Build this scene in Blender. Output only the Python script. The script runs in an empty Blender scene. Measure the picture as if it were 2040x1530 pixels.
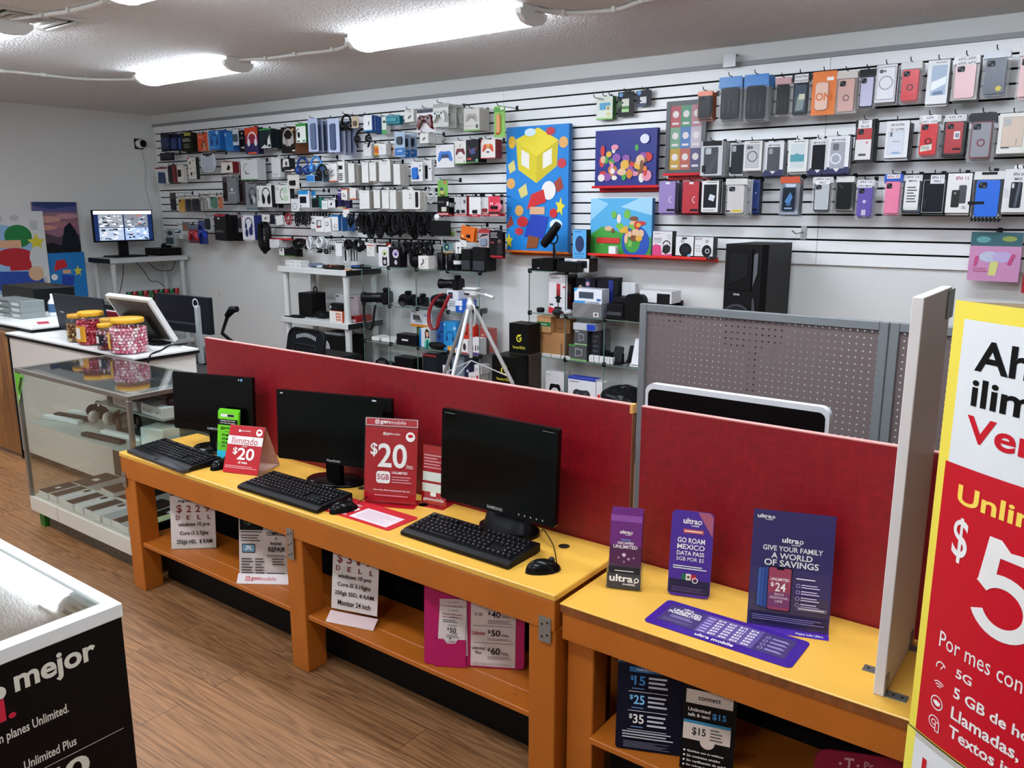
import bpy, math, random
from mathutils import Matrix, Vector
random.seed(7)
S = bpy.context.scene
COL = S.collection
PI = math.pi
# ------------------------------------------------------------------ camera
cd = bpy.data.cameras.new('camera'); cam = bpy.data.objects.new('camera', cd); COL.objects.link(cam)
cam.location = (0, 0, 1.65); cam.rotation_euler = (PI/2 - 0.20934, 0, 0.64230)
cd.sensor_width = 36; cd.lens = 1655.24/2040*36; cd.clip_start = 0.05; cd.clip_end = 60
S.camera = cam
# ------------------------------------------------------------------ world, exposure
w = bpy.data.worlds.new('world'); S.world = w; w.use_nodes = True
w.node_tree.nodes['Background'].inputs[0].default_value = (0.8, 0.9, 1, 1)
w.node_tree.nodes['Background'].inputs[1].default_value = 0.15
S.view_settings.view_transform = 'Standard'; S.view_settings.look = 'None'
S.view_settings.exposure = 0.32; S.view_settings.gamma = 1; S.view_settings.use_curve_mapping = False
LAMP = 25.0           # glow of the ceiling lamp lenses
# ------------------------------------------------------------------ materials
def lin(h):
    h = h.lstrip('#'); h = h if len(h) == 6 else ''.join(c*2 for c in h); r = []
    for i in (0, 2, 4):
        c = int(h[i:i+2], 16)/255
        r.append(c/12.92 if c <= 0.04045 else ((c+0.055)/1.055)**2.4)
    return (*r, 1)
MC = {}
def mat(h, rough=0.5, metal=0.0, alpha=1.0, emit=0.0, trans=0.0, coat=0.0, ior=1.45):
    k = (h, rough, metal, alpha, emit, trans, coat)
    if k in MC: return MC[k]
    m = bpy.data.materials.new('paint_' + h.lstrip('#')); m.use_nodes = True
    nt = m.node_tree; b = nt.nodes['Principled BSDF']; I = b.inputs
    I['Roughness'].default_value = rough; I['Metallic'].default_value = metal; I['Alpha'].default_value = alpha
    I['Transmission Weight'].default_value = trans; I['Coat Weight'].default_value = coat; I['IOR'].default_value = ior
    c = lin(h); I['Base Color'].default_value = c
    if max(c[:3]) < .03 and not coat: I['Specular IOR Level'].default_value = .22
    if emit:
        I['Emission Color'].default_value = lin(h); I['Emission Strength'].default_value = emit
    elif alpha == 1 and trans == 0:
        # a little procedural unevenness in the finish
        n = nt.nodes.new('ShaderNodeTexNoise'); n.inputs['Scale'].default_value = 40
        r = nt.nodes.new('ShaderNodeMapRange'); r.inputs['To Min'].default_value = max(0, rough-.06); r.inputs['To Max'].default_value = min(1, rough+.06)
        nt.links.new(n.outputs['Fac'], r.inputs['Value']); nt.links.new(r.outputs['Result'], I['Roughness'])
    m.diffuse_color = lin(h)
    MC[k] = m
    return m
def nodes(name):
    m = bpy.data.materials.new(name); m.use_nodes = True; nt = m.node_tree
    return m, nt, nt.nodes['Principled BSDF']
def N(nt, t, **kw):
    n = nt.nodes.new(t)
    for k, v in kw.items():
        if k in n.inputs: n.inputs[k].default_value = v
        else: setattr(n, k, v)
    return n
def ramp(nt, stops):
    r = nt.nodes.new('ShaderNodeValToRGB'); e = r.color_ramp.elements
    while len(e) < len(stops): e.new(0.5)
    for q, (p, c) in zip(e, stops): q.position = p; q.color = lin(c) if isinstance(c, str) else c
    return r
def obj_coords(nt, scale=(1, 1, 1), rot=(0, 0, 0)):
    t = nt.nodes.new('ShaderNodeTexCoord'); mp = nt.nodes.new('ShaderNodeMapping')
    mp.inputs['Scale'].default_value = scale; mp.inputs['Rotation'].default_value = rot
    nt.links.new(t.outputs['Object'], mp.inputs['Vector']); return mp
def wood_floor():
    m, nt, b = nodes('oak_laminate'); L = nt.links.new
    mp = obj_coords(nt)
    br = N(nt, 'ShaderNodeTexBrick', offset=0.37, Scale=1.0); br.offset_frequency = 2
    for k, v in (('Mortar Size', .0012), ('Mortar Smooth', .2), ('Brick Width', 1.21), ('Row Height', .135), ('Bias', 0)): br.inputs[k].default_value = v
    br.inputs['Color1'].default_value = (0, 0, 0, 1); br.inputs['Color2'].default_value = (1, 1, 1, 1); br.inputs['Mortar'].default_value = (.5, .5, .5, 1)
    L(mp.outputs[0], br.inputs['Vector'])
    # cathedral grain: rings stretched along the board, shifted from board to board
    sc = N(nt, 'ShaderNodeVectorMath', operation='MULTIPLY'); sc.inputs[1].default_value = (1.0, 15, 1); L(mp.outputs[0], sc.inputs[0])
    ad = N(nt, 'ShaderNodeVectorMath', operation='ADD'); L(sc.outputs[0], ad.inputs[0])
    ml = N(nt, 'ShaderNodeVectorMath', operation='SCALE'); L(br.outputs['Color'], ml.inputs[0]); ml.inputs['Scale'].default_value = 17
    L(ml.outputs[0], ad.inputs[1])
    n1 = N(nt, 'ShaderNodeTexNoise', Scale=1.0, Detail=2.0, Distortion=.6); L(ad.outputs[0], n1.inputs['Vector'])
    mu = N(nt, 'ShaderNodeMath', operation='MULTIPLY'); mu.inputs[1].default_value = 11; L(n1.outputs['Fac'], mu.inputs[0])
    fr = N(nt, 'ShaderNodeMath', operation='PINGPONG'); fr.inputs[1].default_value = .5; L(mu.outputs[0], fr.inputs[0])
    n2 = N(nt, 'ShaderNodeTexNoise', Scale=1.0, Detail=6.0)
    sc2 = N(nt, 'ShaderNodeVectorMath', operation='MULTIPLY'); sc2.inputs[1].default_value = (6, 130, 1); L(mp.outputs[0], sc2.inputs[0]); L(sc2.outputs[0], n2.inputs['Vector'])
    r1 = ramp(nt, [(0, '#825b39'), (.35, '#a0734c'), (1, '#ad825b')]); L(fr.outputs[0], r1.inputs[0])
    r2 = ramp(nt, [(.3, (.74, .72, .7, 1)), (.7, (1.06, 1.06, 1.05, 1))]); L(n2.outputs['Fac'], r2.inputs[0])
    mx = N(nt, 'ShaderNodeMix', data_type='RGBA', blend_type='MULTIPLY'); mx.inputs[0].default_value = 1; L(r1.outputs[0], mx.inputs[6]); L(r2.outputs[0], mx.inputs[7])
    r3 = ramp(nt, [(0, (.82, .82, .82, 1)), (1, (1.08, 1.05, 1.0, 1))]); L(br.outputs['Color'], r3.inputs[0])
    mx2 = N(nt, 'ShaderNodeMix', data_type='RGBA', blend_type='MULTIPLY'); mx2.inputs[0].default_value = 1; L(mx.outputs[2], mx2.inputs[6]); L(r3.outputs[0], mx2.inputs[7])
    mx3 = N(nt, 'ShaderNodeMix', data_type='RGBA'); L(br.outputs['Fac'], mx3.inputs[0]); L(mx2.outputs[2], mx3.inputs[6]); mx3.inputs[7].default_value = lin('#50331f')
    L(mx3.outputs[2], b.inputs['Base Color']); b.inputs['Roughness'].default_value = .42
    return m
def popcorn():
    m, nt, b = nodes('popcorn_ceiling'); L = nt.links.new; mp = obj_coords(nt)
    b.inputs['Base Color'].default_value = lin('#e9e9e7'); b.inputs['Roughness'].default_value = .95
    n = N(nt, 'ShaderNodeTexNoise', Scale=75.0, Detail=4.0, Roughness=.65); L(mp.outputs[0], n.inputs['Vector'])
    v = N(nt, 'ShaderNodeTexVoronoi', Scale=60.0); L(mp.outputs[0], v.inputs['Vector'])
    a = N(nt, 'ShaderNodeMath', operation='SUBTRACT'); L(n.outputs['Fac'], a.inputs[0]); L(v.outputs['Distance'], a.inputs[1])
    bp = N(nt, 'ShaderNodeBump', Strength=.9, Distance=.012); L(a.outputs[0], bp.inputs['Height']); L(bp.outputs[0], b.inputs['Normal'])
    return m
def wallpaint(h, name):
    m, nt, b = nodes(name); L = nt.links.new; mp = obj_coords(nt)
    b.inputs['Base Color'].default_value = lin(h); b.inputs['Roughness'].default_value = .7
    n = N(nt, 'ShaderNodeTexNoise', Scale=90.0, Detail=3.0); L(mp.outputs[0], n.inputs['Vector'])
    bp = N(nt, 'ShaderNodeBump', Strength=.15, Distance=.004); L(n.outputs['Fac'], bp.inputs['Height']); L(bp.outputs[0], b.inputs['Normal'])
    return m
def worn(h, h2, name, rough=.45, scale=6, thr=.68, spots=True):
    """painted wood: even paint with chips and scuffs that have a shape of their own"""
    m, nt, b = nodes(name); L = nt.links.new; mp = obj_coords(nt)
    n = N(nt, 'ShaderNodeTexNoise', Scale=scale, Detail=8.0, Roughness=.6); L(mp.outputs[0], n.inputs['Vector'])
    base = ramp(nt, [(.3, h), (.7, h)]); c = lin(h)
    base.color_ramp.elements[0].color = (c[0]*.9, c[1]*.88, c[2]*.86, 1); base.color_ramp.elements[1].color = (min(1, c[0]*1.06), min(1, c[1]*1.06), min(1, c[2]*1.06), 1)
    L(n.outputs['Fac'], base.inputs[0])
    out = base.outputs[0]
    if spots:
        v = N(nt, 'ShaderNodeTexNoise', Scale=scale*9, Detail=2.0); L(mp.outputs[0], v.inputs['Vector'])
        g = ramp(nt, [(thr, (0, 0, 0, 1)), (thr+.02, (1, 1, 1, 1))]); L(v.outputs['Fac'], g.inputs[0])
        mx = N(nt, 'ShaderNodeMix', data_type='RGBA'); L(g.outputs[0], mx.inputs[0]); L(out, mx.inputs[6]); mx.inputs[7].default_value = lin(h2); out = mx.outputs[2]
    L(out, b.inputs['Base Color']); b.inputs['Roughness'].default_value = rough
    bp = N(nt, 'ShaderNodeBump', Strength=.08, Distance=.003); L(n.outputs['Fac'], bp.inputs['Height']); L(bp.outputs[0], b.inputs['Normal'])
    return m
def redboard():
    m, nt, b = nodes('red_pressed_board'); L = nt.links.new; mp = obj_coords(nt)
    # strand pattern: two stretched noises, scratches in light pink
    mp1 = obj_coords(nt, (55, 55, 16), (0, .5, 0)); mp2 = obj_coords(nt, (22, 22, 75), (0, -.35, 0))
    n1 = N(nt, 'ShaderNodeTexNoise', Scale=1.0, Detail=3.0); L(mp1.outputs[0], n1.inputs['Vector'])
    n2 = N(nt, 'ShaderNodeTexNoise', Scale=1.0, Detail=3.0); L(mp2.outputs[0], n2.inputs['Vector'])
    mxm = N(nt, 'ShaderNodeMath', operation='MAXIMUM'); L(n1.outputs['Fac'], mxm.inputs[0]); L(n2.outputs['Fac'], mxm.inputs[1])
    r = ramp(nt, [(.3, '#740513'), (.62, '#8b0919'), (.8, '#9a1228')]); L(mxm.outputs[0], r.inputs[0])
    mp3 = obj_coords(nt, (14, 14, 90), (0, .25, 0))
    n3 = N(nt, 'ShaderNodeTexNoise', Scale=1.0, Detail=4.0, Roughness=.7); L(mp3.outputs[0], n3.inputs['Vector'])
    g = ramp(nt, [(.735, (0, 0, 0, 1)), (.76, (1, 1, 1, 1))]); L(n3.outputs['Fac'], g.inputs[0])
    mx = N(nt, 'ShaderNodeMix', data_type='RGBA'); L(g.outputs[0], mx.inputs[0]); L(r.outputs[0], mx.inputs[6]); mx.inputs[7].default_value = lin('#b04450')
    L(mx.outputs[2], b.inputs['Base Color']); b.inputs['Roughness'].default_value = .42
    bp = N(nt, 'ShaderNodeBump', Strength=.35, Distance=.002); L(mxm.outputs[0], bp.inputs['Height']); L(bp.outputs[0], b.inputs['Normal'])
    return m
def woodgrain(h1, h2, name):
    m, nt, b = nodes(name); L = nt.links.new; mp = obj_coords(nt, (9, 9, 1.2))
    n = N(nt, 'ShaderNodeTexNoise', Scale=2.0, Detail=6.0, Distortion=1.5); L(mp.outputs[0], n.inputs['Vector'])
    r = ramp(nt, [(.3, h1), (.7, h2)]); L(n.outputs['Fac'], r.inputs[0]); L(r.outputs[0], b.inputs['Base Color']); b.inputs['Roughness'].default_value = .5
    return m
WHITE = '#e9e9e6'; BLACK = '#0a0a0b'
GLASS = mat('#eef6f2', .02, trans=1.0)
def clearglass(lo=.05, hi=.75, tint=(.95, .98, .965, 1)):
    """thin clear pane: lets light straight through, mirrors more towards grazing angles"""
    m, nt, b = nodes('clear_pane'); L = nt.links.new
    out = [n for n in nt.nodes if n.type == 'OUTPUT_MATERIAL'][0]
    t = N(nt, 'ShaderNodeBsdfTransparent'); t.inputs[0].default_value = tint
    g = N(nt, 'ShaderNodeBsdfGlossy', Roughness=.02); f = N(nt, 'ShaderNodeLayerWeight', Blend=.5)
    pw = N(nt, 'ShaderNodeMath', operation='POWER'); pw.inputs[1].default_value = 4; L(f.outputs['Facing'], pw.inputs[0])
    r = N(nt, 'ShaderNodeMapRange'); r.inputs['To Min'].default_value = lo; r.inputs['To Max'].default_value = hi; L(pw.outputs[0], r.inputs['Value'])
    x = N(nt, 'ShaderNodeMixShader'); L(r.outputs[0], x.inputs[0]); L(t.outputs[0], x.inputs[1]); L(g.outputs[0], x.inputs[2]); L(x.outputs[0], out.inputs[0])
    return m
PANE = clearglass(); TOPGLASS = clearglass(.2, .8); CLEAR = clearglass(.03, .35)
def film(op=.16):
    m, nt, b = nodes('clear_film'); L = nt.links.new
    out = [n for n in nt.nodes if n.type == 'OUTPUT_MATERIAL'][0]
    t = N(nt, 'ShaderNodeBsdfTransparent'); g = N(nt, 'ShaderNodeBsdfPrincipled'); g.inputs['Base Color'].default_value = lin('#dfe3e4'); g.inputs['Roughness'].default_value = .18
    mp = obj_coords(nt); n = N(nt, 'ShaderNodeTexNoise', Scale=45.0, Detail=2.0); L(mp.outputs[0], n.inputs['Vector'])
    bp = N(nt, 'ShaderNodeBump', Strength=1.0, Distance=.01); L(n.outputs['Fac'], bp.inputs['Height']); L(bp.outputs[0], g.inputs['Normal'])
    x = N(nt, 'ShaderNodeMixShader'); x.inputs[0].default_value = op; L(t.outputs[0], x.inputs[1]); L(g.outputs[0], x.inputs[2]); L(x.outputs[0], out.inputs[0])
    return m
FILM = film(.08); ACRYL = CLEAR
# ------------------------------------------------------------------ mesh building
FONTC = {}
def glyphs(s, bold):
    k = (s, bold)
    if k in FONTC: return FONTC[k]
    c = bpy.data.curves.new('t', 'FONT'); c.body = s; c.size = 1; c.offset = .018*bold; c.resolution_u = 4 if len(s) < 16 else 2; c.fill_mode = 'FRONT'
    o = bpy.data.objects.new('t', c); COL.objects.link(o)
    dg = bpy.context.evaluated_depsgraph_get(); dg.update()
    me = bpy.data.meshes.new_from_object(o.evaluated_get(dg))
    V = [tuple(v.co) for v in me.vertices]; F = [tuple(p.vertices) for p in me.polygons]
    bpy.data.objects.remove(o); bpy.data.curves.remove(c); bpy.data.meshes.remove(me)
    if V:
        x0 = min(v[0] for v in V); x1 = max(v[0] for v in V); y0 = min(v[1] for v in V); y1 = max(v[1] for v in V)
    else: x0 = y0 = 0; x1 = y1 = 1
    FONTC[k] = (V, F, x0, x1, y0, y1); return FONTC[k]
def frame(o, ang=0, tilt=0):
    """face frame: u along the face, v up it, w out of it. ang turns about z, tilt leans the top back (degrees)"""
    a = math.radians(ang); t = math.radians(tilt)
    u = Vector((math.cos(a), math.sin(a), 0)); bk = Vector((-math.sin(a), math.cos(a), 0))
    v = Vector((0, 0, math.cos(t))) + bk*math.sin(t); n = u.cross(v)
    return Matrix(((u.x, v.x, n.x, o[0]), (u.y, v.y, n.y, o[1]), (u.z, v.z, n.z, o[2]), (0, 0, 0, 1)))
def flat(o, ang=0):
    return Matrix.Translation(o) @ Matrix.Rotation(math.radians(ang), 4, 'Z')
class MB:
    def __init__(s, M=None): s.v = []; s.f = []; s.mi = []; s.sm = []; s.mats = []; s.M = M or Matrix()
    def slot(s, m):
        if isinstance(m, str): m = mat(m)
        if m not in s.mats: s.mats.append(m)
        return s.mats.index(m)
    def add(s, V, F, m, smooth=False):
        b = len(s.v); i = s.slot(m); M = s.M
        flip = M.to_3x3().determinant() < 0
        s.v += [tuple(M @ Vector(p)) for p in V]
        for f in F:
            f = [b+k for k in f]; s.f.append(f[::-1] if flip else f); s.mi.append(i); s.sm.append(smooth)
        return s
    def box(s, x0, x1, y0, y1, z0, z1, m, bev=0):
        if x0 > x1: x0, x1 = x1, x0
        if y0 > y1: y0, y1 = y1, y0
        if z0 > z1: z0, z1 = z1, z0
        if not bev:
            V = [(x, y, z) for x in (x0, x1) for y in (y0, y1) for z in (z0, z1)]
            return s.add(V, [(0, 1, 3, 2), (4, 6, 7, 5), (0, 4, 5, 1), (2, 3, 7, 6), (0, 2, 6, 4), (1, 5, 7, 3)], m)
        b = min(bev, (x1-x0)*.49, (y1-y0)*.49, (z1-z0)*.49)
        V = []; ID = {}
        for sx in (0, 1):
            for sy in (0, 1):
                for sz in (0, 1):
                    X = (x0, x1)[sx]; Y = (y0, y1)[sy]; Z = (z0, z1)[sz]
                    ix = X+b if sx == 0 else X-b; iy = Y+b if sy == 0 else Y-b; iz = Z+b if sz == 0 else Z-b
                    for a, p in enumerate(((X, iy, iz), (ix, Y, iz), (ix, iy, Z))): ID[sx, sy, sz, a] = len(V); V.append(p)
        F = []
        q = lambda *k: F.append(tuple(ID[t] for t in k))
        for c in (0, 1):
            o = [(0, 0), (1, 0), (1, 1), (0, 1)]
            if c == 0: o = o[::-1]
            q(*[(c, a, d, 0) for a, d in o]); q(*[(d, c, a, 1) for a, d in o]); q(*[(a, d, c, 2) for a, d in o])
        for a in (0, 1):
            for d in (0, 1):
                e = (a ^ d)
                r = lambda L: L if e else L[::-1]
                q(*r([(a, d, 0, 0), (a, d, 1, 0), (a, d, 1, 1), (a, d, 0, 1)]))
                q(*r([(0, a, d, 1), (1, a, d, 1), (1, a, d, 2), (0, a, d, 2)]))
                q(*r([(d, 0, a, 2), (d, 1, a, 2), (d, 1, a, 0), (d, 0, a, 0)]))
        for sx in (0, 1):
            for sy in (0, 1):
                for sz in (0, 1):
                    L = [(sx, sy, sz, 0), (sx, sy, sz, 1), (sx, sy, sz, 2)]
                    q(*(L if (sx+sy+sz) % 2 else L[::-1]))
        return s.add(V, F, m)
    def prism(s, pts, w0, w1, m, smooth=False, m2=None):
        """outline in u,v pushed from w0 to w1"""
        a = sum(p[0]*q[1]-q[0]*p[1] for p, q in zip(pts, pts[1:]+pts[:1]))
        if a < 0: pts = pts[::-1]
        if w0 > w1: w0, w1 = w1, w0
        n = len(pts); V = [(x, y, w0) for x, y in pts] + [(x, y, w1) for x, y in pts]
        s.add(V, [tuple(range(n, 2*n))], m); s.add([(x, y, w0) for x, y in pts], [tuple(range(n))[::-1]], m)
        s.add(V, [(i, (i+1) % n, n+(i+1) % n, n+i) for i in range(n)], m2 or m, smooth)
        return s
    def poly(s, pts, wz, m):
        a = sum(p[0]*q[1]-q[0]*p[1] for p, q in zip(pts, pts[1:]+pts[:1]))
        if a < 0: pts = pts[::-1]
        return s.add([(x, y, wz) for x, y in pts], [tuple(range(len(pts)))], m)
    def lathe(s, prof, m, n=20, c=(0, 0, 0), smooth=True):
        V = []; F = []; k = len(prof)
        for i in range(n):
            a = 2*PI*i/n; V += [(c[0]+r*math.cos(a), c[1]+r*math.sin(a), c[2]+z) for r, z in prof]
        for i in range(n):
            j = (i+1) % n
            for t in range(k-1): F.append((i*k+t, j*k+t, j*k+t+1, i*k+t+1))
        s.add(V, F, m, smooth)
        if prof[0][0] > 1e-6: s.add([V[i*k] for i in range(n)], [tuple(range(n))[::-1]], m)
        if prof[-1][0] > 1e-6: s.add([V[i*k+k-1] for i in range(n)], [tuple(range(n))], m)
        return s
    def tube(s, pts, r, m, n=6, closed=False, smooth=True):
        P = [Vector(p) for p in pts]; k = len(P); R = r if isinstance(r, (list, tuple)) else [r]*k
        V = []; up = Vector((0.13, 0.21, 0.97)).normalized()
        for i in range(k):
            d = (P[(i+1) % k]-P[i-1]) if closed else (P[min(i+1, k-1)]-P[max(i-1, 0)])
            d.normalize(); a = d.cross(up)
            if a.length < 1e-3: a = d.cross(Vector((1, 0, 0)))
            a.normalize(); b = d.cross(a); up = -b if (-b).dot(up) > b.dot(up) else b
            a = d.cross(up).normalized(); b = a.cross(d)
            V += [tuple(P[i]+(a*math.cos(2*PI*t/n)+b*math.sin(2*PI*t/n))*R[i]) for t in range(n)]
        F = []
        for i in range(k if closed else k-1):
            j = (i+1) % k
            for t in range(n): u = (t+1) % n; F.append((i*n+t, i*n+u, j*n+u, j*n+t))
        s.add(V, F, m, smooth)
        if not closed: s.add(V[:n], [tuple(range(n))], m); s.add(V[-n:], [tuple(range(n))[::-1]], m)
        return s
    def text(s, t, u0, v0, u1, v1, wz, m, bold=1):
        """lettering that fills the given box"""
        V, F, x0, x1, y0, y1 = glyphs(t, bold)
        if not V: return s
        a = (u1-u0)/max(1e-6, x1-x0); b = (v1-v0)/max(1e-6, y1-y0)
        return s.add([(u0+(x-x0)*a, v0+(y-y0)*b, wz) for x, y, _ in V], F, m)
    def art(s, w, h, items, wz=.0006, dz=.00025):
        for k, it in enumerate(items):
            z = wz+k*dz; t = it[0]; m = it[-1]; m = mat(m, .45) if isinstance(m, str) else m
            g = lambda a, b: (a*w, b*h)
            mn = min(w, h)
            if t == 'r': s.poly([g(it[1], it[2]), g(it[3], it[2]), g(it[3], it[4]), g(it[1], it[4])], z, m)
            elif t == 'rr':
                s.poly([p for p in rrect(it[1]*w, it[2]*h, it[3]*w, it[4]*h, it[5]*mn)], z, m)
            elif t == 'e': s.poly([(it[1]*w+it[3]*mn*math.cos(a*PI/12), it[2]*h+it[4]*mn*math.sin(a*PI/12)) for a in range(24)], z, m)
            elif t == 'p': s.poly([g(*q) for q in it[1]], z, m)
            elif t == 't': s.text(it[1], it[2]*w, it[3]*h, it[4]*w, it[5]*h, z, m, it[7] if len(it) > 8 else it[6] if len(it) > 7 else 1)
            elif t == 'ring': s.ring(it[1]*w, it[2]*h, it[3]*mn, it[4]*mn, z, m)
            elif t == 'arc': s.ring(it[1]*w, it[2]*h, it[3]*mn, it[4]*mn, z, m, it[5], it[6])
            elif t == 'ln':
                n = it[5]
                for i in range(n):
                    vv = it[2]+(it[4]-it[2])*(i+.5)/n; th = (it[4]-it[2])/n*.22; f = (1, .86, .95, .7)[i % 4]
                    s.poly([g(it[1], vv-th), g(it[1]+(it[3]-it[1])*f, vv-th), g(it[1]+(it[3]-it[1])*f, vv+th), g(it[1], vv+th)], z, m)
            elif t == 'hp':   # headphone picture: band and two cups
                cx, cy, r = it[1]*w, it[2]*h, it[3]*mn
                s.ring(cx, cy, r, r*.22, z, m, 0, 180)
                for sg in (-1, 1): s.poly([(cx+sg*r*.85+r*.33*math.cos(a*PI/8), cy-r*.45+r*.55*math.sin(a*PI/8)) for a in range(16)], z, m)
            elif t == 'gp':   # game pad picture
                cx, cy, r = it[1]*w, it[2]*h, it[3]*mn
                P = [(-.55, .42), (-.2, .36), (.2, .36), (.55, .42), (.8, .25), (1, -.45), (.85, -.68), (.66, -.55), (.42, -.14), (-.42, -.14), (-.66, -.55), (-.85, -.68), (-1, -.45), (-.8, .25)]
                s.fan([(cx+r*x, cy+r*y) for x, y in P], (cx, cy+r*.12), z, m)
        return s
    def fan(s, pts, c, z, m):
        n = len(pts); a = sum(p[0]*q[1]-q[0]*p[1] for p, q in zip(pts, pts[1:]+pts[:1]))
        if a < 0: pts = pts[::-1]
        return s.add([(c[0], c[1], z)]+[(x, y, z) for x, y in pts], [(0, i+1, (i+1) % n+1) for i in range(n)], m)
    def ring(s, cx, cy, r, t, z, m, a0=0, a1=360, n=24):
        V = []; k = n+1
        for i in range(k):
            a = math.radians(a0+(a1-a0)*i/n); c, q = math.cos(a), math.sin(a)
            V += [(cx+(r-t/2)*c, cy+(r-t/2)*q, z), (cx+(r+t/2)*c, cy+(r+t/2)*q, z)]
        return s.add(V, [(2*i, 2*i+1, 2*i+3, 2*i+2) for i in range(n)], m)
    def build(s, name, parent=None, origin=None):
        if parent is not None: o3 = Vector(parent.get('_o', (0, 0, 0)))
        elif origin is not None: o3 = Vector(origin)
        elif s.v:
            xs, ys, zs = zip(*s.v); o3 = Vector(((min(xs)+max(xs))/2, (min(ys)+max(ys))/2, min(zs)))
        else: o3 = Vector((0, 0, 0))
        me = bpy.data.meshes.new(name)
        me.from_pydata([(x-o3.x, y-o3.y, z-o3.z) for x, y, z in s.v], [], s.f)
        for m in s.mats: me.materials.append(m)
        me.polygons.foreach_set('material_index', s.mi); me.polygons.foreach_set('use_smooth', s.sm); me.update()
        o = bpy.data.objects.new(name, me); COL.objects.link(o)
        if parent is None: o.location = o3
        else: o.parent = parent
        o['_o'] = tuple(o3) if parent is None else tuple(parent.get('_o', (0, 0, 0)))
        return o
def rrect(x0, y0, x1, y1, r, n=4):
    r = min(r, abs(x1-x0)*.49, abs(y1-y0)*.49); P = []
    for cx, cy, a in ((x1-r, y1-r, 0), (x0+r, y1-r, 90), (x0+r, y0+r, 180), (x1-r, y0+r, 270)):
        for i in range(n+1):
            t = math.radians(a+90*i/n); P.append((cx+r*math.cos(t), cy+r*math.sin(t)))
    return P
ORDN = ['first', 'second', 'third', 'fourth', 'fifth', 'sixth', 'seventh', 'eighth', 'ninth', 'tenth', 'eleventh', 'twelfth']
LABELS = {}
def tag(o, label, cat, group=None):
    o['label'] = label; o['category'] = cat
    if group: o['group'] = group
    LABELS.setdefault(label, []).append(o)
    return o
def thing(name, label, cat, loc=(0, 0, 0), group=None):
    o = bpy.data.objects.new(name, None); o.empty_display_size = .05; COL.objects.link(o); o.location = loc; o['_o'] = tuple(loc)
    return tag(o, label, cat, group)
def solo(name, mb, label, cat, group=None): return tag(mb.build(name), label, cat, group)
def struct(name, mb, origin=(0, 0, 0)):
    o = mb.build(name, origin=origin); o['kind'] = 'structure'; return o
def boxmb(x0, x1, y0, y1, z0, z1, m, bev=0, M=None): return MB(M).box(x0, x1, y0, y1, z0, z1, m, bev)
# ================================================================== setting
D = 5.309            # face of the slat panels
HC = 2.65            # ceiling
FLOOR = wood_floor(); CEIL = popcorn(); WALL = wallpaint('#dadcd9', 'wall_paint'); SLAT = mat('#eceeee', .35); GAP = mat('#050505', .8)
struct('floor', boxmb(-9.2, 2.7, -3.2, 5.5, -.1, 0, FLOOR))
struct('ceiling', boxmb(-9.2, 2.7, -3.2, 5.5, HC, HC+.1, CEIL))
struct('wall_back', boxmb(-9.1, 2.6, D+.021, D+.12, 0, HC, WALL))
struct('wall_left', boxmb(-9.12, -9.0, -3.1, D+.12, 0, HC, WALL))
struct('wall_right', boxmb(2.5, 2.6, -3.1, D+.12, 0, HC, wallpaint('#8f8a84', 'right_wall_paint')))  # unseen wall, toned darker to cut bounced light
struct('wall_front', boxmb(-9.1, 2.6, -3.1, -3.0, 0, HC, WALL))
GR = [2.445-.0762*k for k in range(15)]
seams = [-8.93, -6.508, -4.052, -1.612, .828, 2.49]
for a, b in zip(seams, seams[1:]):
    mb = MB(); mb.box(a, b, D+.014, D+.02, 1.302, 2.521, GAP)
    zs = [2.521]+GR+[1.302-.0055]
    for t, u in zip(zs, zs[1:]):
        mb.box(a+.0012, b-.0012, D, D+.0139, u+.0055, t-(.0055 if t < 2.5 else 0), SLAT, .0015)
    struct('wall_back_slat_panel', mb)
struct('trim_1', boxmb(-8.96, 2.49, D-.006, D+.02, 2.5225, 2.55, mat('#8d8f90', .4)))
struct('trim_2', boxmb(-8.99, 2.49, D+.012, D+.02, 0.0, .1, mat('#cfcfca', .5)))
struct('baseboard_left', boxmb(-8.999, -8.985, -3, D, 0, .1, mat('#cfcfca', .5)))
# ------------------------------------------------------------------ ceiling lamps
LENS = mat('#eaf3ff', .4, emit=LAMP); LWHITE = mat('#dcdcd8', .4)
def lamp(x0, x1, y, label):
    t = thing('ceiling_lamp', label, 'ceiling lamp', ((x0+x1)/2, y, HC), 'wraparound ceiling lamps')
    hw = .115
    P = [(-hw, HC-.024), (-hw*.97, HC-.048), (-hw*.64, HC-.078), (-hw*.2, HC-.087), (hw*.2, HC-.087), (hw*.64, HC-.078), (hw*.97, HC-.048), (hw, HC-.024)]
    M = Matrix(((0, 0, 1, 0), (1, 0, 0, y), (0, 1, 0, 0), (0, 0, 0, 1)))   # u=y, v=z, w=x
    mb = MB(M); mb.prism(P, x0+.035, x1-.035, LENS, True); mb.build('lens', t)
    mb = MB(); mb.box(x0, x1, y-hw*.85, y+hw*.85, HC-.024, HC-.0005, LWHITE); mb.build('housing', t)
    for xa, xb in ((x0, x0+.034), (x1-.034, x1)):
        mb = MB(M); Q = [(a*1.02, (b-HC)*1.03+HC if b < HC-.04 else b) for a, b in P]; mb.prism(Q, xa, xb, LWHITE, False); mb.build('end_cap', t)
lamp(-6.25, -5.1, 3.7, 'lit white lamp on the ceiling, second nearest the slat wall, left one')
lamp(-3.9, -2.62, 3.69, 'long lit white lamp on the ceiling right of the middle, nearest the slat wall')
lamp(-6.25, -5.0, 2.2, 'lit white lamp cut off by the left edge beside the ceiling vent')
lamp(-3.9, -2.62, 2.2, 'lit white lamp cut off by the top edge of the photo')
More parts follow.
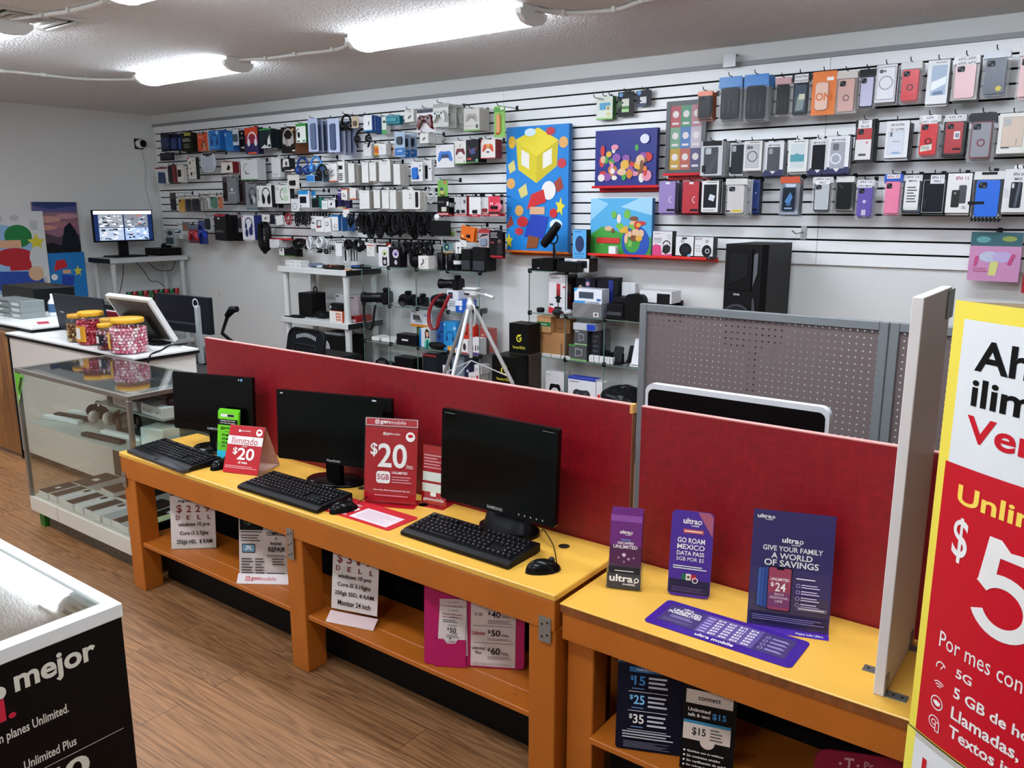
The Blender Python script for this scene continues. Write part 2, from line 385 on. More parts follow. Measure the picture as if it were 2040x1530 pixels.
for x in (-1.5,):
    for y in (3.69, 2.2): lamp(x, x+1.25, y, 'unseen lit lamp carrying on the row further along the ceiling')  # out of view, kept for the light they give
for x in (-6.2, -3.8, -1.4):
    for y in (.6, -1.2): lamp(x, x+1.25, y, 'unseen lit lamp carrying on the row further along the ceiling')  # lamps out of view, added to light the room
CND = mat('#d8d8d2', .45)
def curvepts(P, n=6):
    out = []; P = [Vector(p) for p in P]; k = len(P)
    for i in range(k-1):
        a, b, c, d = P[max(i-1, 0)], P[i], P[i+1], P[min(i+2, k-1)]
        for s in range(n):
            t = s/n; out.append(.5*((2*b)+(c-a)*t+(2*a-5*b+4*c-d)*t*t+(3*b-a-3*c+d)*t**3))
    out.append(P[-1]); return out
zc = HC-.013
def cord(pts, label):
    mb = MB(); mb.tube(curvepts([(x, y, zc) for x, y in pts]), .0115, CND, 8)
    for x, y in pts[1:-1]: mb.box(x-.012, x+.012, y-.02, y+.02, HC-.0265, HC-.0005, CND)
    solo('power_cord', mb, label, 'cord', 'white cords along the ceiling')
cord([(-7.1, 2.6), (-6.9, 2.93), (-6.85, 3.2), (-6.8, 3.5), (-6.5, 3.74), (-6.26, 3.7)], 'white cord curving along the ceiling into the left end of the left lamp')
cord([(-5.09, 3.7), (-4.9, 3.78), (-4.62, 3.8), (-4.3, 3.84), (-4.1, 3.78), (-3.91, 3.69)], 'white cord on the ceiling between the two lamps nearest the slat wall')
cord([(-2.61, 3.69), (-2.55, 3.86), (-2.3, 3.95), (-2.1, 3.87), (-1.8, 3.82), (-1.51, 3.69)], 'white cord running off the right end of the long lamp along the ceiling')
cord([(-4.99, 2.2), (-4.75, 2.26), (-4.55, 2.3), (-4.2, 2.3), (-3.91, 2.2)], 'white cord crossing in front of the ceiling vent')
# ------------------------------------------------------------------ ceiling vent
t = thing('ceiling_vent', 'square white louvred air vent in the ceiling at the top left corner', 'vent', (-4.9, 2.5, HC))
VW = mat('#c9c8c2', .5); mb = MB()
cx, cy = -4.98, 2.27
def sqring(mb, r0, r1, z0, z1, m):
    mb.box(cx-r1, cx+r1, cy-r1, cy-r0, z0, z1, m); mb.box(cx-r1, cx+r1, cy+r0, cy+r1, z0, z1, m)
    mb.box(cx-r1, cx-r0, cy-r0, cy+r0, z0, z1, m); mb.box(cx+r0, cx+r1, cy-r0, cy+r0, z0, z1, m)
sqring(mb, .19, .22, HC-.012, HC-.0005, VW); mb.build('frame', t)
mb = MB(); mb.box(cx-.19, cx+.19, cy-.19, cy+.19, HC-.003, HC-.0005, GAP); mb.build('backing', t)
for r in (.15, .105, .06):
    mb = MB(); sqring(mb, r-.022, r, HC-.014, HC-.0035, VW); mb.build('louvre', t)
mb = MB(); mb.box(cx-.03, cx+.03, cy-.03, cy+.03, HC-.014, HC-.0035, VW); mb.build('louvre', t)
# ================================================================== the orange desks
ORANGE = worn('#b3631a', '#7a3506', 'orange_paint', .42, 5, .74)
YELLOW = worn('#e0ad48', '#7b5b2b', 'yellow_paint', .32, 3, .8)
PLYE = woodgrain('#6b3a15', '#8f5224', 'ply_edge'); STEEL = mat('#9ea0a0', .4, .8); HOLE = mat('#1a1208', .8)
EDGEP = mat('#c98d86', .6)
ZD = .623; ZE = .600
def plate(t, x, z0, z1, y, w=.036):
    mb = MB(frame((x-w/2, y, z0))); h = z1-z0
    mb.prism(rrect(0, 0, w, h, .004), .0005, .003, STEEL)
    n = max(2, int(h/.03))
    for i in range(n):
        v = h*(i+.5)/n
        for u in (.28, .72): mb.poly([(w*u+.0035*math.cos(a*PI/5), v+(.004 if u > .5 else -.004)+.0035*math.sin(a*PI/5)) for a in range(10)], .0033, HOLE)
    mb.build('mending_plate', t)
def disc(mb, x, y, z, r, m, n=18): mb.add([(x+r*math.cos(2*PI*i/n), y+r*math.sin(2*PI*i/n), z) for i in range(n)], [tuple(range(n))], m)
t = thing('desk', 'long orange wooden desk with yellow top carrying the three monitors', 'desk', (-2.28, 1.92, 0))
mb = MB(); mb.box(-3.41, -1.152, 1.735, 2.115, ZD-.02, ZD, YELLOW, .003)
for x, y in ((-1.317, 2.03), (-2.219, 2.035), (-1.917, 2.04)): disc(mb, x, y, ZD+.0006, .018, HOLE);
mb.build('top', t)
MB().box(-3.405, -1.155, 1.737, 1.765, .512, ZD-.0205, ORANGE, .002).build('apron', t)
MB().box(-3.405, -1.155, 2.085, 2.11, .512, ZD-.0205, ORANGE, .002).build('back_rail', t)
for x0 in (-3.4, -3.405+2.25-.088): MB().box(x0+.06, x0+.085, 1.766, 2.084, .512, ZD-.0205, ORANGE).build('side_rail', t)
for x0 in (-3.402, -2.312, -1.245):
    MB().box(x0, x0+.09, 1.742, 1.83, 0, .5115, ORANGE, .003).build('leg', t)
    MB().box(x0, x0+.09, 2.02, 2.105, 0, .5115, ORANGE, .003).build('leg', t)
MB().box(-3.38, -1.17, 1.832, 2.018, .208, .226, ORANGE, .002).build('shelf', t)
MB().box(-3.31, -2.314, 1.75, 1.831, .208, .226, ORANGE, .002).build('shelf', t)
MB().box(-2.22, -1.247, 1.75, 1.831, .208, .226, ORANGE, .002).build('shelf', t)
MB().box(-3.4, -1.16, 2.1055, 2.1145, .02, .51, mat('#0d0807', .7)).build('back_panel', t)  # added near-black sheet; under-desk shade is put into its colour
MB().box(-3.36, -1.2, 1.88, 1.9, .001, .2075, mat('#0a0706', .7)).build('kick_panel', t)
plate(t, -2.276, .43, .545, 1.7365); plate(t, -1.185, .475, .55, 1.7365, .04); plate(t, -3.385, .47, .535, 1.7365, .03)
t = thing('desk', 'second orange desk with yellow top carrying the purple phone plan signs', 'desk', (-.5, 1.93, 0))
bpd = t
MB().box(-1.145, .12, 1.745, 2.115, ZE-.006, ZE, YELLOW, .002).build('top', t)
MB().box(-1.143, .118, 1.747, 2.113, ZE-.026, ZE-.0062, PLYE).build('top_edge', t)
MB().box(-1.14, .115, 1.752, 1.78, .492, ZE-.0265, ORANGE, .002).build('apron', t)
for x0 in (-1.142, .03):
    MB().box(x0, x0+.085, 1.785, 1.86, 0, .574, ORANGE, .003).build('leg', t)
    MB().box(x0, x0+.085, 2.03, 2.105, 0, .574, ORANGE, .003).build('leg', t)
MB().box(-1.055, .028, 1.765, 2.1, .197, .215, ORANGE, .002).build('shelf', t)
# red boards behind the desks
RED = redboard()
def redpanel(x0, x1, y, z0, z1, label):
    t = thing('partition_board', label, 'partition', ((x0+x1)/2, y, z0))
    MB().box(x0+.002, x1-.002, y, y+.02, z0, z1-.003, RED).build('board', t)
    MB().box(x0, x1, y+.0005, y+.0195, z1-.0029, z1, EDGEP).build('raw_edge', t)
    MB().box(x1-.0019, x1, y+.0005, y+.0195, z0, z1-.003, mat('#8a5a3c', .7)).build('raw_edge', t)
    return t
t = redpanel(-3.30, -1.140, 2.118, 0.0, 1.082, 'long red pressed-board partition behind the three monitors')
MB().box(-1.149, -1.1385, 2.1165, 2.1385, 1.055, 1.0822, mat('#d8a25a', .7)).build('chipped_corner', t)
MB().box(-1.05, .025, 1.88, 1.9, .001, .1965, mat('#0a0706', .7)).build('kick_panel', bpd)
MB().box(-1.14, .115, 2.1055, 2.1125, .02, .49, mat('#0d0807', .7)).build('back_panel', bpd)  # second added sheet, its dark colour stands in for under-desk shade
redpanel(-1.113, .1, 2.118, 0.0, 1.082, 'shorter red pressed-board partition behind the purple signs')
# white divider board on the second desk
t = thing('divider_board', 'tall white board standing upright on the right desk beside the yellow display', 'board', (-.34, 1.93, ZE))
MB().box(-.352, -.330, 1.80, 2.10, ZE, 1.476, mat('#d9d3cf', .45), .0015).build('board', t)
GALV = mat('#7e8788', .35, .7)
def angle_bracket(t, x, s, y, z, up=True):
    mb = MB(); mb.box(x, x+s*.002, y-.014, y+.014, z, z+.045, GALV); mb.box(x, x+s*.045, y-.014, y+.014, z, z+.0022, GALV)
    for k in (.016, .034): disc(mb, x+s*k, y, z+.0026, .0035, HOLE, 10)
    mb.build('angle_bracket', t)
angle_bracket(t, -.3298, 1, 1.818, ZE+.0003); angle_bracket(t, -.3298, 1, 2.06, ZE+.0003); angle_bracket(t, -.3522, -1, 1.9, ZE+.0003)
mb = MB(); mb.box(-.3298, -.3278, 2.055, 2.13, 1.405, 1.47, mat('#5b5a55', .4, .6)); mb.build('top_bracket', t)
# ================================================================== pegboard screens
def pegboard(x0, x1, label):
    y = 3.2
    t = thing('pegboard_screen', label, 'pegboard', ((x0+x1)/2, y, 0)); FR = mat('#7f8587', .4, .3)
    m, nt, b = nodes('brown_pegboard'); L = nt.links.new; mp = obj_coords(nt, (1/.0254,)*3)
    fr = N(nt, 'ShaderNodeVectorMath', operation='FRACTION'); L(mp.outputs[0], fr.inputs[0])
    sb = N(nt, 'ShaderNodeVectorMath', operation='SUBTRACT'); L(fr.outputs[0], sb.inputs[0]); sb.inputs[1].default_value = (.5, .5, .5)
    ml = N(nt, 'ShaderNodeVectorMath', operation='MULTIPLY'); L(sb.outputs[0], ml.inputs[0]); ml.inputs[1].default_value = (1, 0, 1)
    ln = N(nt, 'ShaderNodeVectorMath', operation='LENGTH'); L(ml.outputs[0], ln.inputs[0])
    lt = N(nt, 'ShaderNodeMath', operation='LESS_THAN'); lt.inputs[1].default_value = .14; L(ln.outputs['Value'], lt.inputs[0])
    iv = N(nt, 'ShaderNodeMath', operation='SUBTRACT'); iv.inputs[0].default_value = 1; L(lt.outputs[0], iv.inputs[1])
    L(iv.outputs[0], b.inputs['Alpha']); b.inputs['Base Color'].default_value = lin('#6d605f'); b.inputs['Roughness'].default_value = .6
    MB().box(x0+.03, x1-.03, y, y+.005, .12, 1.215, m).build('perforated_panel', t)
    for a in (x0, x1-.032): MB().box(a, a+.032, y-.012, y+.018, 0, 1.2455, FR, .002).build('upright', t)
    for z in (.1, 1.2135): MB().box(x0+.0325, x1-.0325, y-.012, y+.018, z, z+.032, FR, .002).build('rail', t)
    mb = MB()
    for z in (1.05, .6): mb.box(x0+.004, x0+.028, y-.0135, y-.0125, z, z+.05, STEEL)
pegboard(-1.698, -.6915, 'wide brown pegboard screen in a grey metal frame behind the red boards')
pegboard(-.6875, .35, 'brown pegboard screen joined to the right end of the wide one, behind the white board')
# ================================================================== things on the desks
KB = mat('#0c0c0e', .45); KB2 = mat('#141417', .35); GLOSSB = mat('#050506', .16); SCR = mat('#020203', .12)
SILV = mat('#b9bcbd', .35, .6)
def monitor(label, L, R, zb, zt, base, brand=None, btn=False, logo=None, shine=True, zd=ZD):
    dx, dy = R[0]-L[0], R[1]-L[1]; w = math.hypot(dx, dy); ang = math.degrees(math.atan2(dy, dx)); h = zt-zb
    t = thing('monitor', label, 'monitor', (base[0], base[1], zd))
    M = frame((L[0], L[1], zb), ang, 3)
    mb = MB(M); mb.prism(rrect(0, 0, w, h, .008), -.022, -.002, GLOSSB); mb.prism(rrect(.03, .03, w-.03, h-.03, .03), -.05, -.0221, KB); case = mb
    bz = .017
    mb = MB(M); mb.poly([(bz, bz*1.9), (w-bz, bz*1.9), (w-bz, h-bz), (bz, h-bz)], -.0015, SCR); mb.build('screen', t)
    mb = case
    if brand: mb.text(brand, w/2-.03, .009, w/2+.03, .019, -.0012, mat('#a9adb0', .4))
    if btn:
        for k in range(5): mb.poly([(w-.13+.022*k+.003*math.cos(a*PI/4), .014+.003*math.sin(a*PI/4)) for a in range(8)], -.0012, '#9aa0a6')
    if logo: mb.art(w, h, logo, -.001)
    mb.build('case', t)
    kind = base[2]; a = math.radians(ang); bx, by = base[0], base[1]
    MM = flat((bx, by, zd), ang)
    if kind == 'round':
        mb = MB(MM @ Matrix.Diagonal((1.25, .78, 1, 1))); mb.lathe([(.098, .0003), (.1, .006), (.09, .013), (.03, .018)], GLOSSB, 36); mb.build('base', t)
        mb = MB(MM); mb.prism([(-.03, -.02), (.03, -.02), (.024, .02), (-.024, .02)], .017, zb-zd+.05, KB); mb.build('neck', t)
    else:
        mb = MB(MM); mb.prism([(.11*math.cos(q*PI/16), .075*math.sin(q*PI/16)) for q in range(32)], .0003, .012, GLOSSB); mb.build('base', t)
        mb = MB(MM)
        P = [(.095*math.cos(q*PI/10), .04*math.sin(q*PI/10)-.01) for q in range(20)]
        Q = [(.07*math.cos(q*PI/10), .02*math.sin(q*PI/10)+.018) for q in range(20)]
        V = [(x, y, .0121) for x, y in P]+[(x, y, zb-zd+.03) for x, y in Q]
        mb.add(V, [(i, (i+1) % 20, 20+(i+1) % 20, 20+i) for i in range(20)]+[tuple(range(39, 19, -1))[::-1]], KB2, True); mb.build('neck', t)
    return t
monitor('black monitor with two small stickers at its top, standing beside the glass case', (-3.254, 1.91), (-2.865, 2.03), .717, .963, (-3.1, 2.02, 'round'), 'SAMSUNG', logo=[('e', .84, .945, .012, .012, '#e8f4ff'), ('r', .862, .925, .885, .965, '#7db7e6')])
monitor('black monitor in the middle, behind the keyboard with the red pad', (-2.537, 1.90), (-2.071, 2.04), .716, .982, (-2.36, 2.03, 'round'), 'ViewSonic', logo=[('r', .84, .945, .875, .965, '#cfd6dc'), ('r', .035, .945, .06, .962, '#cfd6dc')])
monitor('largest black monitor at the right end of the long desk', (-1.733, 1.925), (-1.286, 1.925), .722, 1.022, (-1.53, 2.03, 'wide'), 'SAMSUNG', True, [('ln', .03, .952, .12, .962, 1, '#8d9296'), ('ln', .88, .952, .97, .962, 1, '#8d9296')])
def keyboard(label, o, ang, w, d, gamer=False, zd=ZD):
    t = thing('keyboard', label, 'keyboard', (o[0]+w/2, o[1]+d/2, zd)); M = flat((o[0], o[1], zd), ang)
    mb = MB(M)
    sec = [(0, .003), (0, .014), (d*.12, .02), (d, .03), (d, .006)]
    mb2 = MB(M @ Matrix(((0, 0, 1, 0), (1, 0, 0, 0), (0, 1, 0, 0), (0, 0, 0, 1)))); mb2.prism(sec, 0, w, KB);
    mb2.build('case', t)
    for x in (.03, w-.05):
        for y in (.01, d-.02): MB(M).box(x, x+.02, y, y+.01, .0003, .0045, KB2).build('foot', t)
    if gamer:
        MB(M).prism([(0, -.028), (w, -.028), (w+.004, .002), (-.004, .002)], .003, .014, mat('#34363a', .35)).build('wrist_rest', t)
        mb = MB(M); mb.fan([(w/2-.012, -.02), (w/2+.012, -.02), (w/2+.006, -.006), (w/2-.006, -.006)], (w/2, -.013), .0146, mat('#0c0c0e', .3)); mb.build('badge', t)
    mb = MB(M); rows = 6; n = 21; m0 = .014; kw = (w-2*m0)/n; y0 = d*.15; kd = (d*.82-y0)/rows+.001
    zk = lambda y: .02+(.01)*(y-d*.12)/(d*.88)
    for r in range(rows):
        y = y0+r*kd+(.006 if r == 5 else 0)
        x = 0
        while x < n:
            s = 1
            if r == 0 and x == 4: s = 6
            elif x in (0, 13) and r in (1, 2, 3): s = 1.5 if x == 0 else 2
            gap = (14.6 < x < 15.2) or (18.1 < x < 18.6)
            if 15 <= x < 18 and r == 2: x += s; continue
            if 15 <= x < 18 and r == 1 and x != 16: x += s; continue
            if r == 5 and x in (1, 6, 11): x += s; continue
            a = m0+x*kw; z = zk(y)
            e = min(x+s, n); b_ = m0+e*kw
            V = [(a+.0008, y+.0008, z), (b_-.0008, y+.0008, z), (b_-.0008, y+kd-.0016, z+.0012), (a+.0008, y+kd-.0016, z+.0012)]
            T = [(a+.003, y+.003, z+.0075), (b_-.003, y+.003, z+.0075), (b_-.003, y+kd-.0036, z+.008), (a+.003, y+kd-.0036, z+.008)]
            mb.add(V+T, [(4, 5, 6, 7), (0, 1, 5, 4), (1, 2, 6, 5), (2, 3, 7, 6), (3, 0, 4, 7)], KB2)
            mb.add([(a+.005, y+kd-.008, z+.0081), (a+.008, y+kd-.008, z+.0081), (a+.008, y+kd-.005, z+.0082), (a+.005, y+kd-.005, z+.0082)], [(0, 1, 2, 3)], '#c9ccd0')
            x = e
    mb.build('keys', t)
    return t
keyboard('black keyboard with grey wrist rest at the left end of the long desk', (-3.36, 1.775), -3, .45, .145, True)
keyboard('black keyboard in front of the middle monitor', (-2.585, 1.748), 0.5, .44, .165)
keyboard('black keyboard in front of the largest monitor', (-1.785, 1.79), -.5, .435, .16)
def mouse(label, x, y, ang, cord, zd=ZD):
    t = thing('computer_mouse', label, 'mouse', (x, y, zd)); M = flat((x, y, zd), ang)
    V = []; F = []; n = 16; k = 7
    for i in range(k):
        a = PI/2*i/(k-1)
        for j in range(n):
            b_ = 2*PI*j/n; V.append((.031*math.cos(a)*math.cos(b_)*(1+.12*math.sin(b_)), .055*math.cos(a)*math.sin(b_), .0005+.036*math.sin(a)*(1-.25*math.sin(b_)*math.cos(a))))
    for i in range(k-1):
        for j in range(n): F.append((i*n+j, i*n+(j+1) % n, (i+1)*n+(j+1) % n, (i+1)*n+j))
    MB(M).add(V, F, mat('#0b0b0c', .22), True).build('shell', t)
    mb = MB(M @ Matrix.Rotation(PI/2, 4, 'Y')); mb.lathe([(.0001, -.004), (.009, -.004), (.009, .004), (.0001, .004)], mat('#2a2a2d', .5), 12, (-.03, .026, 0)); mb.build('wheel', t)
    if cord: MB().tube(curvepts(cord, 5), .0018, KB, 5).build('cord', t)
mouse('black mouse beside the green leaflets', -2.865, 1.87, 12, None)
mouse('black mouse on the red pad', -2.098, 1.832, -12, [(-2.09, 1.89, ZD+.012), (-2.1, 1.97, ZD+.03), (-2.15, 2.02, ZD+.05), (-2.21, 2.06, ZD+.01)])
mouse('black mouse at the right end of the long desk', -1.268, 1.845, -35, [(-1.255, 1.895, ZD+.012), (-1.33, 1.99, ZD+.012), (-1.40, 2.04, ZD+.03), (-1.43, 2.07, ZD+.008)])
RD = '#b80d1e'; WH = '#efece8'
def gen(mb, w, h, u, v, hh, z, col, bg, tw):
    """mark: rounded square with a cut ring, followed by the two-weight word. u,v,hh,tw in metres"""
    mb.poly(rrect(u, v, u+hh, v+hh, hh*.25), z, col); mb.ring(u+hh/2, v+hh/2, hh*.27, hh*.14, z+.0003, bg, 45, 360, 16)
    mb.poly([(u+hh*.5, v+hh*.43), (u+hh*.84, v+hh*.43), (u+hh*.84, v+hh*.57), (u+hh*.5, v+hh*.57)], z+.0003, bg)
    a = u+hh*1.2; mb.text('gen', a, v-hh*.06, a+tw*.38, v+hh*.82, z, col, 1.3); mb.text('mobile', a+tw*.4, v+hh*.14, a+tw, v+hh*.95, z, col, 0)
# red mouse pad
mb = MB(flat((-2.215, 1.79, ZD), 0)); mb.prism(rrect(0, 0, .375, .145, .012), .0003, .002, mat(RD, .5))
mb.art(.375, .145, [('r', .46, .1, .93, .72, '#d9c9cc'), ('ln', .5, .18, .9, .66, 8, '#b9a5ab'), ('t', 'Ilimitado', .12, .66, .38, .78, '#e8c5c8')], .0024)
for k in range(4): mb.art(.375, .145, [('rr', .1+.085*k, .4, .165+.085*k, .58, .02, '#efe0e0')], .0026)
gen(mb, 0, 0, .07, .012, .014, .0024, mat('#efe0e0'), mat(RD), .07)
solo('mouse_pad', mb, 'thin red pad with a white price table, under the middle mouse', 'mouse pad')
mb = MB(flat((-.915, 1.79, ZE), 0)); PU = '#3a1b84'; PD = '#201638'
mb.prism(rrect(0, 0, .385, .148, .014), .0003, .002, mat(PU, .35))
mb.art(.385, .148, [('r', .06, .2, .93, .87, '#3d2f63'), ('r', .33, .2, .72, .87, '#5a4a86'), ('t', 'UNLIMITED', .1, .66, .3, .75, WH), ('t', 'POSSIBILITIES', .08, .56, .31, .65, WH), ('t', 'ultra', .16, .77, .23, .84, WH, 1.2, WH),
  ('ln', .12, .4, .28, .5, 2, '#9b8fc2'), ('ln', .09, .24, .3, .34, 3, '#6c6090'), ('t', 'ultra mobile', .36, .05, .62, .15, WH)], .0024)
tab = [['$19', '$16', '$15', '$14'], ['$24', '$22', '$21', '$20'], ['$29', '$28', '$27', '$25'], ['$39', '$36', '$35', '$30'], ['$49', '$46', '$45', '$40'], ['$59', '$56', '$55', '$50']]
for r, row in enumerate(tab):
    mb.art(.385, .148, [('r', .345, .755-.1*r, .395, .785-.1*r, '#bcb2dd')], .0027)
    for c, s in enumerate(row): mb.art(.385, .148, [('t', s, .415+.075*c, .745-.1*r, .465+.075*c, .81-.1*r, WH)], .0027)
for k in range(4): mb.art(.385, .148, [('ring', .76, .72-.13*k, .035, .008, '#b7aad8'), ('ln', .79, .69-.13*k, .9, .75-.13*k, 2, '#b7aad8')], .0027)
solo('counter_mat', mb, 'purple price mat lying flat at the front of the right desk', 'mat')
def sign_plate(o, ang, tilt, w, h, m, r=.0, th=.002, lift=.001):
    mb = MB(frame(o, ang, tilt)); mb.prism(rrect(0, lift, w, h, r) if r else [(0, lift), (w, lift), (w, h), (0, h)], -th, 0, m); return mb
# tent card
t = thing('tent_card', 'red and white folded card reading Ilimitado beside the green leaflets', 'sign', (-2.75, 1.9, ZD))
o = (-2.806, 1.835, ZD+.001); a = 19.1; w_, h_ = .16, .19
mb = sign_plate(o, a, 22, w_, h_, mat(RD, .35))
mb.art(w_, h_, [('r', 0, .6, 1, .78, WH), ('t', 'Ilimitado', .12, .615, .86, .76, '#b3263a', 0, '#b3263a'), ('t', '20', .34, .29, .82, .54, WH), ('t', '$', .2, .38, .33, .54, WH), ('t', 'al mes', .4, .21, .66, .27, WH), ('t', 'desde', .44, .56, .58, .585, WH),
   ('e', .87, .88, .09, .09, WH), ('e', .87, .89, .05, .03, RD), ('r', .28, .87, .34, .915, WH), ('t', 'genmobile', .36, .875, .62, .91, WH), ('ln', .05, .1, .95, .17, 2, '#e79ba3')], .0005)
mb.build('front_panel', t)
CARD = mat('#d8b09c', .7)
M0 = frame(o, a, 0); dep = 2*h_*math.sin(math.radians(22))+.012
mb = MB(M0); hz = h_*math.cos(math.radians(22)); q = h_*math.sin(math.radians(22))
mb.add([(0, hz, -q-.002), (w_, hz, -q-.002), (w_, .001, -dep), (0, .001, -dep)], [(0, 1, 2, 3)], CARD); mb.add([(0, hz, -q-.004), (w_, hz, -q-.004), (w_, .001, -dep-.002), (0, .001, -dep-.002)], [(3, 2, 1, 0)], CARD); mb.build('back_panel', t)
mb = MB(M0); mb.add([(0, .0008, -.003), (w_, .0008, -.003), (w_, .0008, -dep), (0, .0008, -dep)], [(0, 1, 2, 3)], mat('#e0bfae', .7)); mb.build('bottom_flap', t)
# green leaflets in a holder
t = thing('brochure_holder', 'clear holder of bright green price leaflets in front of the left monitor', 'brochure holder', (-2.94, 1.95, ZD))
GRN = '#74d820'; o = (-2.991, 1.937, ZD+.001); a = 17.4; w_, h_ = .102, .2
mb = MB(frame(o, a, 8)); mb.prism([(-.004, 0), (w_+.004, 0), (w_+.004, .07), (-.004, .07)], .004, .006, ACRYL); mb.prism([(-.004, 0), (w_+.004, 0), (w_+.004, .11), (-.004, .11)], -.016, -.014, ACRYL); mb.box(-.004, w_+.004, .0, .002, -.014, .004, ACRYL)
mb.add([(.002, .004, .0063), (w_, .004, .0063), (w_, .034, .0063), (.002, .034, .0063)], [(0, 1, 2, 3)], mat('#2fb7de', .4)); mb.build('holder', t)
for k in range(4):
    mb = MB(frame(o, a, 8)); z = .002-.0035*k; mb.prism([(0, .003), (w_, .003), (w_, h_+.003*k), (0, h_+.003*k)], z-.0012, z, mat(GRN, .45))
    if k == 0: mb.art(w_, h_, [('rr', .15, .88, .8, .94, .02, WH), ('rr', .47, .885, .79, .935, .02, '#12280a'), ('r', 0, .71, .97, .83, '#0c0c0c'), ('t', 'Unlimited Talk & Text', .13, .785, .85, .815, WH), ('t', 'with High Speed Data', .13, .735, .85, .765, WH), ('t', '$50', .16, .6, .36, .67, '#14300a'), ('ln', .38, .63, .72, .67, 1, '#14300a'), ('ln', .36, .56, .6, .59, 1, '#4b8d1d'),
        ('t', '$25', .23, .48, .4, .53, '#14300a'), ('t', '$30', .23, .4, .4, .45, '#14300a'), ('t', '$40', .23, .32, .4, .37, '#14300a'), ('t', '$75', .23, .24, .4, .29, '#14300a'), ('ln', .44, .46, .6, .54, 1, '#14300a'), ('ln', .44, .38, .6, .46, 1, '#14300a'), ('ln', .44, .3, .6, .38, 1, '#14300a')], z+.0004)
    l = mb.build('brochure_holder_leaflet', None); l.name = 'leaflet'; tag(l, 'bright green price leaflet standing in front in the clear holder' if k == 0 else 'green price leaflet behind the front one in the clear holder', 'leaflet', 'green leaflets in the clear holder')
# acrylic red sign
def acrylic(label, o, ang, tilt, w, h, lipd, lip, body):
    t = thing('sign_holder', label, 'sign', o); M = frame((o[0], o[1], o[2]+.003), ang, tilt)
    MB(M).prism([(0, 0), (w, 0), (w, h), (0, h)], .0012, .003, ACRYL).build('acrylic_sheet', t)
    mb = MB(M); mb.prism([(.003, .004), (w-.003, .004), (w-.003, h-.004), (.003, h-.004)], -.001, .0, body[0]); body[1](mb, w, h); mb.build('printed_sheet', t)
    M2 = frame((o[0], o[1], o[2]), ang, 0)
    mb = MB(M2); mb.add([(0, .0006, -.06), (w, .0006, -.06), (w, .0006, lipd), (0, .0006, lipd)], [(3, 2, 1, 0)], lip); mb.build('foot', t)
    return t
def a1(mb, w, h):
    mb.art(w, h, [('r', .015, .9, .985, .99, '#e9c9cb'), ('r', .03, .908, .97, .983, '#c01022'), ('r', 0, .885, 1, .897, '#7c0613'),
      ('t', '20', .26, .42, .8, .7, WH), ('t', '$', .12, .54, .25, .7, WH), ('t', '/mo.', .79, .42, .93, .475, WH, 0, WH), ('rr', .24, .235, .5, .375, .05, WH), ('t', '5GB', .26, .275, .48, .34, '#b3263a'), ('t', 'UNLIMITED', .53, .35, .82, .38, WH),
      ('ln', .53, .24, .9, .33, 3, '#dc8a92'), ('t', 'More Data. More International. Pay Less.', .2, .145, .88, .165, WH), ('ln', .22, .08, .84, .11, 1, '#d77b84'), ('e', .86, .79, .085, .085, WH), ('e', .86, .8, .05, .03, RD)], .0006)
    gen(mb, w, h, w*.2, h*.922, h*.05, .0035, mat(WH), mat(RD), w*.48); gen(mb, w, h, w*.35, h*.795, h*.035, .0012, mat(WH), mat(RD), w*.25)
acrylic('tall red acrylic sign with a big white $20, between the middle and largest monitors', (-2.106, 1.93, ZD), 24, 9, .2, .305, .03, mat('#a80d1c', .3), (mat(RD, .3), a1))
def a2(mb, w, h):
    mb.art(w, h, [('r', .05, .4, .9, .55, WH), ('r', .05, .22, .9, .36, WH), ('ln', .08, .6, .8, .85, 5, '#e79ba3'), ('t', 'genmobile', .1, .06, .9, .13, WH), ('rr', .38, .15, .6, .23, .04, WH)], .0006)
acrylic('small red leaflet holder half hidden behind the largest monitor', (-1.93, 2.04, ZD), 10, 6, .105, .215, .02, mat('#a80d1c', .3), (mat(RD, .3), a2))
# purple leaflets in a holder
t = thing('brochure_holder', 'narrow clear holder of dark purple leaflets on the right desk', 'brochure holder', (-1.05, 1.93, ZE))
o = (-1.087, 1.905, ZE+.001); a = 22; w_, h_ = .088, .212
def ultra(mb, u, v, ww, hh, z, c):
    """the word with its speech-bubble tail"""
    mb.text('ultra', u, v, u+ww*.78, v+hh, z, c, 1.4); mb.ring(u+ww*.9, v+hh*.36, hh*.27, hh*.15, z, c); mb.poly([(u+ww*.8, v-hh*.02), (u+ww*.86, v-hh*.1), (u+ww*.88, v+hh*.14)], z, c)
    mb.text('mobile', u+ww*.45, v-hh*.42, u+ww*.86, v-hh*.12, z, c, 1)
mb = MB(frame(o, a, 10)); mb.prism([(-.006, 0), (w_+.006, 0), (w_+.006, .072), (-.006, .072)], .006, .0078, ACRYL); mb.prism([(-.006, 0), (w_+.006, 0), (w_+.006, .15), (-.006, .15)], -.036, -.034, ACRYL); mb.box(-.006, w_+.006, 0, .002, -.034, .006, ACRYL)
for s in (-.006, w_+.0045): mb.box(s, s+.0015, 0, .072, -.034, .006, ACRYL)
mb.prism([(-.003, .004), (w_+.003, .004), (w_+.003, .046), (-.003, .046)], .0081, .0085, mat('#3b3a40', .4)); ultra(mb, .004, .022, .084, .02, .0088, mat(WH)); mb.build('holder', t)
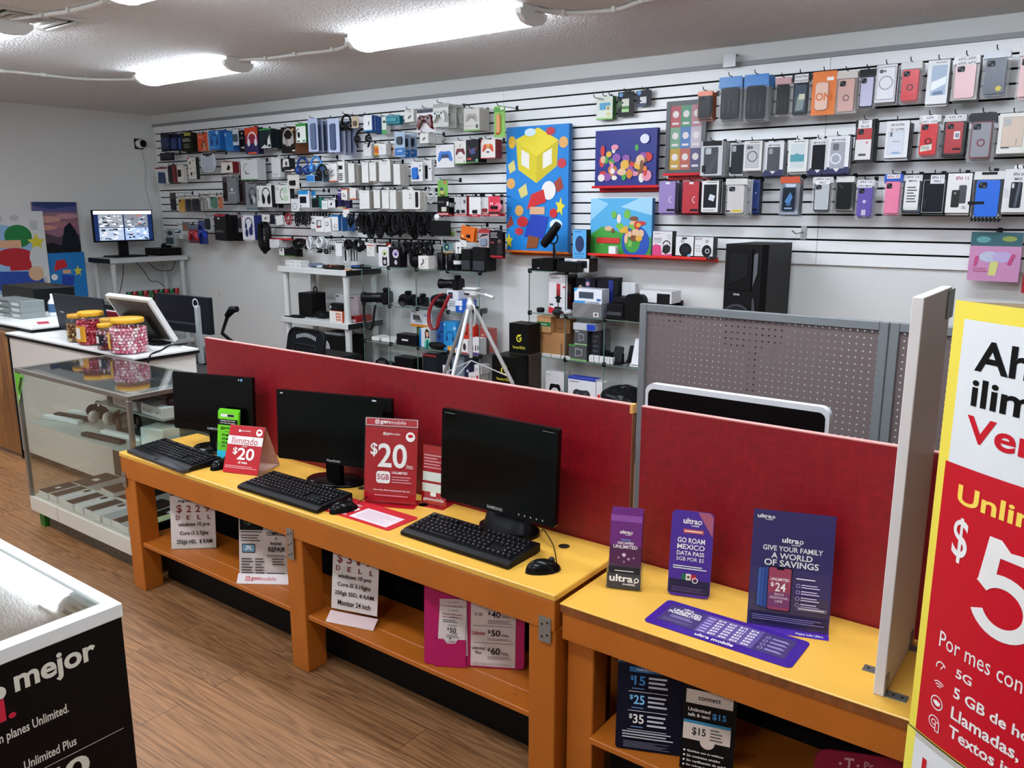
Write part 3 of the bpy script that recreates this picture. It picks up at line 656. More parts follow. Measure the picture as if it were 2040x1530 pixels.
for k in range(7):
    mb = MB(frame(o, a, 10)); z = .004-.0055*k; h2 = h_+.0022*k; mb.prism([(0, .003), (w_, .003), (w_, h2), (0, h2)], z-.0035, z, mat('#6b2a74', .35))
    if k == 0:
        mb.art(w_, h_, [('r', 0, .9, 1, .985, '#8a4a9a'), ('r', 0, .3, 1, .58, '#4f2048'), ('r', 0, .2, 1, .3, '#1c1420'), ('t', 'UNCAPPED', .25, .6, .76, .635, WH), ('t', 'UNLIMITED', .12, .545, .88, .59, WH), ('r', .35, .65, .66, .67, '#6d7bc0'), ('e', .47, .46, .06, .06, '#d9c5df'), ('e', .62, .41, .045, .045, '#a98cb5'), ('e', .3, .42, .03, .03, '#a98cb5'), ('e', .48, .37, .03, .03, '#a98cb5'), ('e', .78, .43, .03, .03, '#a98cb5'), ('ln', .2, .235, .8, .26, 1, WH)], z+.0006)
        ultra(mb, .027, .157, .036, .01, z+.001, mat(WH))
    l = mb.build('leaflet'); tag(l, 'dark purple leaflet at the front of the narrow clear holder' if k == 0 else 'purple leaflet behind the front one in the narrow clear holder', 'leaflet', 'purple leaflets in the clear holder')
# rounded purple card
o = (-.933, 1.965, ZE+.001)
mb = sign_plate(o, 18.6, 10, .114, .238, mat('#4b2c8e', .3), .014, .004)
mb.art(.114, .238, [('p', [(.62, .995), (.9, .995), (.985, .95), (.985, .72)], '#a85a6e'), ('r', .02, .04, .98, .2, '#241a3c'), ('r', .3, .745, .77, .79, '#d2604a'), ('ln', .33, .755, .74, .78, 1, WH),
  ('t', 'GO ROAM', .17, .63, .82, .69, WH), ('t', 'MEXICO', .17, .555, .82, .615, WH), ('t', 'DATA PASS', .17, .485, .82, .535, WH), ('t', '5GB POR $5', .17, .415, .82, .465, WH, 0, WH), ('ln', .1, .32, .9, .37, 2, WH),
  ('r', .32, .2, .42, .27, '#1d6b46'), ('r', .42, .2, .54, .275, '#e7e3dd'), ('r', .54, .21, .66, .27, '#b3202c'), ('e', .48, .237, .035, .035, '#6a4a2a'), ('ring', .64, .205, .06, .02, WH), ('ln', .1, .06, .9, .12, 3, '#5d4f80')], .0006)
ultra(mb, .032, .203, .05, .016, .001, mat(WH))
t = thing('sign_card', 'tall purple card with rounded corners standing on the right desk', 'sign', o); mb.build('card', t)
M2 = frame(o, 18.6, 0); mb = MB(M2); mb.add([(.03, .0006, -.07), (.084, .0006, -.07), (.07, .16, -.034), (.044, .16, -.034)], [(0, 1, 2, 3)], CARD); mb.build('easel_back', t)
def a3(mb, w, h):
    mb.art(w, h, [('r', 0, 0, 1, 1, '#2c1a63'), ('r', .02, .12, .98, .5, '#4a3558'), ('r', .02, .28, .98, .5, '#3d2a68'), ('r', .02, .02, .98, .12, '#1a1047'), ('t', 'GIVE YOUR FAMILY', .14, .655, .87, .7, WH), ('t', 'A WORLD', .25, .59, .75, .64, WH), ('t', 'OF SAVINGS', .17, .525, .83, .58, WH),
      ('rr', .1, .16, .34, .505, .03, '#16223f'), ('rr', .105, .165, .335, .5, .03, '#3c5ea6'), ('rr', .14, .155, .38, .51, .03, '#16223f'), ('rr', .145, .16, .375, .505, .03, '#345296'), ('rr', .18, .15, .42, .515, .03, '#16223f'), ('rr', .185, .155, .415, .51, .03, '#2d4887'), ('rr', .225, .14, .52, .52, .03, '#141021'), ('rr', .235, .148, .51, .512, .028, '#9a3f58'), ('r', .235, .17, .51, .3, '#7a3a66'), ('rr', .33, .495, .42, .515, .01, '#141021'),
      ('t', 'UNLIMITED', .26, .4, .49, .425, WH), ('t', '24', .32, .31, .45, .385, WH), ('t', '$', .265, .345, .305, .385, WH), ('t', 'EACH', .32, .275, .43, .295, WH, 0, WH), ('t', 'ADDITIONAL', .26, .245, .49, .265, WH, 0, WH), ('t', 'LINE', .33, .215, .42, .235, WH, 0, WH),
      ('ln', .57, .43, .8, .45, 1, WH), ('r', .6, .17, .96, .205, '#6a5f74'), ('ln', .62, .18, .93, .195, 1, WH), ('ln', .06, .05, .94, .1, 3, '#7d74a8')], .0006)
    for k in range(4): mb.art(w, h, [('ring', .6, .38-.055*k, .022, .006, '#b7aad8'), ('ln', .64, .36-.055*k, .86, .4-.055*k, 2, '#cfc4e2')], .006)
    ultra(mb, w*.37, h*.735, w*.26, h*.045, .006, mat(WH)); ultra(mb, w*.05, h*.93, w*.22, h*.035, .006, mat(WH))
t = acrylic('large purple acrylic sign about family savings on the right desk', (-.695, 1.94, ZE), 19, 10, .198, .297, .032, mat('#4a2a98', .3), (mat('#2c1a63', .25), a3))
mb = MB(frame((-.695, 1.94, ZE+.0012), 19, 0)); MM = Matrix(mb.M); mb.M = MM @ Matrix.Rotation(-PI/2, 4, 'X'); mb.text('Make Life Ultra', .12, -.024, .185, -.014, .0005, mat(WH), .6); mb.build('foot_lettering', t)
# ------------------------------------------------------------------ signs under the desks
ZS = .2262
def stand_sign(label, o, ang, tilt, w, h, art, lip=.03, lipm=None, bg='#d8cdc6', name='sign_holder', cat='sign', r=0):
    t = thing(name, label, cat, o); M = frame((o[0], o[1], o[2]+.002+(lip if lip > .03 else 0)), ang, tilt)
    mb = MB(M); mb.prism(rrect(0, 0, w, h, r) if r else [(0, 0), (w, 0), (w, h), (0, h)], -.002, 0, mat(bg, .5)); mb.art(w, h, art, .0006); mb.build('printed_sheet', t)
    M2 = frame(o, ang, 0); mb = MB(M2)
    if lip: mb.add([(-.003, .028, .0), (w+.003, .028, .0), (w+.003, .001, lip), (-.003, .001, lip)], [(0, 3, 2, 1)], lipm or ACRYL)
    mb.add([(.0, .0008, -.05), (w, .0008, -.05), (w, .0008, lip), (0, .0008, lip)], [(3, 2, 1, 0)], ACRYL); mb.build('foot', t); return t
BR_ = '#7c1f1c'; BK = '#141012'
stand_sign('price sign reading $229 on the shelf under the left end of the desk', (-3.145, 1.785, ZS), 42, 9, .185, .228, [('t', 'special', .18, .86, .8, .925, BK), ('t', '$', .14, .66, .26, .83, BR_), ('t', '2', .36, .68, .47, .81, BR_), ('t', '2', .56, .68, .67, .81, BR_), ('t', '9', .77, .68, .88, .81, BR_), ('t', 'D', .12, .545, .21, .625, BR_), ('t', 'E', .36, .545, .44, .625, BR_), ('t', 'L', .6, .545, .68, .625, BR_), ('t', 'L', .83, .545, .91, .625, BR_), ('t', 'windows 10 pro', .17, .4, .87, .495, BK), ('t', 'Core i3 3.7ghz', .2, .235, .84, .33, BK), ('t', '250gb HD,  8 RAM', .12, .07, .92, .17, BK)], .012)
t = stand_sign('flyer for computer and phone repair on the shelf behind the desk leg', (-2.655, 1.775, ZS), 34, 8, .2, .255, [('r', .02, .78, .48, .98, '#10120f'), ('ln', .04, .74, .46, .77, 1, BK), ('ln', .04, .6, .42, .72, 3, '#5d5450'), ('rr', .06, .43, .32, .57, .02, '#1e2426'), ('rr', .075, .445, .305, .555, .01, '#6f95a8'), ('p', [(.14, .47), (.24, .53), (.22, .545), (.12, .485)], '#cfd8dc'), ('p', [(.24, .47), (.14, .53), (.16, .545), (.26, .485)], '#cfd8dc'), ('t', 'COMPUTER', .55, .7, .93, .76, BK), ('t', '&', .72, .64, .76, .68, BK), ('t', 'PHONE', .62, .55, .84, .6, BK), ('t', 'REPAIR', .58, .45, .92, .53, BK), ('ln', .55, .37, .95, .41, 2, '#6a605c'), ('ln', .05, .1, .28, .36, 6, '#4f4744'), ('ln', .32, .1, .5, .36, 6, '#4f4744'), ('ln', .66, .24, .9, .36, 3, '#4f4744'), ('ln', .55, .06, .96, .14, 2, '#4f4744')], .0, None, '#cfc3bb')
M = frame((-2.655, 1.775, ZS), 34, 0); mb = MB(M); mb.add([(-.002, .032, .003), (.203, .032, .003), (.203, .001, .028), (-.002, .001, .028)], [(0, 3, 2, 1)], mat('#e6dcda', .3))
mb.M = M @ Matrix(((1, 0, 0, 0), (0, .78, .62, 0), (0, -.63, .78, .0285), (0, 0, 0, 1))); gen(mb, 0, 0, .03, .012, .018, .001, mat('#c23a4a'), mat('#e6dcda'), .1); mb.build('lip', t)
c = [(-.55, .3), (0, .6), (.55, .3), (.55, -.3), (0, -.6), (-.55, -.3)]
mb = MB(frame((-2.655, 1.775, ZS+.002), 34, 8)); cx_, cy_, s_ = .04, .238, .03
for p, q in list(zip(c, c[1:]+c[:1]))+[((0, 0), (0, -.6)), ((0, 0), (-.55, .3)), ((0, 0), (.55, .3))]: mb.tube([(cx_+p[0]*s_, cy_+p[1]*s_, .0016), (cx_+q[0]*s_, cy_+q[1]*s_, .0016)], .0008, mat('#9dbb9a'), 4)
mb.build('box_emblem', t)
stand_sign('price sign reading $319 on the shelf under the middle of the desk', (-2.139, 1.79, ZS), 16, 8, .185, .222, [('t', '$', .1, .74, .22, .9, BR_), ('t', '3', .31, .76, .42, .9, BR_), ('t', '1', .53, .76, .6, .9, BR_), ('t', '9', .72, .76, .84, .9, BR_), ('t', 'D', .08, .63, .17, .71, BR_), ('t', 'E', .33, .63, .41, .71, BR_), ('t', 'L', .57, .63, .65, .71, BR_), ('t', 'L', .81, .63, .89, .71, BR_), ('t', 'windows 10 pro', .13, .5, .85, .585, BK), ('t', 'Core i5 3.19ghz', .13, .365, .85, .45, BK), ('t', '250gb SSD, 8 RAM', .08, .225, .92, .31, BK), ('t', 'Monitor 24 inch', .15, .08, .86, .165, BK)], .035, mat('#b98f8a', .25, alpha=.85))
MG = '#b5165e'
t = thing('display_board', 'magenta phone plan board leaning on the shelf with a price sheet', 'display board', (-1.5, 1.9, ZS))
o = (-1.665, 1.758, ZS+.001); a = 30
mb = sign_plate(o, a, 6, .32, .3, mat(MG, .4), .012, .004); mb.art(.32, .3, [('t', 'T', .36, .86, .42, .93, '#d88ab0'), ('r', .06, .7, .5, .79, MG)], .0006); mb.build('board', t)
mb = MB(frame(o, a, 6)); mb.prism([(.034, .0), (.136, .0), (.136, .09), (.11, .09), (.1, .076), (.074, .076), (.064, .09), (.034, .09)], .008, .0095, mat('#b3145c', .4)); mb.box(.034, .136, 0, .003, .0005, .008, mat(MG, .4))
for s in (.034, .1345): mb.box(s, s+.0015, 0, .09, .0005, .008, mat(MG, .4))
mb.build('pocket', t)
mb = MB(frame(o, a, 6)); M = mb.M; mb.M = M @ Matrix.Translation((.15, .006, 0)); mb.prism([(0, 0), (.142, 0), (.142, .205), (0, .205)], .0012, .0016, mat('#d9cbc4', .5))
mb.art(.142, .205, [('t', '10 GB', .08, .8, .26, .85, '#5f5154'), ('t', '40', .46, .78, .66, .88, BK), ('t', '$', .38, .82, .44, .88, BK), ('t', '/mo.', .68, .78, .86, .83, BK, 0, BK), ('ln', .38, .68, .92, .75, 3, '#8d807c'), ('r', .06, .645, .96, .652, '#6a5f5c'), ('t', 'Unlimited', .03, .5, .32, .56, '#a02a52'), ('t', '50', .46, .49, .66, .59, BK), ('t', '$', .38, .53, .44, .59, BK), ('t', '/mo.', .68, .49, .86, .54, BK, 0, BK), ('ln', .38, .42, .92, .46, 2, '#8d807c'), ('r', .06, .375, .96, .382, '#6a5f5c'),
   ('t', 'Unlimited', .03, .27, .32, .32, '#3c3436'), ('t', 'Plus', .11, .2, .24, .25, '#3c3436'), ('t', '60', .46, .2, .66, .31, BK), ('t', '$', .38, .25, .44, .31, BK), ('t', '/mo.', .68, .2, .86, .26, BK, 0, BK), ('ln', .38, .13, .92, .18, 2, '#8d807c'), ('ln', .06, .03, .94, .07, 2, '#a89b96')], .0022); mb.build('price_sheet', t)
for k in range(2):
    mb = MB(frame(o, a, 6) @ Matrix.Translation((.042+.014*k, .012+.022*k, .0055-.0022*k)) @ Matrix.Rotation(-.05 if k == 0 else .03, 4, 'Z')); mb.prism([(0, 0), (.086, 0), (.086, .185), (0, .185)], 0, .0008, mat('#d9cfca' if k == 0 else '#c9b5b3', .5))
    mb.art(.086, .185, [('t', 'T prepaid', .3, .93, .7, .96, '#5f5154'), ('t', 'Flexible Monthly', .12, .85, .86, .885, '#a02a52'), ('t', 'Plans for Everyone', .12, .8, .9, .835, '#a02a52'), ('ln', .14, .72, .7, .78, 2, '#5f5154'), ('t', '50', .42, .55, .66, .64, BK), ('t', '$', .32, .59, .4, .64, BK), ('ln', .3, .46, .8, .52, 2, '#8d807c'), ('t', '40', .42, .25, .66, .34, BK), ('t', '$', .32, .29, .4, .34, BK), ('t', '10 GB', .42, .38, .62, .41, BK), ('t', 'Unlimited', .35, .67, .68, .7, '#5f5154')], .0012)
    l = mb.build('leaflet'); tag(l, 'white leaflet standing in the pocket of the magenta board' if k == 0 else 'tilted grey leaflet behind the white one in the magenta board', 'leaflet')
ZS2 = .2152; NV = '#0a0d22'; CY = '#3f8fd0'
items = [('r', 0, .86, 1, .998, '#c9bcb2'), ('r', 0, .845, 1, .86, '#2b5f80'), ('r', .17, .765, .74, .815, '#2a6ea8'), ('t', 'PLANES SIN CONTRATO', .28, .782, .62, .8, WH)]
for k, (s, c) in enumerate((('15', CY), ('25', '#7fc3ee'), ('35', WH))):
    v = .64-.185*k; items += [('t', s, .25, v, .41, v+.09, c), ('t', '$', .19, v+.04, .24, v+.09, c), ('ln', .46, v-.03, .74, v+.1, 3, '#c9ced8'), ('ln', .22, v-.045, .4, v-.02, 1, '#5f84b4'), ('r', .17, v-.065, .75, v-.06, '#e9e9ee')]
items += [('ln', .1, .12, .85, .2, 3, '#c9ced8'), ('ln', .12, .03, .8, .1, 5, '#6a7088')]
stand_sign('tall black board with blue and white prices under the right desk', (-.975, 1.77, ZS2), 24, 7, .18, .285, items, .0, None, NV, 'display_board', 'display board', .01)
items = [('r', .05, .78, .93, .94, '#d0c2b6'), ('t', 'connect', .28, .83, .7, .88, '#171513'), ('t', 'Unlimited', .1, .69, .52, .73, WH), ('t', 'talk & text', .1, .63, .52, .67, WH), ('t', '$15', .56, .63, .82, .71, CY), ('r', .03, .36, .92, .56, '#d0c2b6'), ('r', .03, .55, .92, .585, '#2f84a8'), ('e', .5, .36, .14, .14, '#d0c2b6'), ('t', '$15', .2, .41, .46, .51, '#171513'), ('ln', .54, .38, .78, .53, 4, '#5d534c')]
for k, s in enumerate(('Quédate con tu teléfono', 'Sin contratos anuales', 'Sin verificación de crédito', 'Sin cobros inesperados')): items += [('e', .08, .225-.055*k, .02, .02, WH), ('t', s, .13, .212-.055*k, .13+.03*len(s), .24-.055*k, WH)]
stand_sign('narrower black board reading connect beside the tall price board', (-.80, 1.80, ZS2), 16, 7, .135, .23, items, .0, None, '#060608', 'display_board', 'display board')
t = thing('display_board', 'dark magenta board with rounded corner low behind the yellow display, under the right desk', 'display board', (-.4, 1.9, ZS2))
o = (-.47, 1.84, ZS2+.001); mb = sign_plate(o, 24, 5, .22, .165, mat('#8a1236', .4), .03, .006); mb.art(.22, .165, [('t', 'T', .3, .72, .4, .92, '#d6a2ab'), ('e', .26, .82, .02, .02, '#d6a2ab'), ('e', .44, .82, .02, .02, '#d6a2ab'), ('t', 'Pr', .5, .78, .6, .9, '#c38791'), ('p', [(.35, .0), (.62, .0), (.62, .38), (.52, .34)], '#c9a9a9')], .0006); mb.build('board', t)
# ================================================================== curved cardboard display at the right
YEL = mat('#e8d44e', .4); RDV = mat('#c00d22', .35); WHC = mat('#d9dcdc', .4)
A0 = (-.198, 1.30); H0 = math.radians(-40); RR = .877
def bend(mb, out=0):
    t0 = H0; V = []
    for u, v, wz in mb.v:
        th = t0+u/RR; r = RR+wz
        x = A0[0]+RR*(math.sin(th)-math.sin(t0)); y = A0[1]-RR*(math.cos(th)-math.cos(t0))
        V.append((x+math.sin(th)*wz, y-math.cos(th)*wz, v))
    mb.v = V; return mb
def strip(mb, u0, u1, v0, v1, wz, m, n=24):
    k = max(1, int(n*(u1-u0)/.6)+1)
    V = []
    for i in range(k+1): V += [(u0+(u1-u0)*i/k, v0, wz), (u0+(u1-u0)*i/k, v1, wz)]
    mb.add(V, [(2*i, 2*i+2, 2*i+3, 2*i+1) for i in range(k)], m, True)
UW = 2*math.radians(20)*RR
t = thing('display_stand', 'tall curved cardboard display with yellow edges and a giant $5 at the right edge', 'display stand', (.08, 1.2, 0))
mb = MB(); strip(mb, 0, UW, .862, 1.524, 0, YEL); strip(mb, .02, UW-.02, 1.295, 1.5, .0006, WHC); strip(mb, .015, UW-.015, .864, 1.295, .0006, RDV)
BKV = mat('#0c0c0d', .4); YT = mat('#f0cf55', .4); WV = mat('#e4e2dd', .4)
def L(s, u0, v0, u1, v1, m, b=1.2): mb.text(s, u0, v0, u1, v1, .0012, m, b)
def five(u, v, w, h):
    g = lambda P: mb.poly([(u+w*a, v+h*b) for a, b in P], .0012, WV)
    g([(.2, 1), (.98, 1), (.98, .82), (.38, .82)]); g([(.2, 1), (.39, .9), (.34, .56), (.1, .5)])
    V = []
    for i in range(29):
        a = math.radians(146-302*i/28)
        for r in (.6, 1): V.append((u+w*(.48+.47*r*math.cos(a)), v+h*(.325+.335*r*math.sin(a)), .0014))
    mb.add(V, [(2*i, 2*i+1, 2*i+3, 2*i+2) for i in range(28)], WV)
L('Ahora', .047, 1.432, .235, 1.475, BKV); L('ilimitado', .047, 1.383, .29, 1.422, BKV); L('Verizon', .045, 1.333, .27, 1.37, RDV)
L('Unlimited', .044, 1.241, .265, 1.269, YT); L('$', .044, 1.155, .07, 1.222, WV, .6); five(.082, 1.076, .108, .138)
L('Por mes con activación', .042, 1.018, .29, 1.043, WV, 0)
L('5G', .077, .987, .104, 1.001, WV); L('5 GB de hotspot', .077, .95, .25, .972, WV); L('Llamadas, textos', .077, .918, .265, .941, WV); L('Textos internacionales', .077, .892, .32, .911, WV)
mb.ring(.05, .987, .008, .002, .0012, WV, 20, 200, 16); mb.poly([(.049, .984), (.051, .984), (.056, .993), (.055, .9935)], .0012, WV)
for k in range(3): mb.ring(.05, .952, .004+.004*k, .0016, .0012, WV, 45, 135, 10)
mb.ring(.05, .929, .0105, .0018, .0012, WV); mb.poly([(.043, .931), (.049, .933), (.057, .931), (.056, .926), (.05, .924), (.045, .927)], .0014, WV)
mb.ring(.049, .897, .0095, .0016, .0012, WV); mb.ring(.049, .897, .004, .0014, .0014, WV); mb.poly([(.052, .884), (.06, .884), (.06, .9), (.052, .9)], .0016, RDV)
for p, q in (((.052, .884), (.0535, .9)), ((.0585, .884), (.06, .9)), ((.052, .884), (.06, .8855)), ((.052, .8985), (.06, .9))): mb.poly([p, (q[0], p[1]), q, (p[0], q[1])], .0018, WV)
bend(mb).build('upper_sheet', t)
mb = MB(); strip(mb, 0, UW, .02, .8612, .002, mat('#e6dc58', .4)); strip(mb, .018, UW-.018, .03, .852, .0026, WHC); strip(mb, .018, UW-.018, .852, .8612, .0026, mat('#b9b6ae', .5)); mb.text('U', .038, .79, .075, .83, .0034, RDV, 1.2)
bend(mb).build('lower_sheet', t)
mb = MB()
th = H0+UW/RR; B0 = (A0[0]+RR*(math.sin(th)-math.sin(H0)), A0[1]-RR*(math.cos(th)-math.cos(H0)))
nx, ny = (B0[1]-A0[1]), -(B0[0]-A0[0]); ln_ = math.hypot(nx, ny); nx, ny = -nx/ln_, -ny/ln_
V = []
for i in range(13):
    s = i/12; bulge = .11*(1-(2*s-1)**2)
    x = A0[0]+(B0[0]-A0[0])*s+nx*bulge; y = A0[1]+(B0[1]-A0[1])*s+ny*bulge; V += [(x, y, .02), (x, y, 1.522)]
mb.add(V, [(2*i, 2*i+2, 2*i+3, 2*i+1) for i in range(12)], mat('#b9a68a', .7), True); mb.build('back_sheet', t)
mb = MB(); mb.prism([(V[2*i][0], V[2*i][1]) for i in range(13)]+[(A0[0]+RR*(math.sin(H0+UW/RR*i/10)-math.sin(H0)), A0[1]-RR*(math.cos(H0+UW/RR*i/10)-math.cos(H0))) for i in range(9, 0, -1)], .0, .019, CARD); mb.build('base', t)
# ================================================================== showcase in the near left corner
WFR = mat('#dfe2de', .35)
t = thing('display_counter', 'glass-topped white counter with a black lettered end in the near left corner', 'counter', (-2.2, .2, 0))
x1, y1, zt = -1.398, .69, .95
mb = MB(); mb.box(x1-.03, x1, -.55, y1, zt-.028, zt, WFR, .002); mb.box(-3.0, x1-.0305, y1-.022, y1, zt-.028, zt, WFR, .002); mb.box(-3.0, x1-.0305, -.55, -.52, zt-.028, zt, WFR, .002); mb.box(-3.0, -2.97, -.5195, y1-.0225, zt-.028, zt, WFR, .002); mb.build('top_frame', t)
MB().box(-2.969, x1-.031, -.519, y1-.023, zt-.012, zt-.006, clearglass(.34, .9)).build('glass_top', t)
mb = MB(); mb.box(x1-.02, x1-.001, -.54, y1-.004, .02, zt-.0285, mat('#060607', .35))
mb.M = frame((x1-.001, 0, 0), 90, 0); CR = mat('#d8d6c6', .45); z_ = .0008
mb.text('mejor', .499, .853, .634, .904, z_, CR, 1.6); mb.text('o', .452, .862, .486, .889, z_, CR, 1.6); mb.text('d.', .45, .824, .496, .865, z_, mat('#c8203c', .45), 1.6); mb.text('n planes Unlimited.', .466, .783, .578, .806, z_, CR, .9); mb.text('Unlimited Plus', .497, .721, .584, .738, z_, CR, .9)
mb.poly([(.3, .7068), (.668, .7068), (.668, .7078), (.3, .7078)], z_, CR); mb.text('50', .515, .655, .602, .697, z_, CR, 1.6); mb.build('end_panel', t)
MB().box(-2.995, x1-.0205, y1-.008, y1-.003, .12, zt-.0285, PANE).build('front_glass', t)
mb = MB(); mb.box(-2.995, x1-.0205, -.54, -.52, .02, zt-.0285, WFR); mb.build('back_panel', t)
mb = MB(); mb.box(-2.995, x1-.0205, -.519, y1-.009, .02, .12, WFR); mb.build('base', t)
MB().box(-2.99, x1-.022, -.5, y1-.03, .6, .606, mat('#b7bdb6', .3)).build('shelf', t)
def rbox(name, cat, label, x0, x1, y0, y1, z0, z1, m, art=None, side=None, bev=.0015, group=None, ang=0, top=None, artside=None):
    """a carton with printing on the face turned to the room"""
    cx, cy = (x0+x1)/2, (y0+y1)/2; a = math.radians(ang); w, d, h = x1-x0, y1-y0, z1-z0
    M = Matrix.Translation((cx, cy, z0+.0004)) @ Matrix.Rotation(a, 4, 'Z')
    mb = MB(M); mb.box(-w/2, w/2, -d/2, d/2, 0, h, side or m, bev)
    if side: mb.poly
    F = M @ Matrix(((1, 0, 0, -w/2), (0, 0, -1, -d/2), (0, 1, 0, 0), (0, 0, 0, 1))); mb.M = F
    its = ([('r', .01, .01, .99, .99, m)] if side else []) + (art or [])
    mb.art(w, h, its)
    if top: mb.M = M; mb.poly([(-w/2+.001, -d/2+.001), (w/2-.001, -d/2+.001), (w/2-.001, d/2-.001), (-w/2+.001, d/2-.001)], h+.0005, top)
    if artside: mb.M = M @ Matrix(((0, 0, 1, w/2), (1, 0, 0, -d/2), (0, 1, 0, 0), (0, 0, 0, 1))); mb.art(d, h, artside)
    return solo(name, mb, label, cat, group)
# ================================================================== long glass showcase left of the desks
ALU = mat('#8f8a82', .35, .7); CREAM = mat('#cfc9bb', .5)
cx0, cx1, cy0, cy1, cz = -4.52, -3.425, 1.805, 2.285, .852
t = thing('glass_showcase', 'glass display case full of phone boxes beside the long desk', 'display case', ((cx0+cx1)/2, (cy0+cy1)/2, 0))
for x in (cx0, cx1-.02): MB().box(x, x+.02, cy0, cy0+.02, .17, cz-.022, ALU, .002).build('corner_post', t)
for x in (cx0, cx1-.02): MB().box(x, x+.02, cy1-.02, cy1, .17, cz-.022, ALU, .002).build('rear_post', t)
mb = MB(); mb.box(cx0, cx1, cy0, cy0+.018, cz-.021, cz, ALU, .002); mb.box(cx0, cx1, cy1-.018, cy1, cz-.021, cz, ALU, .002); mb.box(cx0, cx0+.018, cy0+.0185, cy1-.0185, cz-.021, cz, ALU, .002); mb.box(cx1-.018, cx1, cy0+.0185, cy1-.0185, cz-.021, cz, ALU, .002); mb.build('top_frame', t)
MB().box(cx0+.0185, cx1-.0185, cy0+.0185, cy1-.0185, cz-.008, cz-.002, TOPGLASS).build('glass_top', t)
MB().box(cx0+.021, cx1-.021, cy0+.006, cy0+.011, .172, cz-.022, PANE).build('front_glass', t)
for x in (cx0+.006, cx1-.011): MB().box(x, x+.005, cy0+.021, cy1-.021, .172, cz-.022, PANE).build('side_glass', t)
mb = MB(); mb.box(cx0, cx1, cy0, cy1, .09, .169, CREAM, .002); mb.poly
mb.box(cx0+.3, cx0+.3015, cy0-.0008, cy0, .09, .169, mat('#6a665c', .6)); mb.build('deck', t)
mb = MB(); mb.box(cx0+.08, cx1-.02, cy0+.05, cy1-.02, 0, .0895, worn('#5d5142', '#2c2721', 'grimy_kick', .7, 7, .6)); mb.build('kick_base', t)
mb = MB(); mb.box(cx0+.02, cx0+.07, cy0+.03, cy0+.08, 0, .0895, mat('#1f6a1d', .5)); mb.build('foot', t)
mb = MB(); mb.box(cx0+.0215, cx1-.0215, cy1-.03, cy1-.022, .17, cz-.022, mat('#3d372f', .6)); mb.build('back_panel', t)
MB().box(cx0+.03, cx1-.03, cy0+.03, cy1-.04, .565, .571, mat('#c3d3c8', .1, alpha=.55)).build('glass_shelf', t)
MB().box(cx0+.45, cx1-.03, cy0+.17, cy1-.04, .70, .705, mat('#c3d3c8', .1, alpha=.55)).build('glass_shelf', t)
mb = MB(); mb.box(cx0+.03, cx0+.036, cy0+.1, cy1-.05, .571, .7, mat('#c3d3c8', .1, alpha=.5))
mb = MB(frame((cx0+.012, cy0-.0004, .66), 0)); mb.prism([(0, 0), (.1, .165), (.02, .17), (0, .17)], .0002, .0012, mat('#63b52c', .5)); mb.prism([(.03, .06), (.085, .15), (.06, .155), (.02, .09)], .0013, .0016, '#1f3a12'); mb.text('2.99', .012, .03, .03, .055, .002, mat(WH)); tag(mb.build('price_sticker'), 'bright green sticker on the left front corner of the glass case', 'sticker')
# dark game mat under the top glass, with its title
mb = MB(flat((-4.0, 2.045, cz-.0145), 0)); mb.prism([(-.46, -.15), (.52, -.21), (.52, .2), (-.46, .2)], 0, .002, mat('#1b2a33', .5)); mb.prism([(.44, -.18), (.5, -.2), (.5, .19), (.44, .19)], .0021, .0025, '#aeb6ba')
tm = MB(flat((-4.0, 2.045, cz-.0112), 0)); mb.M = flat((-3.86, 2.03, cz-.0118), 20) @ Matrix.Rotation(0, 4, 'Z'); mb.text('JUSTICE', 0, 0, .27, .05, 0, mat('#a9b3b8', .5), 0)
solo('game_mat', mb, 'dark blue-grey mat with pale lettering lying under the glass case top', 'mat')
random.seed(3)
zd_ = .1695
k = 0; x = cx0+.035
def phonebox(x, y, w, d, h, top, label, ang=0, side='#d9d9d6', cam=True):
    M = flat((x, y, zd_), ang); mb = MB(M); mb.box(0, w, 0, d, .0003, h, side, .002); mb.add([(.002, .002, h+.0004), (w-.002, .002, h+.0004), (w-.002, d-.002, h+.0004), (.002, d-.002, h+.0004)], [(0, 1, 2, 3)], top)
    if cam: mb.prism(rrect(w*.12, d*.72, w*.5, d*.94, .008), h+.0005, h+.001, '#0e0e10' if top != '#17161a' else '#4a484c'); mb.poly(rrect(w*.36, d*.4, w*.64, d*.56, .006), h+.0008, mat('#d6d6d8'))
    return solo('phone_box', mb, label, 'phone box', 'phone boxes in the glass case')
front = ['#2a2220', '#2a2220', '#d7dbd8', '#211e22', '#dfe3e0', '#1f1d24', '#d4d8d8', '#a9b2b4', '#231f20', '#a7afb2', '#151515', '#c9d6a4']
nm = ['black', 'second black', 'white', 'third black', 'second white', 'fourth black', 'third white', 'silver', 'fifth black', 'second silver', 'thick black', 'pale green topped']
xs = [-4.47, -4.36, -4.268, -4.18, -4.092, -4.004, -3.914, -3.824, -3.744, -3.658, -3.578, -3.514]
for i, (c, n_, x) in enumerate(zip(front, nm, xs)):
    w = .1 if i < 1 else .078; wd = .072 if i > 9 else w
    phonebox(x, cy0+.025+.004*(i % 3), wd, .165, .034 if i < 10 else .07, c, n_+' phone box in the front row inside the glass case', 0, '#d9d9d6' if i < 10 else '#16181a', i % 2 == 0)
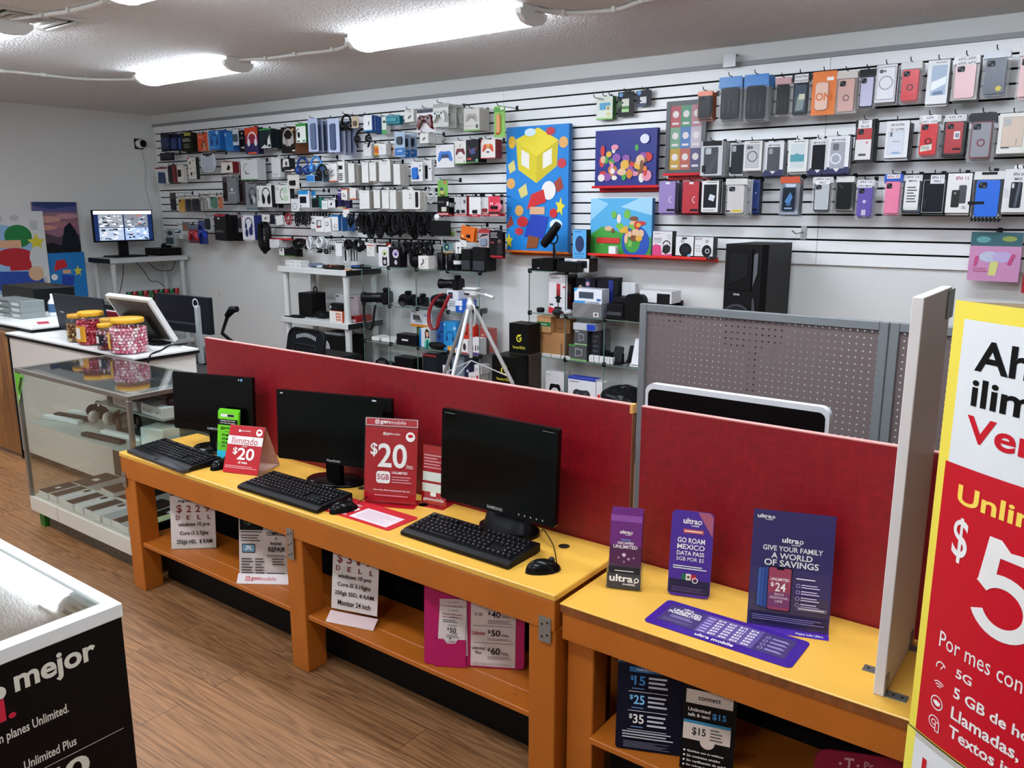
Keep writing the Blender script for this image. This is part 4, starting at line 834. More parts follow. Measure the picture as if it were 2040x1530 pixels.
back = [('#2b2422', -4.47, 2.0, .15, .2, 'large dark box'), ('#2b2422', -4.25, 2.05, .14, .19, 'large dark box'), ('#c9d6d2', -4.28, 2.215, .1, .03, 'pale box'), ('#231e20', -4.05, 2.02, .17, .2, 'large black box with apple-sized white mark'), ('#40302c', -3.82, 2.02, .13, .13, 'brown topped box'), ('#b9cfc6', -3.8, 2.155, .15, .06, 'pale mint box'), ('#2a2628', -3.69, 2.03, .1, .16, 'dark box')]
for i, (c, x, y, w, d, n_) in enumerate(back): phonebox(x, y, w, d, .03, c, (n_.replace(' with apple-sized white mark', ' with a white mark'))+(' at the back left corner of the case floor', ' behind the second and third phone boxes', ' against the back panel of the case', ' in the middle of the case floor', ' behind the silver phone boxes', ' against the back panel near the right', ' at the back right of the case floor')[i], (3, -4, 0, 5, 8, 2, -3)[i], '#d5d5d0', i in (0, 3))
rbox('gadget', 'gadget', 'grey angular gadget box at the right end of the case floor', -3.56, -3.46, 2.0, 2.09, .1695, .24, mat('#aab4bb', .4), [('r', .1, .1, .6, .8, '#7f8a92'), ('e', .75, .4, .06, .06, '#2c3338')], None, .012, None, 15)
zs_ = .5712
for i, (x, y, L_) in enumerate(((-4.49, 1.90, .28), (-4.49, 1.96, .28), (-4.49, 2.03, .25), (-3.98, 1.85, .32), (-3.95, 1.93, .32), (-3.9, 2.01, .3))):
    mb = MB(flat((x, y, zs_), 6 if i > 2 else 10)); mb.box(0, L_ if i < 3 else .3, 0, .035, .0003, .018, ('#dfe6e2', '#23282a')[i % 2], .002)
    solo('gadget_box', mb, ('white', 'black')[i % 2]+' long slim box '+('lying at the left end of the case shelf, '+('nearest the glass', 'middle one', 'furthest back')[i] if i < 3 else 'lying at the right of the case shelf, '+('left one', 'middle one', 'nearest the glass')[i-3]), 'gadget box', 'long slim boxes on the case shelf')
for i, (x, y) in enumerate(((-4.27, 2.08), (-4.13, 2.03), (-4.02, 2.1), (-3.9, 2.05))):
    mb = MB(flat((x, y, zs_), 20*i)); c = ('#1d1512', '#d8cfc6', '#171214', '#3a2a22')[i]
    mb.tube([(.045*math.cos(a*PI/8), .02*math.sin(a*PI/8*.5)+.0, .05+.035*math.sin(a*PI/8)) for a in range(9)], .007, '#15100e', 6)
    for s in (-1, 1): mb.M = flat((x, y, zs_), 20*i) @ Matrix.Translation((.045*s, 0, .034)) @ Matrix.Rotation(PI/2, 4, 'Y'); mb.lathe([(.028, -.012), (.033, -.004), (.033, .006), (.02, .013)], c, 14)
    solo('headset', mb, ('dark brown', 'cream', 'black', 'brown')[i]+' headset lying on the middle shelf of the glass case', 'headset', 'headsets in the glass case')
rbox('gadget_box', 'gadget box', 'white box with a black mark on the upper shelf inside the case', -3.66, -3.46, 1.985, 2.1, .7055, .757, mat('#dcdedd', .4), [('t', 'PLUS', .08, .25, .5, .6, '#8b8f92'), ('e', .8, .5, .1, .1, '#3b3f42')], None, .002, None, -4)
rbox('gadget_box', 'gadget box', 'pinkish white box on the upper shelf, left of the white one', -3.95, -3.70, 2.0, 2.1, .7055, .75, mat('#cfc4c6', .4), [('ln', .1, .2, .9, .8, 3, '#9a8c90')], None, .002, None, -4)
rbox('gadget_box', 'gadget box', 'pale mint box on the lower glass shelf at the right end of the case', -3.6, -3.46, 1.95, 2.05, zs_, .66, mat('#cddad4', .4), None, None, .002, None, 12)
mb = MB(flat((-3.50, 2.06, .757), 0)); mb.lathe([(.03, .0005), (.034, .01), (.03, .03), (.012, .034)], '#101012', 16); mb.tube([(-.03, 0, .01), (-.05, .02, .03), (-.02, .04, .045)], .008, '#17171a', 6); solo('webcam', mb, 'small round black webcam on the white box inside the case', 'webcam')
# ================================================================== white counter behind the showcase
zc_ = .855
t = thing('counter', 'white counter with black edges carrying the candy jars', 'counter', (-5.1, 2.5, 0))
CW = mat('#dfe0dd', .3)
MB().box(-5.85, -4.29, 2.315, 2.71, zc_-.012, zc_, CW, .001).build('worktop', t)
mb = MB(); mb.box(-5.853, -4.287, 2.312, 2.713, zc_-.028, zc_-.0125, '#0b0b0c'); mb.build('black_edge', t)
MB().box(-5.84, -4.31, 2.33, 2.70, .06, zc_-.0285, mat('#d9d4cc', .5)).build('cabinet', t)
MB().box(-5.85, -5.838, 2.322, 2.33, .0, zc_-.0285, '#0b0b0c').build('black_edge', t)
MB().box(-5.8, -4.33, 2.36, 2.68, 0, .0595, '#141414').build('plinth', t)
t = thing('counter_gate', 'brown wooden gate panel at the left end of the white counter', 'gate', (-6.3, 2.34, 0))
MB().box(-6.7, -5.856, 2.325, 2.345, .02, .85, woodgrain('#6f4522', '#9c6a38', 'brown_gate_wood'), .003).build('panel', t)
MB().box(-6.69, -5.9, 2.3451, 2.37, .1, .16, woodgrain('#5f3b1c', '#7d5229', 'gate_batten')).build('batten', t)
MB().box(-6.69, -6.64, 2.3451, 2.39, 0, .85, woodgrain('#5f3b1c', '#7d5229', 'gate_batten2')).build('post', t)
t = thing('counter', 'far white counter end at the left edge carrying the black printer', 'counter', (-6.5, 2.7, 0))
MB().box(-7.3, -5.67, 2.40, 3.2, .874, .888, CW, .002).build('worktop', t); MB().box(-7.303, -5.667, 2.397, 3.203, .858, .8735, '#0b0b0c').build('black_edge', t)
MB().box(-7.25, -5.862, 2.72, 3.15, 0, .8575, mat('#d9d4cc', .5)).build('cabinet', t)
rbox('leaflet_stack', 'paper', 'white sheet with a red print on the far counter at the left edge', -6.0, -5.72, 2.5, 2.66, .888, .8895, mat('#d8d4d2', .6), None, None, 0, None, -20, None)
mb = MB(flat((-5.86, 2.56, .8897), -20)); mb.prism([(-.07, -.035), (.07, -.035), (.07, .035), (-.07, .035)], .0004, .001, mat('#a63246', .6)); solo('leaflet', mb, 'small red flyer on the white sheet at the left edge', 'paper')
mb = MB(flat((-5.5, 2.42, zc_), -14)); mb.prism([(-.12, -.05), (.1, -.05), (.1, .05), (-.12, .05)], .0003, .0008, mat('#e4e4e2', .6)); mb.art(.01, .01, []); solo('paper_sheet', mb, 'white paper lying on the counter in front of the open laptop', 'paper')
# candy jars
LIDY = mat('#d8a01e', .4)
def jar(label, x, y, r, h, cols, lid, lab=None, seed=1):
    t = thing('candy_jar', label, 'candy jar', (x, y, zc_), 'candy jars on the white counter'); rnd = random.Random(seed)
    mb = MB(flat((x, y, zc_))); mb.lathe([(.0001, .0006), (r*.9, .0006), (r, .012), (r, h*.68), (r*.9, h*.8), (r*.72, h*.86), (r*.72, h*.9)], ACRYL, 24); mb.build('jar_body', t)
    mb = MB(flat((x, y, zc_))); mb.lathe([(r*.82, h*.87), (r*.84, h*.88), (r*.84, h*.985), (r*.8, h), (.0001, h)], lid, 24); mb.build('lid', t)
    mb = MB()
    mb.M = flat((x, y, zc_)); mb.lathe([(.0001, .004), (r*.75, .004), (r*.8, .02), (r*.8, h*.66), (.0001, h*.74)], cols[0], 14)
    lay = int(h*.7/.017)
    for i in range(lay):
        n = max(6, int(2*PI*r/.024))
        for j in range(n):
            a = 2*PI*(j+.5*(i % 2)+rnd.random()*.4)/n; z = .014+.0172*i; c = cols[rnd.randrange(len(cols))]
            mb.M = Matrix.Translation((x+r*.84*math.cos(a), y+r*.84*math.sin(a), zc_+z)) @ Matrix.Rotation(rnd.random()*6, 4, 'Z') @ Matrix.Rotation(rnd.random()*3, 4, 'X')
            mb.lathe([(.0005, -.011), (.006, -.009), (.009, 0), (.006, .009), (.0005, .011)], c, 6)
    o = mb.build('candy', t); o['kind'] = 'stuff'
    if lab:
        a0, a1, v0, v1, c = lab; mb = MB(flat((x, y, zc_))); n = 8
        V = []
        for i in range(n+1):
            a = math.radians(a0+(a1-a0)*i/n); V += [(r*1.012*math.cos(a), r*1.012*math.sin(a), h*v0), (r*1.012*math.cos(a), r*1.012*math.sin(a), h*v1)]
        mb.add(V, [(2*i, 2*i+2, 2*i+3, 2*i+1) for i in range(n)], c, True)
        V = []
        for i in range(n//2+1):
            a = math.radians(a0+(a1-a0)*(i+.6)/n); V += [(r*1.02*math.cos(a), r*1.02*math.sin(a), h*(v0+.08)), (r*1.02*math.cos(a), r*1.02*math.sin(a), h*(v1-.06))]
        mb.add(V, [(2*i, 2*i+2, 2*i+3, 2*i+1) for i in range(n//2)], '#d9d5cf', True); mb.build('label', t)
jar('candy jar of brown and tan sweets, leftmost of the jars', -5.10, 2.43, .07, .165, [mat(c, .4) for c in ('#5f3d1f', '#a37a3d', '#7a4a22', '#c2a878')], mat('#c99228', .4), None, 1)
jar('candy jar of bright red and pink sweets, second from the left', -4.93, 2.425, .085, .195, [mat(c, .4) for c in ('#b01c38', '#d24a64', '#d8687c', '#8f1226')], LIDY, (255, 310, .12, .6, mat('#c98c1e', .4)), 2)
jar('medium candy jar with brown contents and a tan lid, between the red and pink jars', -4.77, 2.45, .062, .165, [mat(c, .4) for c in ('#6a4326', '#8f6238', '#4d2d18')], mat('#c0913a', .4), (240, 300, .2, .65, mat('#7a5a2a', .4)), 3)
jar('small candy jar with a dark label and yellow lid, in front of the medium one', -4.665, 2.37, .05, .15, [mat(c, .4) for c in ('#7a1f2c', '#9c7e86', '#b89aa4')], LIDY, (235, 320, .2, .6, mat('#26202c', .4)), 4)
jar('largest candy jar, full of pink and white striped sweets', -4.475, 2.40, .105, .195, [mat(c, .35) for c in ('#d68b9c', '#e3b6bf', '#c9637c', '#eed6da')], LIDY, (225, 270, .15, .62, mat('#d9a431', .4)), 5)
# laptop, terminals
t = thing('laptop', 'open black laptop seen from behind on the white counter', 'laptop', (-5.5, 2.6, zc_)); a = -2
o = (-5.665, 2.575, zc_+.012)
mb = MB(frame(o, 2, -6)); mb.prism(rrect(0, 0, .6, .235, .008), -.012, 0, mat('#20242c', .4)); mb.text('hp', .06, .11, .1, .125, .0006, mat('#b9bec4', .4), 1); mb.build('lid', t)
MB().box(-5.655, -5.075, 2.60, 2.705, zc_+.0005, zc_+.0125, '#15171b', .003).build('base', t)
t = thing('pos_terminal', 'white framed touchscreen tilted on the counter, seen from behind', 'screen', (-4.97, 2.75, zc_))
yT, zT, yB, zB = 2.52, 1.137, 2.66, .862
def quadbox(mb, P, th, m):
    """slab on four corner points (bottom-left, bottom-right, top-right, top-left), thickness away from the face"""
    P = [Vector(p) for p in P]; n = (P[1]-P[0]).cross(P[3]-P[0]).normalized()
    V = [tuple(p) for p in P]+[tuple(p-n*th) for p in P]
    mb.add(V, [(0, 1, 2, 3), (7, 6, 5, 4), (0, 4, 5, 1), (1, 5, 6, 2), (2, 6, 7, 3), (3, 7, 4, 0)], m); return n
kx = yT/2.68
mb = MB(); quadbox(mb, [(-4.925, yB, zB+.02), (-4.45, yB, zB+.02), (-4.45, yT, zT), (-4.925, yT, zT)], .028, mat('#d6d6d2', .35)); mb.build('bezel', t)
mb = MB(); dz = (zT-zB-.02); dy = yT-yB
def onp(u, v): return (-4.925+.475*u, yB+dy*v, zB+.02+dz*v)
def off(p, d):
    n = Vector((0, -dz, -(-dy))).normalized(); n = Vector((0, -dz, dy)).normalized(); return tuple(Vector(p)+n*d)
n_ = quadbox(mb, [off(onp(.06, .06), .006), off(onp(.94, .06), .006), off(onp(.94, .94), .006), off(onp(.06, .94), .006)], .0055, mat('#3a332b', .3)); mb.build('back_cover', t)
mb = MB(); quadbox(mb, [off(onp(.25, .1), .03), off(onp(.8, .1), .03), off(onp(.8, .62), .03), off(onp(.25, .62), .03)], .023, mat('#1d1a17', .35)); mb.build('mount', t)
mb = MB(); mb.box(-4.83, -4.55, 2.585, 2.70, zc_+.0005, zc_+.02, '#141416', .004); mb.build('base', t)
mb = MB(); mb.tube([(-4.69, 2.625, zc_+.02), (-4.69, 2.59, zc_+.09), (-4.69, 2.6, zc_+.15)], .03, '#141416', 8); mb.build('stand', t)
t = thing('monitor', 'black monitor seen from behind with a grey stand post, on the white counter', 'monitor', (-4.8, 2.95, .7))
mb = MB(frame((-5.12, 2.95, .872), 3, 0)); mb.prism(rrect(0, 0, .55, .232, .006), -.03, 0, mat('#12151c', .35)); mb.prism([(.1, .05), (.45, .05), (.45, .065), (.1, .065)], .0005, .001, '#2a2e36'); mb.build('case', t)
mb = MB(frame((-4.62, 2.93, .70), 3, 0)); mb.prism([(.0, 0), (.032, 0), (.032, .36), (.0, .36)], .0, .02, mat('#a6abad', .4, .4)); mb.ring(.016, .375, .026, .007, .021, mat('#c9cdd0', .35)); mb.build('stand_post', t)
MB().box(-4.95, -4.45, 2.94, 3.14, .688, .7, mat('#17191d', .4), .003).build('base', t)
t = thing('back_desk', 'dark low staff desk behind the white counter', 'desk', (-4.8, 3.0, 0))
MB().box(-5.4, -4.15, 2.74, 3.35, .665, .6875, '#33302c', .003).build('top', t)
for x in (-5.38, -4.21):
    for y in (2.76, 3.29): MB().box(x, x+.04, y, y+.04, 0, .6645, '#26241f').build('leg', t)
rbox('clipboard', 'folder', 'red folder standing behind the laptop on the white counter', -5.42, -5.12, 2.693, 2.705, zc_+.0128, 1.0, mat('#9c1226', .4), None, None, .001)
mb = MB(flat((-4.45, 2.55, zc_), 12))
mb.prism(rrect(-.14, -.06, .12, .07, .01), .0004, .004, mat('#d9dcdb', .5)); mb.prism([(-.1, -.05), (.09, -.03), (.07, .05), (-.09, .04)], .0045, .007, mat('#e6e6e4', .5)); solo('paper_pile', mb, 'loose white papers beside the tilted touchscreen', 'paper')
mb = MB(); mb.tube(curvepts([(-4.45, 2.70, zc_+.004), (-4.40, 2.60, zc_+.02), (-4.36, 2.52, zc_+.006), (-4.31, 2.44, zc_+.004), (-4.284, 2.40, zc_-.02), (-4.281, 2.38, zc_-.12), (-4.283, 2.36, zc_-.3)]), .005, KB, 6); solo('cable', mb, 'black cable hanging over the right end of the white counter', 'cable')
mb = MB(); P = [(-4.52+.05*math.cos(a*.7)+.008*a, 2.44+.03*math.sin(a*.9), zc_+.006+.002*(a % 3)) for a in range(14)]; mb.tube(curvepts(P, 3), .003, '#d9d9d6', 5); solo('cable', mb, 'small tangle of white cable in front of the touchscreen base', 'cable')
t = thing('card_reader', 'black card terminal with a white strap beside the candy jars', 'card reader', (-4.645, 2.49, zc_))
mb = MB(flat((-4.645, 2.49, zc_), 20)); mb.box(-.035, .04, -.07, .07, .0005, .04, '#121214', .006); mb.build('body', t)
mb = MB(); mb.tube(curvepts([(-4.60, 2.50, zc_+.05), (-4.56, 2.49, zc_+.07), (-4.55, 2.47, zc_+.03), (-4.57, 2.45, zc_+.008), (-4.5, 2.46, zc_+.006)]), .006, '#e1e1de', 6); mb.build('strap', t)
rbox('printer', 'printer', 'black box printer on the far counter at the left edge', -7.05, -6.5, 2.8, 3.1, .888, 1.065, mat('#0d0d0f', .35), [('r', .04, .3, .55, .36, '#3a3a3d'), ('r', .0, .62, .5, .66, '#2a2a2d')], None, .008)
for i in range(3):
    rbox('disc_drive', 'disc drive', ('bottom', 'middle', 'top')[i]+' grey disc drive of the stack on the far counter at the left edge', -6.62, -6.17, 2.56, 2.72, .8885+.041*i, .929+.041*i, mat('#8f9897', .35, .5), [('r', .03, .55, .6, .8, '#4a5252'), ('r', .1, .15, .35, .4, '#cfd6d4'), ('r', .68, .2, .95, .7, '#b9c2c0'), ('e', .64, .3, .1, .1, '#2c3030')], None, .002, 'grey disc drives in a stack')
mb = MB(flat((-6.18, 2.78, .888))); mb.lathe([(.0001, .0004), (.03, .0004), (.032, .01), (.032, .1), (.012, .13), (.012, .16), (.0001, .16)], '#cfd3d4', 14); mb.lathe([(.0325, .03), (.0325, .09)], mat('#3b5a7c', .4), 14); solo('bottle', mb, 'small white bottle standing beside the black printer', 'bottle')
# black slanted arm behind the white counter
t = thing('desk_lamp', 'black slanted lamp arm rising behind the white counter', 'lamp', (-4.25, 3.1, .688))
mb = MB(flat((-4.3, 3.12, .688))); mb.lathe([(.07, .0004), (.075, .012), (.02, .02), (.0001, .02)], '#0d0d0e', 20); mb.build('base', t)
mb = MB(); mb.tube([(-4.3, 3.12, .70), (-4.66, 3.12, .86), (-4.61, 3.14, .985)], .012, '#0d0d0e', 8); mb.build('arm', t)
mb = MB(); mb.tube([(-4.625, 3.14, .97), (-4.58, 3.15, 1.015), (-4.54, 3.16, 1.02)], [.018, .026, .02], '#0d0d0e', 8); mb.build('head', t)
# ================================================================== screen shelf in the far corner
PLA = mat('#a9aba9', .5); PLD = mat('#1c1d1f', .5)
def plastic_shelf(label, x0, x1, y0, y1, levels, r=.03, face='#b4b7b6', side=None):
    t = thing('shelving_unit', label, 'shelf', ((x0+x1)/2, (y0+y1)/2, 0)); P = mat(face, .5)
    for i, z in enumerate(levels):
        mb = MB(); mb.box(x0, x1, y0, y1, z-.05, z, P, .004); mb.build('shelf', t)
        if side: a, b, c, d = side; MB().box(a, b, c, d, z-.049, z-.002, PLD).build('end_cap', t)  # near-black plate covering one end face of each shelf board
    zs = [0]+list(levels)
    for x in (x0+.05, x1-.05):
        for y in (y0+.05, y1-.05):
            mb = MB()
            for a, b in zip(zs, zs[1:]): mb.lathe([(r, a+(.0005 if a == 0 else .0004)), (r*.86, a+.06), (r*.86, b-.11), (r, b-.0505)], P, 14, (x, y, 0))
            mb.build('post', t)
    return t
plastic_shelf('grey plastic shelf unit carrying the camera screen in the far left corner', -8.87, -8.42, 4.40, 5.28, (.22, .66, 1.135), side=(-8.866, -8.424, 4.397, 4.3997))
t = thing('monitor', 'lit screen showing four security camera pictures, far left corner', 'monitor', (-8.68, 4.7, 1.135))
o = (-8.67, 5.02, 1.30)
M = frame((-8.66, 4.385, 1.295), 90-3, 0); w_, h_ = .635, .33
mb = MB(M); mb.prism([(0, 0), (w_, 0), (w_, h_), (0, h_)], -.03, 0, KB); mb.build('case', t)
mb = MB(M); E_ = lambda c, s=1.1: mat(c, .4, emit=s)
mb.poly([(.01, .015), (w_-.01, .015), (w_-.01, h_-.01), (.01, h_-.01)], .0006, E_('#142a5c', .6))
mb.poly([(.01, h_-.045), (w_-.01, h_-.045), (w_-.01, h_-.01), (.01, h_-.01)], .001, E_('#f4f6fa', 1.1))
rnd = random.Random(11)
for qx, qy, tint in ((.055, .152, 0), (.325, .152, 1), (.055, .018, 2), (.325, .018, 3)):
    W_, H_ = .255, .128; mb.poly([(qx, qy), (qx+W_, qy), (qx+W_, qy+H_), (qx, qy+H_)], .001, E_(('#8f959c', '#7b7f88', '#a8b4c8', '#9fb6d6')[tint], .8))
    for k in range(26):
        a, b = rnd.random()*.85, rnd.random()*.85; s1, s2 = .05+rnd.random()*.15, .04+rnd.random()*.12; an = rnd.random()*.6-.3
        c = rnd.choice(['#e8ecf4', '#1a1d26', '#f4f6ff', '#3a4152', '#c9d0de', '#b06a5c' if tint != 0 else '#d6d9e2', '#9bb4dc'])
        P = [(a, b), (min(1, a+s1), min(1, b+an*s1+.02)), (min(1, a+s1), min(1, b+s2)), (a, min(1, b+s2))]
        mb.poly([(qx+W_*p, qy+H_*q) for p, q in P], .0013+.00004*k, E_(c, .9))
mb.build('picture', t)
MB().box(-8.73, -8.695, 4.66, 4.76, 1.15, 1.42, KB, .003).build('neck', t)
MB().box(-8.82, -8.56, 4.54, 4.9, 1.1355, 1.15, KB, .003).build('base', t)
rbox('recorder', 'recorder', 'flat black recorder box beside the camera screen', -8.8, -8.52, 5.0, 5.27, 1.1355, 1.215, mat('#08080a', .4), None, None, .004, None, 0, None, None)
mb = MB(flat((-8.7, 5.2, 1.2155))); mb.lathe([(.05, .0004), (.06, .02), (.04, .045), (.0001, .05)], '#0a0a0c', 16); solo('webcam', mb, 'round black camera dome on top of the recorder', 'camera')
for i in range(10):
    c = ('#1c5a33', '#8f1a24')[i % 2]; y = 4.62+.0608*i; x = -8.52
    t = thing('drink_can', ('green', 'red')[i % 2]+' drink can, '+ORDN[i]+' from the left in the row under the camera screen', 'can', (x, y, .66), 'drink cans under the camera screen')
    mb = MB(flat((x, y, .66))); mb.lathe([(.026, .0004), (.031, .008), (.031, .105), (.027, .115)], mat(c, .3, .4), 14); mb.lathe([(.0313, .04), (.0313, .075)], mat(('#cfd8cf', '#d9c4c0')[i % 2], .4), 7); mb.build('can_body', t)
    mb = MB(flat((x, y, .66))); mb.lathe([(.0265, .1155), (.0275, .118), (.024, .1195), (.0001, .117)], SILV, 14); mb.build('lid', t)
for i, P in enumerate(([(-8.45, 4.55, 1.08), (-8.46, 4.54, .95), (-8.47, 4.5, .8), (-8.5, 4.47, .70)], [(-8.5, 4.72, 1.08), (-8.5, 4.8, .98), (-8.5, 4.86, .88), (-8.5, 4.95, .86), (-8.5, 5.02, .80)], [(-8.5, 4.85, 1.08), (-8.5, 4.95, .99), (-8.52, 5.1, .97), (-8.5, 5.14, 1.0), (-8.5, 5.17, 1.07)])):
    mb = MB(); mb.tube(curvepts(P), .004, KB, 5); solo('cable', mb, ('straight black cable hanging at the left under the camera screen', 'black cable sagging to the drink cans under the camera screen', 'black cable looping under the right of the camera screen shelf')[i], 'cable')
# ------------------------------------------------------------------ wall fittings
t = thing('wall_plate', 'white switch plate alone on the back wall below the slat panels', 'switch', (-7.95, D+.02, .68))
MB().box(-7.99, -7.91, D+.0155, D+.0205, .67, .79, mat('#dcdcd8', .4), .002).build('plate', t); MB().box(-7.962, -7.938, D+.011, D+.0153, .71, .75, mat('#c9c9c4', .4), .002).build('rocker', t)
t = thing('security_camera', 'small white dome camera high in the far corner', 'camera', (-8.96, 5.17, 2.33))
mb = MB(); mb.box(-8.9985, -8.985, 5.1, 5.2, 2.28, 2.39, KB, .003); mb.build('mount', t)
mb = MB(Matrix.Translation((-8.9845, 5.15, 2.335)) @ Matrix.Rotation(PI/2, 4, 'Y')); mb.lathe([(.045, 0), (.048, .05), (.04, .085)], mat('#dcdcda', .4), 18); mb.lathe([(.0395, .0855), (.03, .086), (.0001, .08)], '#0b0b0c', 18); mb.build('housing', t)
mb = MB(); mb.tube(curvepts([(-8.992, 5.17, 2.275), (-8.99, 5.2, 2.1), (-8.991, 5.18, 1.9), (-8.99, 5.23, 1.6), (-8.99, 5.25, 1.3)]), .005, mat('#c3c6c4', .5), 5); mb.build('cord', t)
# ------------------------------------------------------------------ pictures on the left wall (plain colour designs)
def canvas(label, M, w, h, th, bg, art, edge=None, cat='picture'):
    t = thing('canvas_print', label, cat, M.translation); mb = MB(M); mb.prism([(0, 0), (w, 0), (w, h), (0, h)], -th, 0, edge or bg); mb.art(w, h, [('r', 0, 0, 1, 1, bg)]+art, .0004); mb.build('canvas', t); return t
def star(u, v, r, a=1.0, rot=90, asp=1):
    return [(u+(r if k % 2 == 0 else r*.45)*math.cos(math.radians(rot+36*k))*asp, v+(r if k % 2 == 0 else r*.45)*math.sin(math.radians(rot+36*k))) for k in range(10)]
GY = '#b9bec0'
ML = lambda y, z, x: frame((x, y, z), 90, 0)
canvas('large white picture with a round cluster of bright colour blobs, cut by the left edge', ML(3.10, .68, -8.93), .92, .935, .03, '#d5d7d6', [('e', .06, .9, .03, .03, GY), ('e', .7, .93, .05, .03, GY), ('r', .85, .8, .93, .9, GY), ('r', .5, .9, .58, .95, GY), ('e', .2, .2, .05, .05, GY), ('r', .9, .2, .97, .3, GY), ('ring', .78, .22, .05, .02, GY), ('e', .52, .5, .43, .37, '#8fb7dc'), ('e', .72, .74, .14, .12, '#1d7a3c'), ('p', star(.9, .67, .1), '#d8cc3a'), ('e', .66, .52, .2, .1, '#b3202e'), ('r', .5, .62, .74, .7, '#d9a884'), ('e', .9, .5, .09, .13, '#cfd2d4'), ('r', .6, .38, .82, .47, '#b3202e'), ('p', [(.4, .18), (.95, .2), (.9, .36), (.45, .38)], '#2548a0'), ('e', .86, .34, .08, .08, '#d4b08c'), ('r', .55, .02, .66, .1, '#2a6fb0'), ('r', .68, .02, .76, .1, '#d0a030')])
canvas('picture of a pink dusk sky over dark hills on the left wall', ML(3.945, 1.195, -8.965), .44, .51, .03, '#8f6a78', [('r', 0, .8, 1, 1, '#2b3a70'), ('p', [(0, .8), (0, .92), (.4, .86), (1, .93), (1, .8)], '#55568a'), ('e', .3, .66, .3, .08, '#c9958c'), ('e', .75, .72, .25, .06, '#b98a90'), ('e', .2, .5, .3, .06, '#c98f80'), ('e', .65, .55, .3, .06, '#a8707a'), ('p', [(0, 0), (0, .3), (.25, .38), (.5, .3), (.8, .4), (1, .34), (1, 0)], '#4a3a48'), ('p', [(0, 0), (0, .14), (.35, .2), (.6, .12), (1, .2), (1, 0)], '#1a1c20'), ('p', [(.55, .12), (.66, .5), (.8, .6), (.92, .42), (1, .12)], '#16202a')])
canvas('bright blue picture with red, blue and yellow shapes below the dusk picture', ML(4.0, .70, -8.965), .41, .49, .03, '#1c78bd', [('p', [(.2, .62), (.55, .7), (.5, .86), (.28, .84)], '#c0242e'), ('p', [(.33, .18), (.62, .16), (.7, .5), (.4, .55)], '#1f3fa0'), ('r', .42, .56, .62, .64, '#d9a884'), ('e', .2, .5, .08, .08, '#e1e4e6'), ('p', star(.8, .6, .12), '#d8cc3a')])
# ================================================================== plastic shelf against the back wall
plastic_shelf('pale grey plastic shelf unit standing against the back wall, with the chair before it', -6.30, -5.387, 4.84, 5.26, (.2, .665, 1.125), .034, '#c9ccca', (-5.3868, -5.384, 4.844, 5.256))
PS1, PS2 = 1.1253, .6653
for i, (x, n_) in enumerate(((-6.22, 'left'), (-6.15, 'middle'), (-6.08, 'right'))):
    for k in range(2): rbox('small_carton', 'carton', f'small white carton, {("lower", "upper")[k]} of the {n_} pair on the plastic shelf top', x-.034, x+.034, 4.9, 5.0, PS1+.0265*k, PS1+.026+.0265*k, mat('#dcdcd8', .5), [('ln', .1, .2, .9, .8, 2, '#9a9a98')], None, .001, 'small white cartons on the plastic shelf')
def blob(name, cat, label, x, y, z, sx, sy, sz, m, seed=1, amp=.25, n=14, k=8, group=None, ang=0):
    rnd = random.Random(seed); V = []; F = []; M = flat((x, y, z), ang)
    ph = [(rnd.random()*6, rnd.randrange(2, 6), rnd.random()*6, rnd.randrange(1, 4)) for _ in range(4)]
    for i in range(k+1):
        a = PI*i/k
        for j in range(n):
            b = 2*PI*j/n; r = 1+amp*sum(math.sin(q*b+p)*math.sin(t*a+s) for p, q, s, t in ph)/2
            V.append((sx*r*math.sin(a)*math.cos(b), sy*r*math.sin(a)*math.sin(b), max(.0004, sz+sz*min(1, r)*math.cos(a)*(1 if i < k else .99))))
    for i in range(k):
        for j in range(n): F.append((i*n+j, (i+1)*n+j, (i+1)*n+(j+1) % n, i*n+(j+1) % n))
    mb = MB(M); mb.add(V, F, m, True); return solo(name, mb, label, cat, group)
blob('tool_pouch', 'pouch', 'crumpled blue-grey plastic pouch on the plastic shelf top', -5.90, 4.97, PS1, .1, .06, .02, mat('#5f6a80', .3), 4, .3)
blob('tool_pouch', 'pouch', 'clear crumpled packet beside the blue-grey pouch on the plastic shelf', -5.80, 4.92, PS1, .05, .035, .012, mat('#b9bec0', .3), 7, .3)
t = thing('tool_case', 'brown flat case with an orange strap on the plastic shelf top', 'case', (-5.66, 4.95, PS1))
mb = MB(flat((-5.66, 4.95, PS1), 4)); mb.box(-.1, .1, -.05, .05, .0005, .03, '#2b1e18', .012); mb.build('case', t); mb = MB(flat((-5.66, 4.95, PS1), 4)); mb.box(.0, .016, -.052, .052, .0005, .033, '#b0562c', .004); mb.build('strap', t)
rbox('tablet', 'tablet', 'black flat tablet with a pale end at the front of the plastic shelf top', -5.68, -5.46, 4.855, 4.90, PS1, PS1+.012, mat('#17130f', .4), None, None, .002)
rbox('multimeter', 'tool', 'black and blue flat tool at the right end of the plastic shelf top', -5.52, -5.38, 5.02, 5.14, PS1, PS1+.03, mat('#14161c', .4), [('r', .0, .6, .8, .95, '#2a56a0')], None, .006)
rbox('ruler', 'tool', 'orange flat stick lying at the right front corner of the plastic shelf', -5.45, -5.39, 4.87, 4.93, PS1, PS1+.006, mat('#cf8a35', .5), None, None, .001, None, 30)
t = thing('speaker', 'tall black box with a handle on the middle plastic shelf', 'speaker', (-6.07, 5.0, PS2))
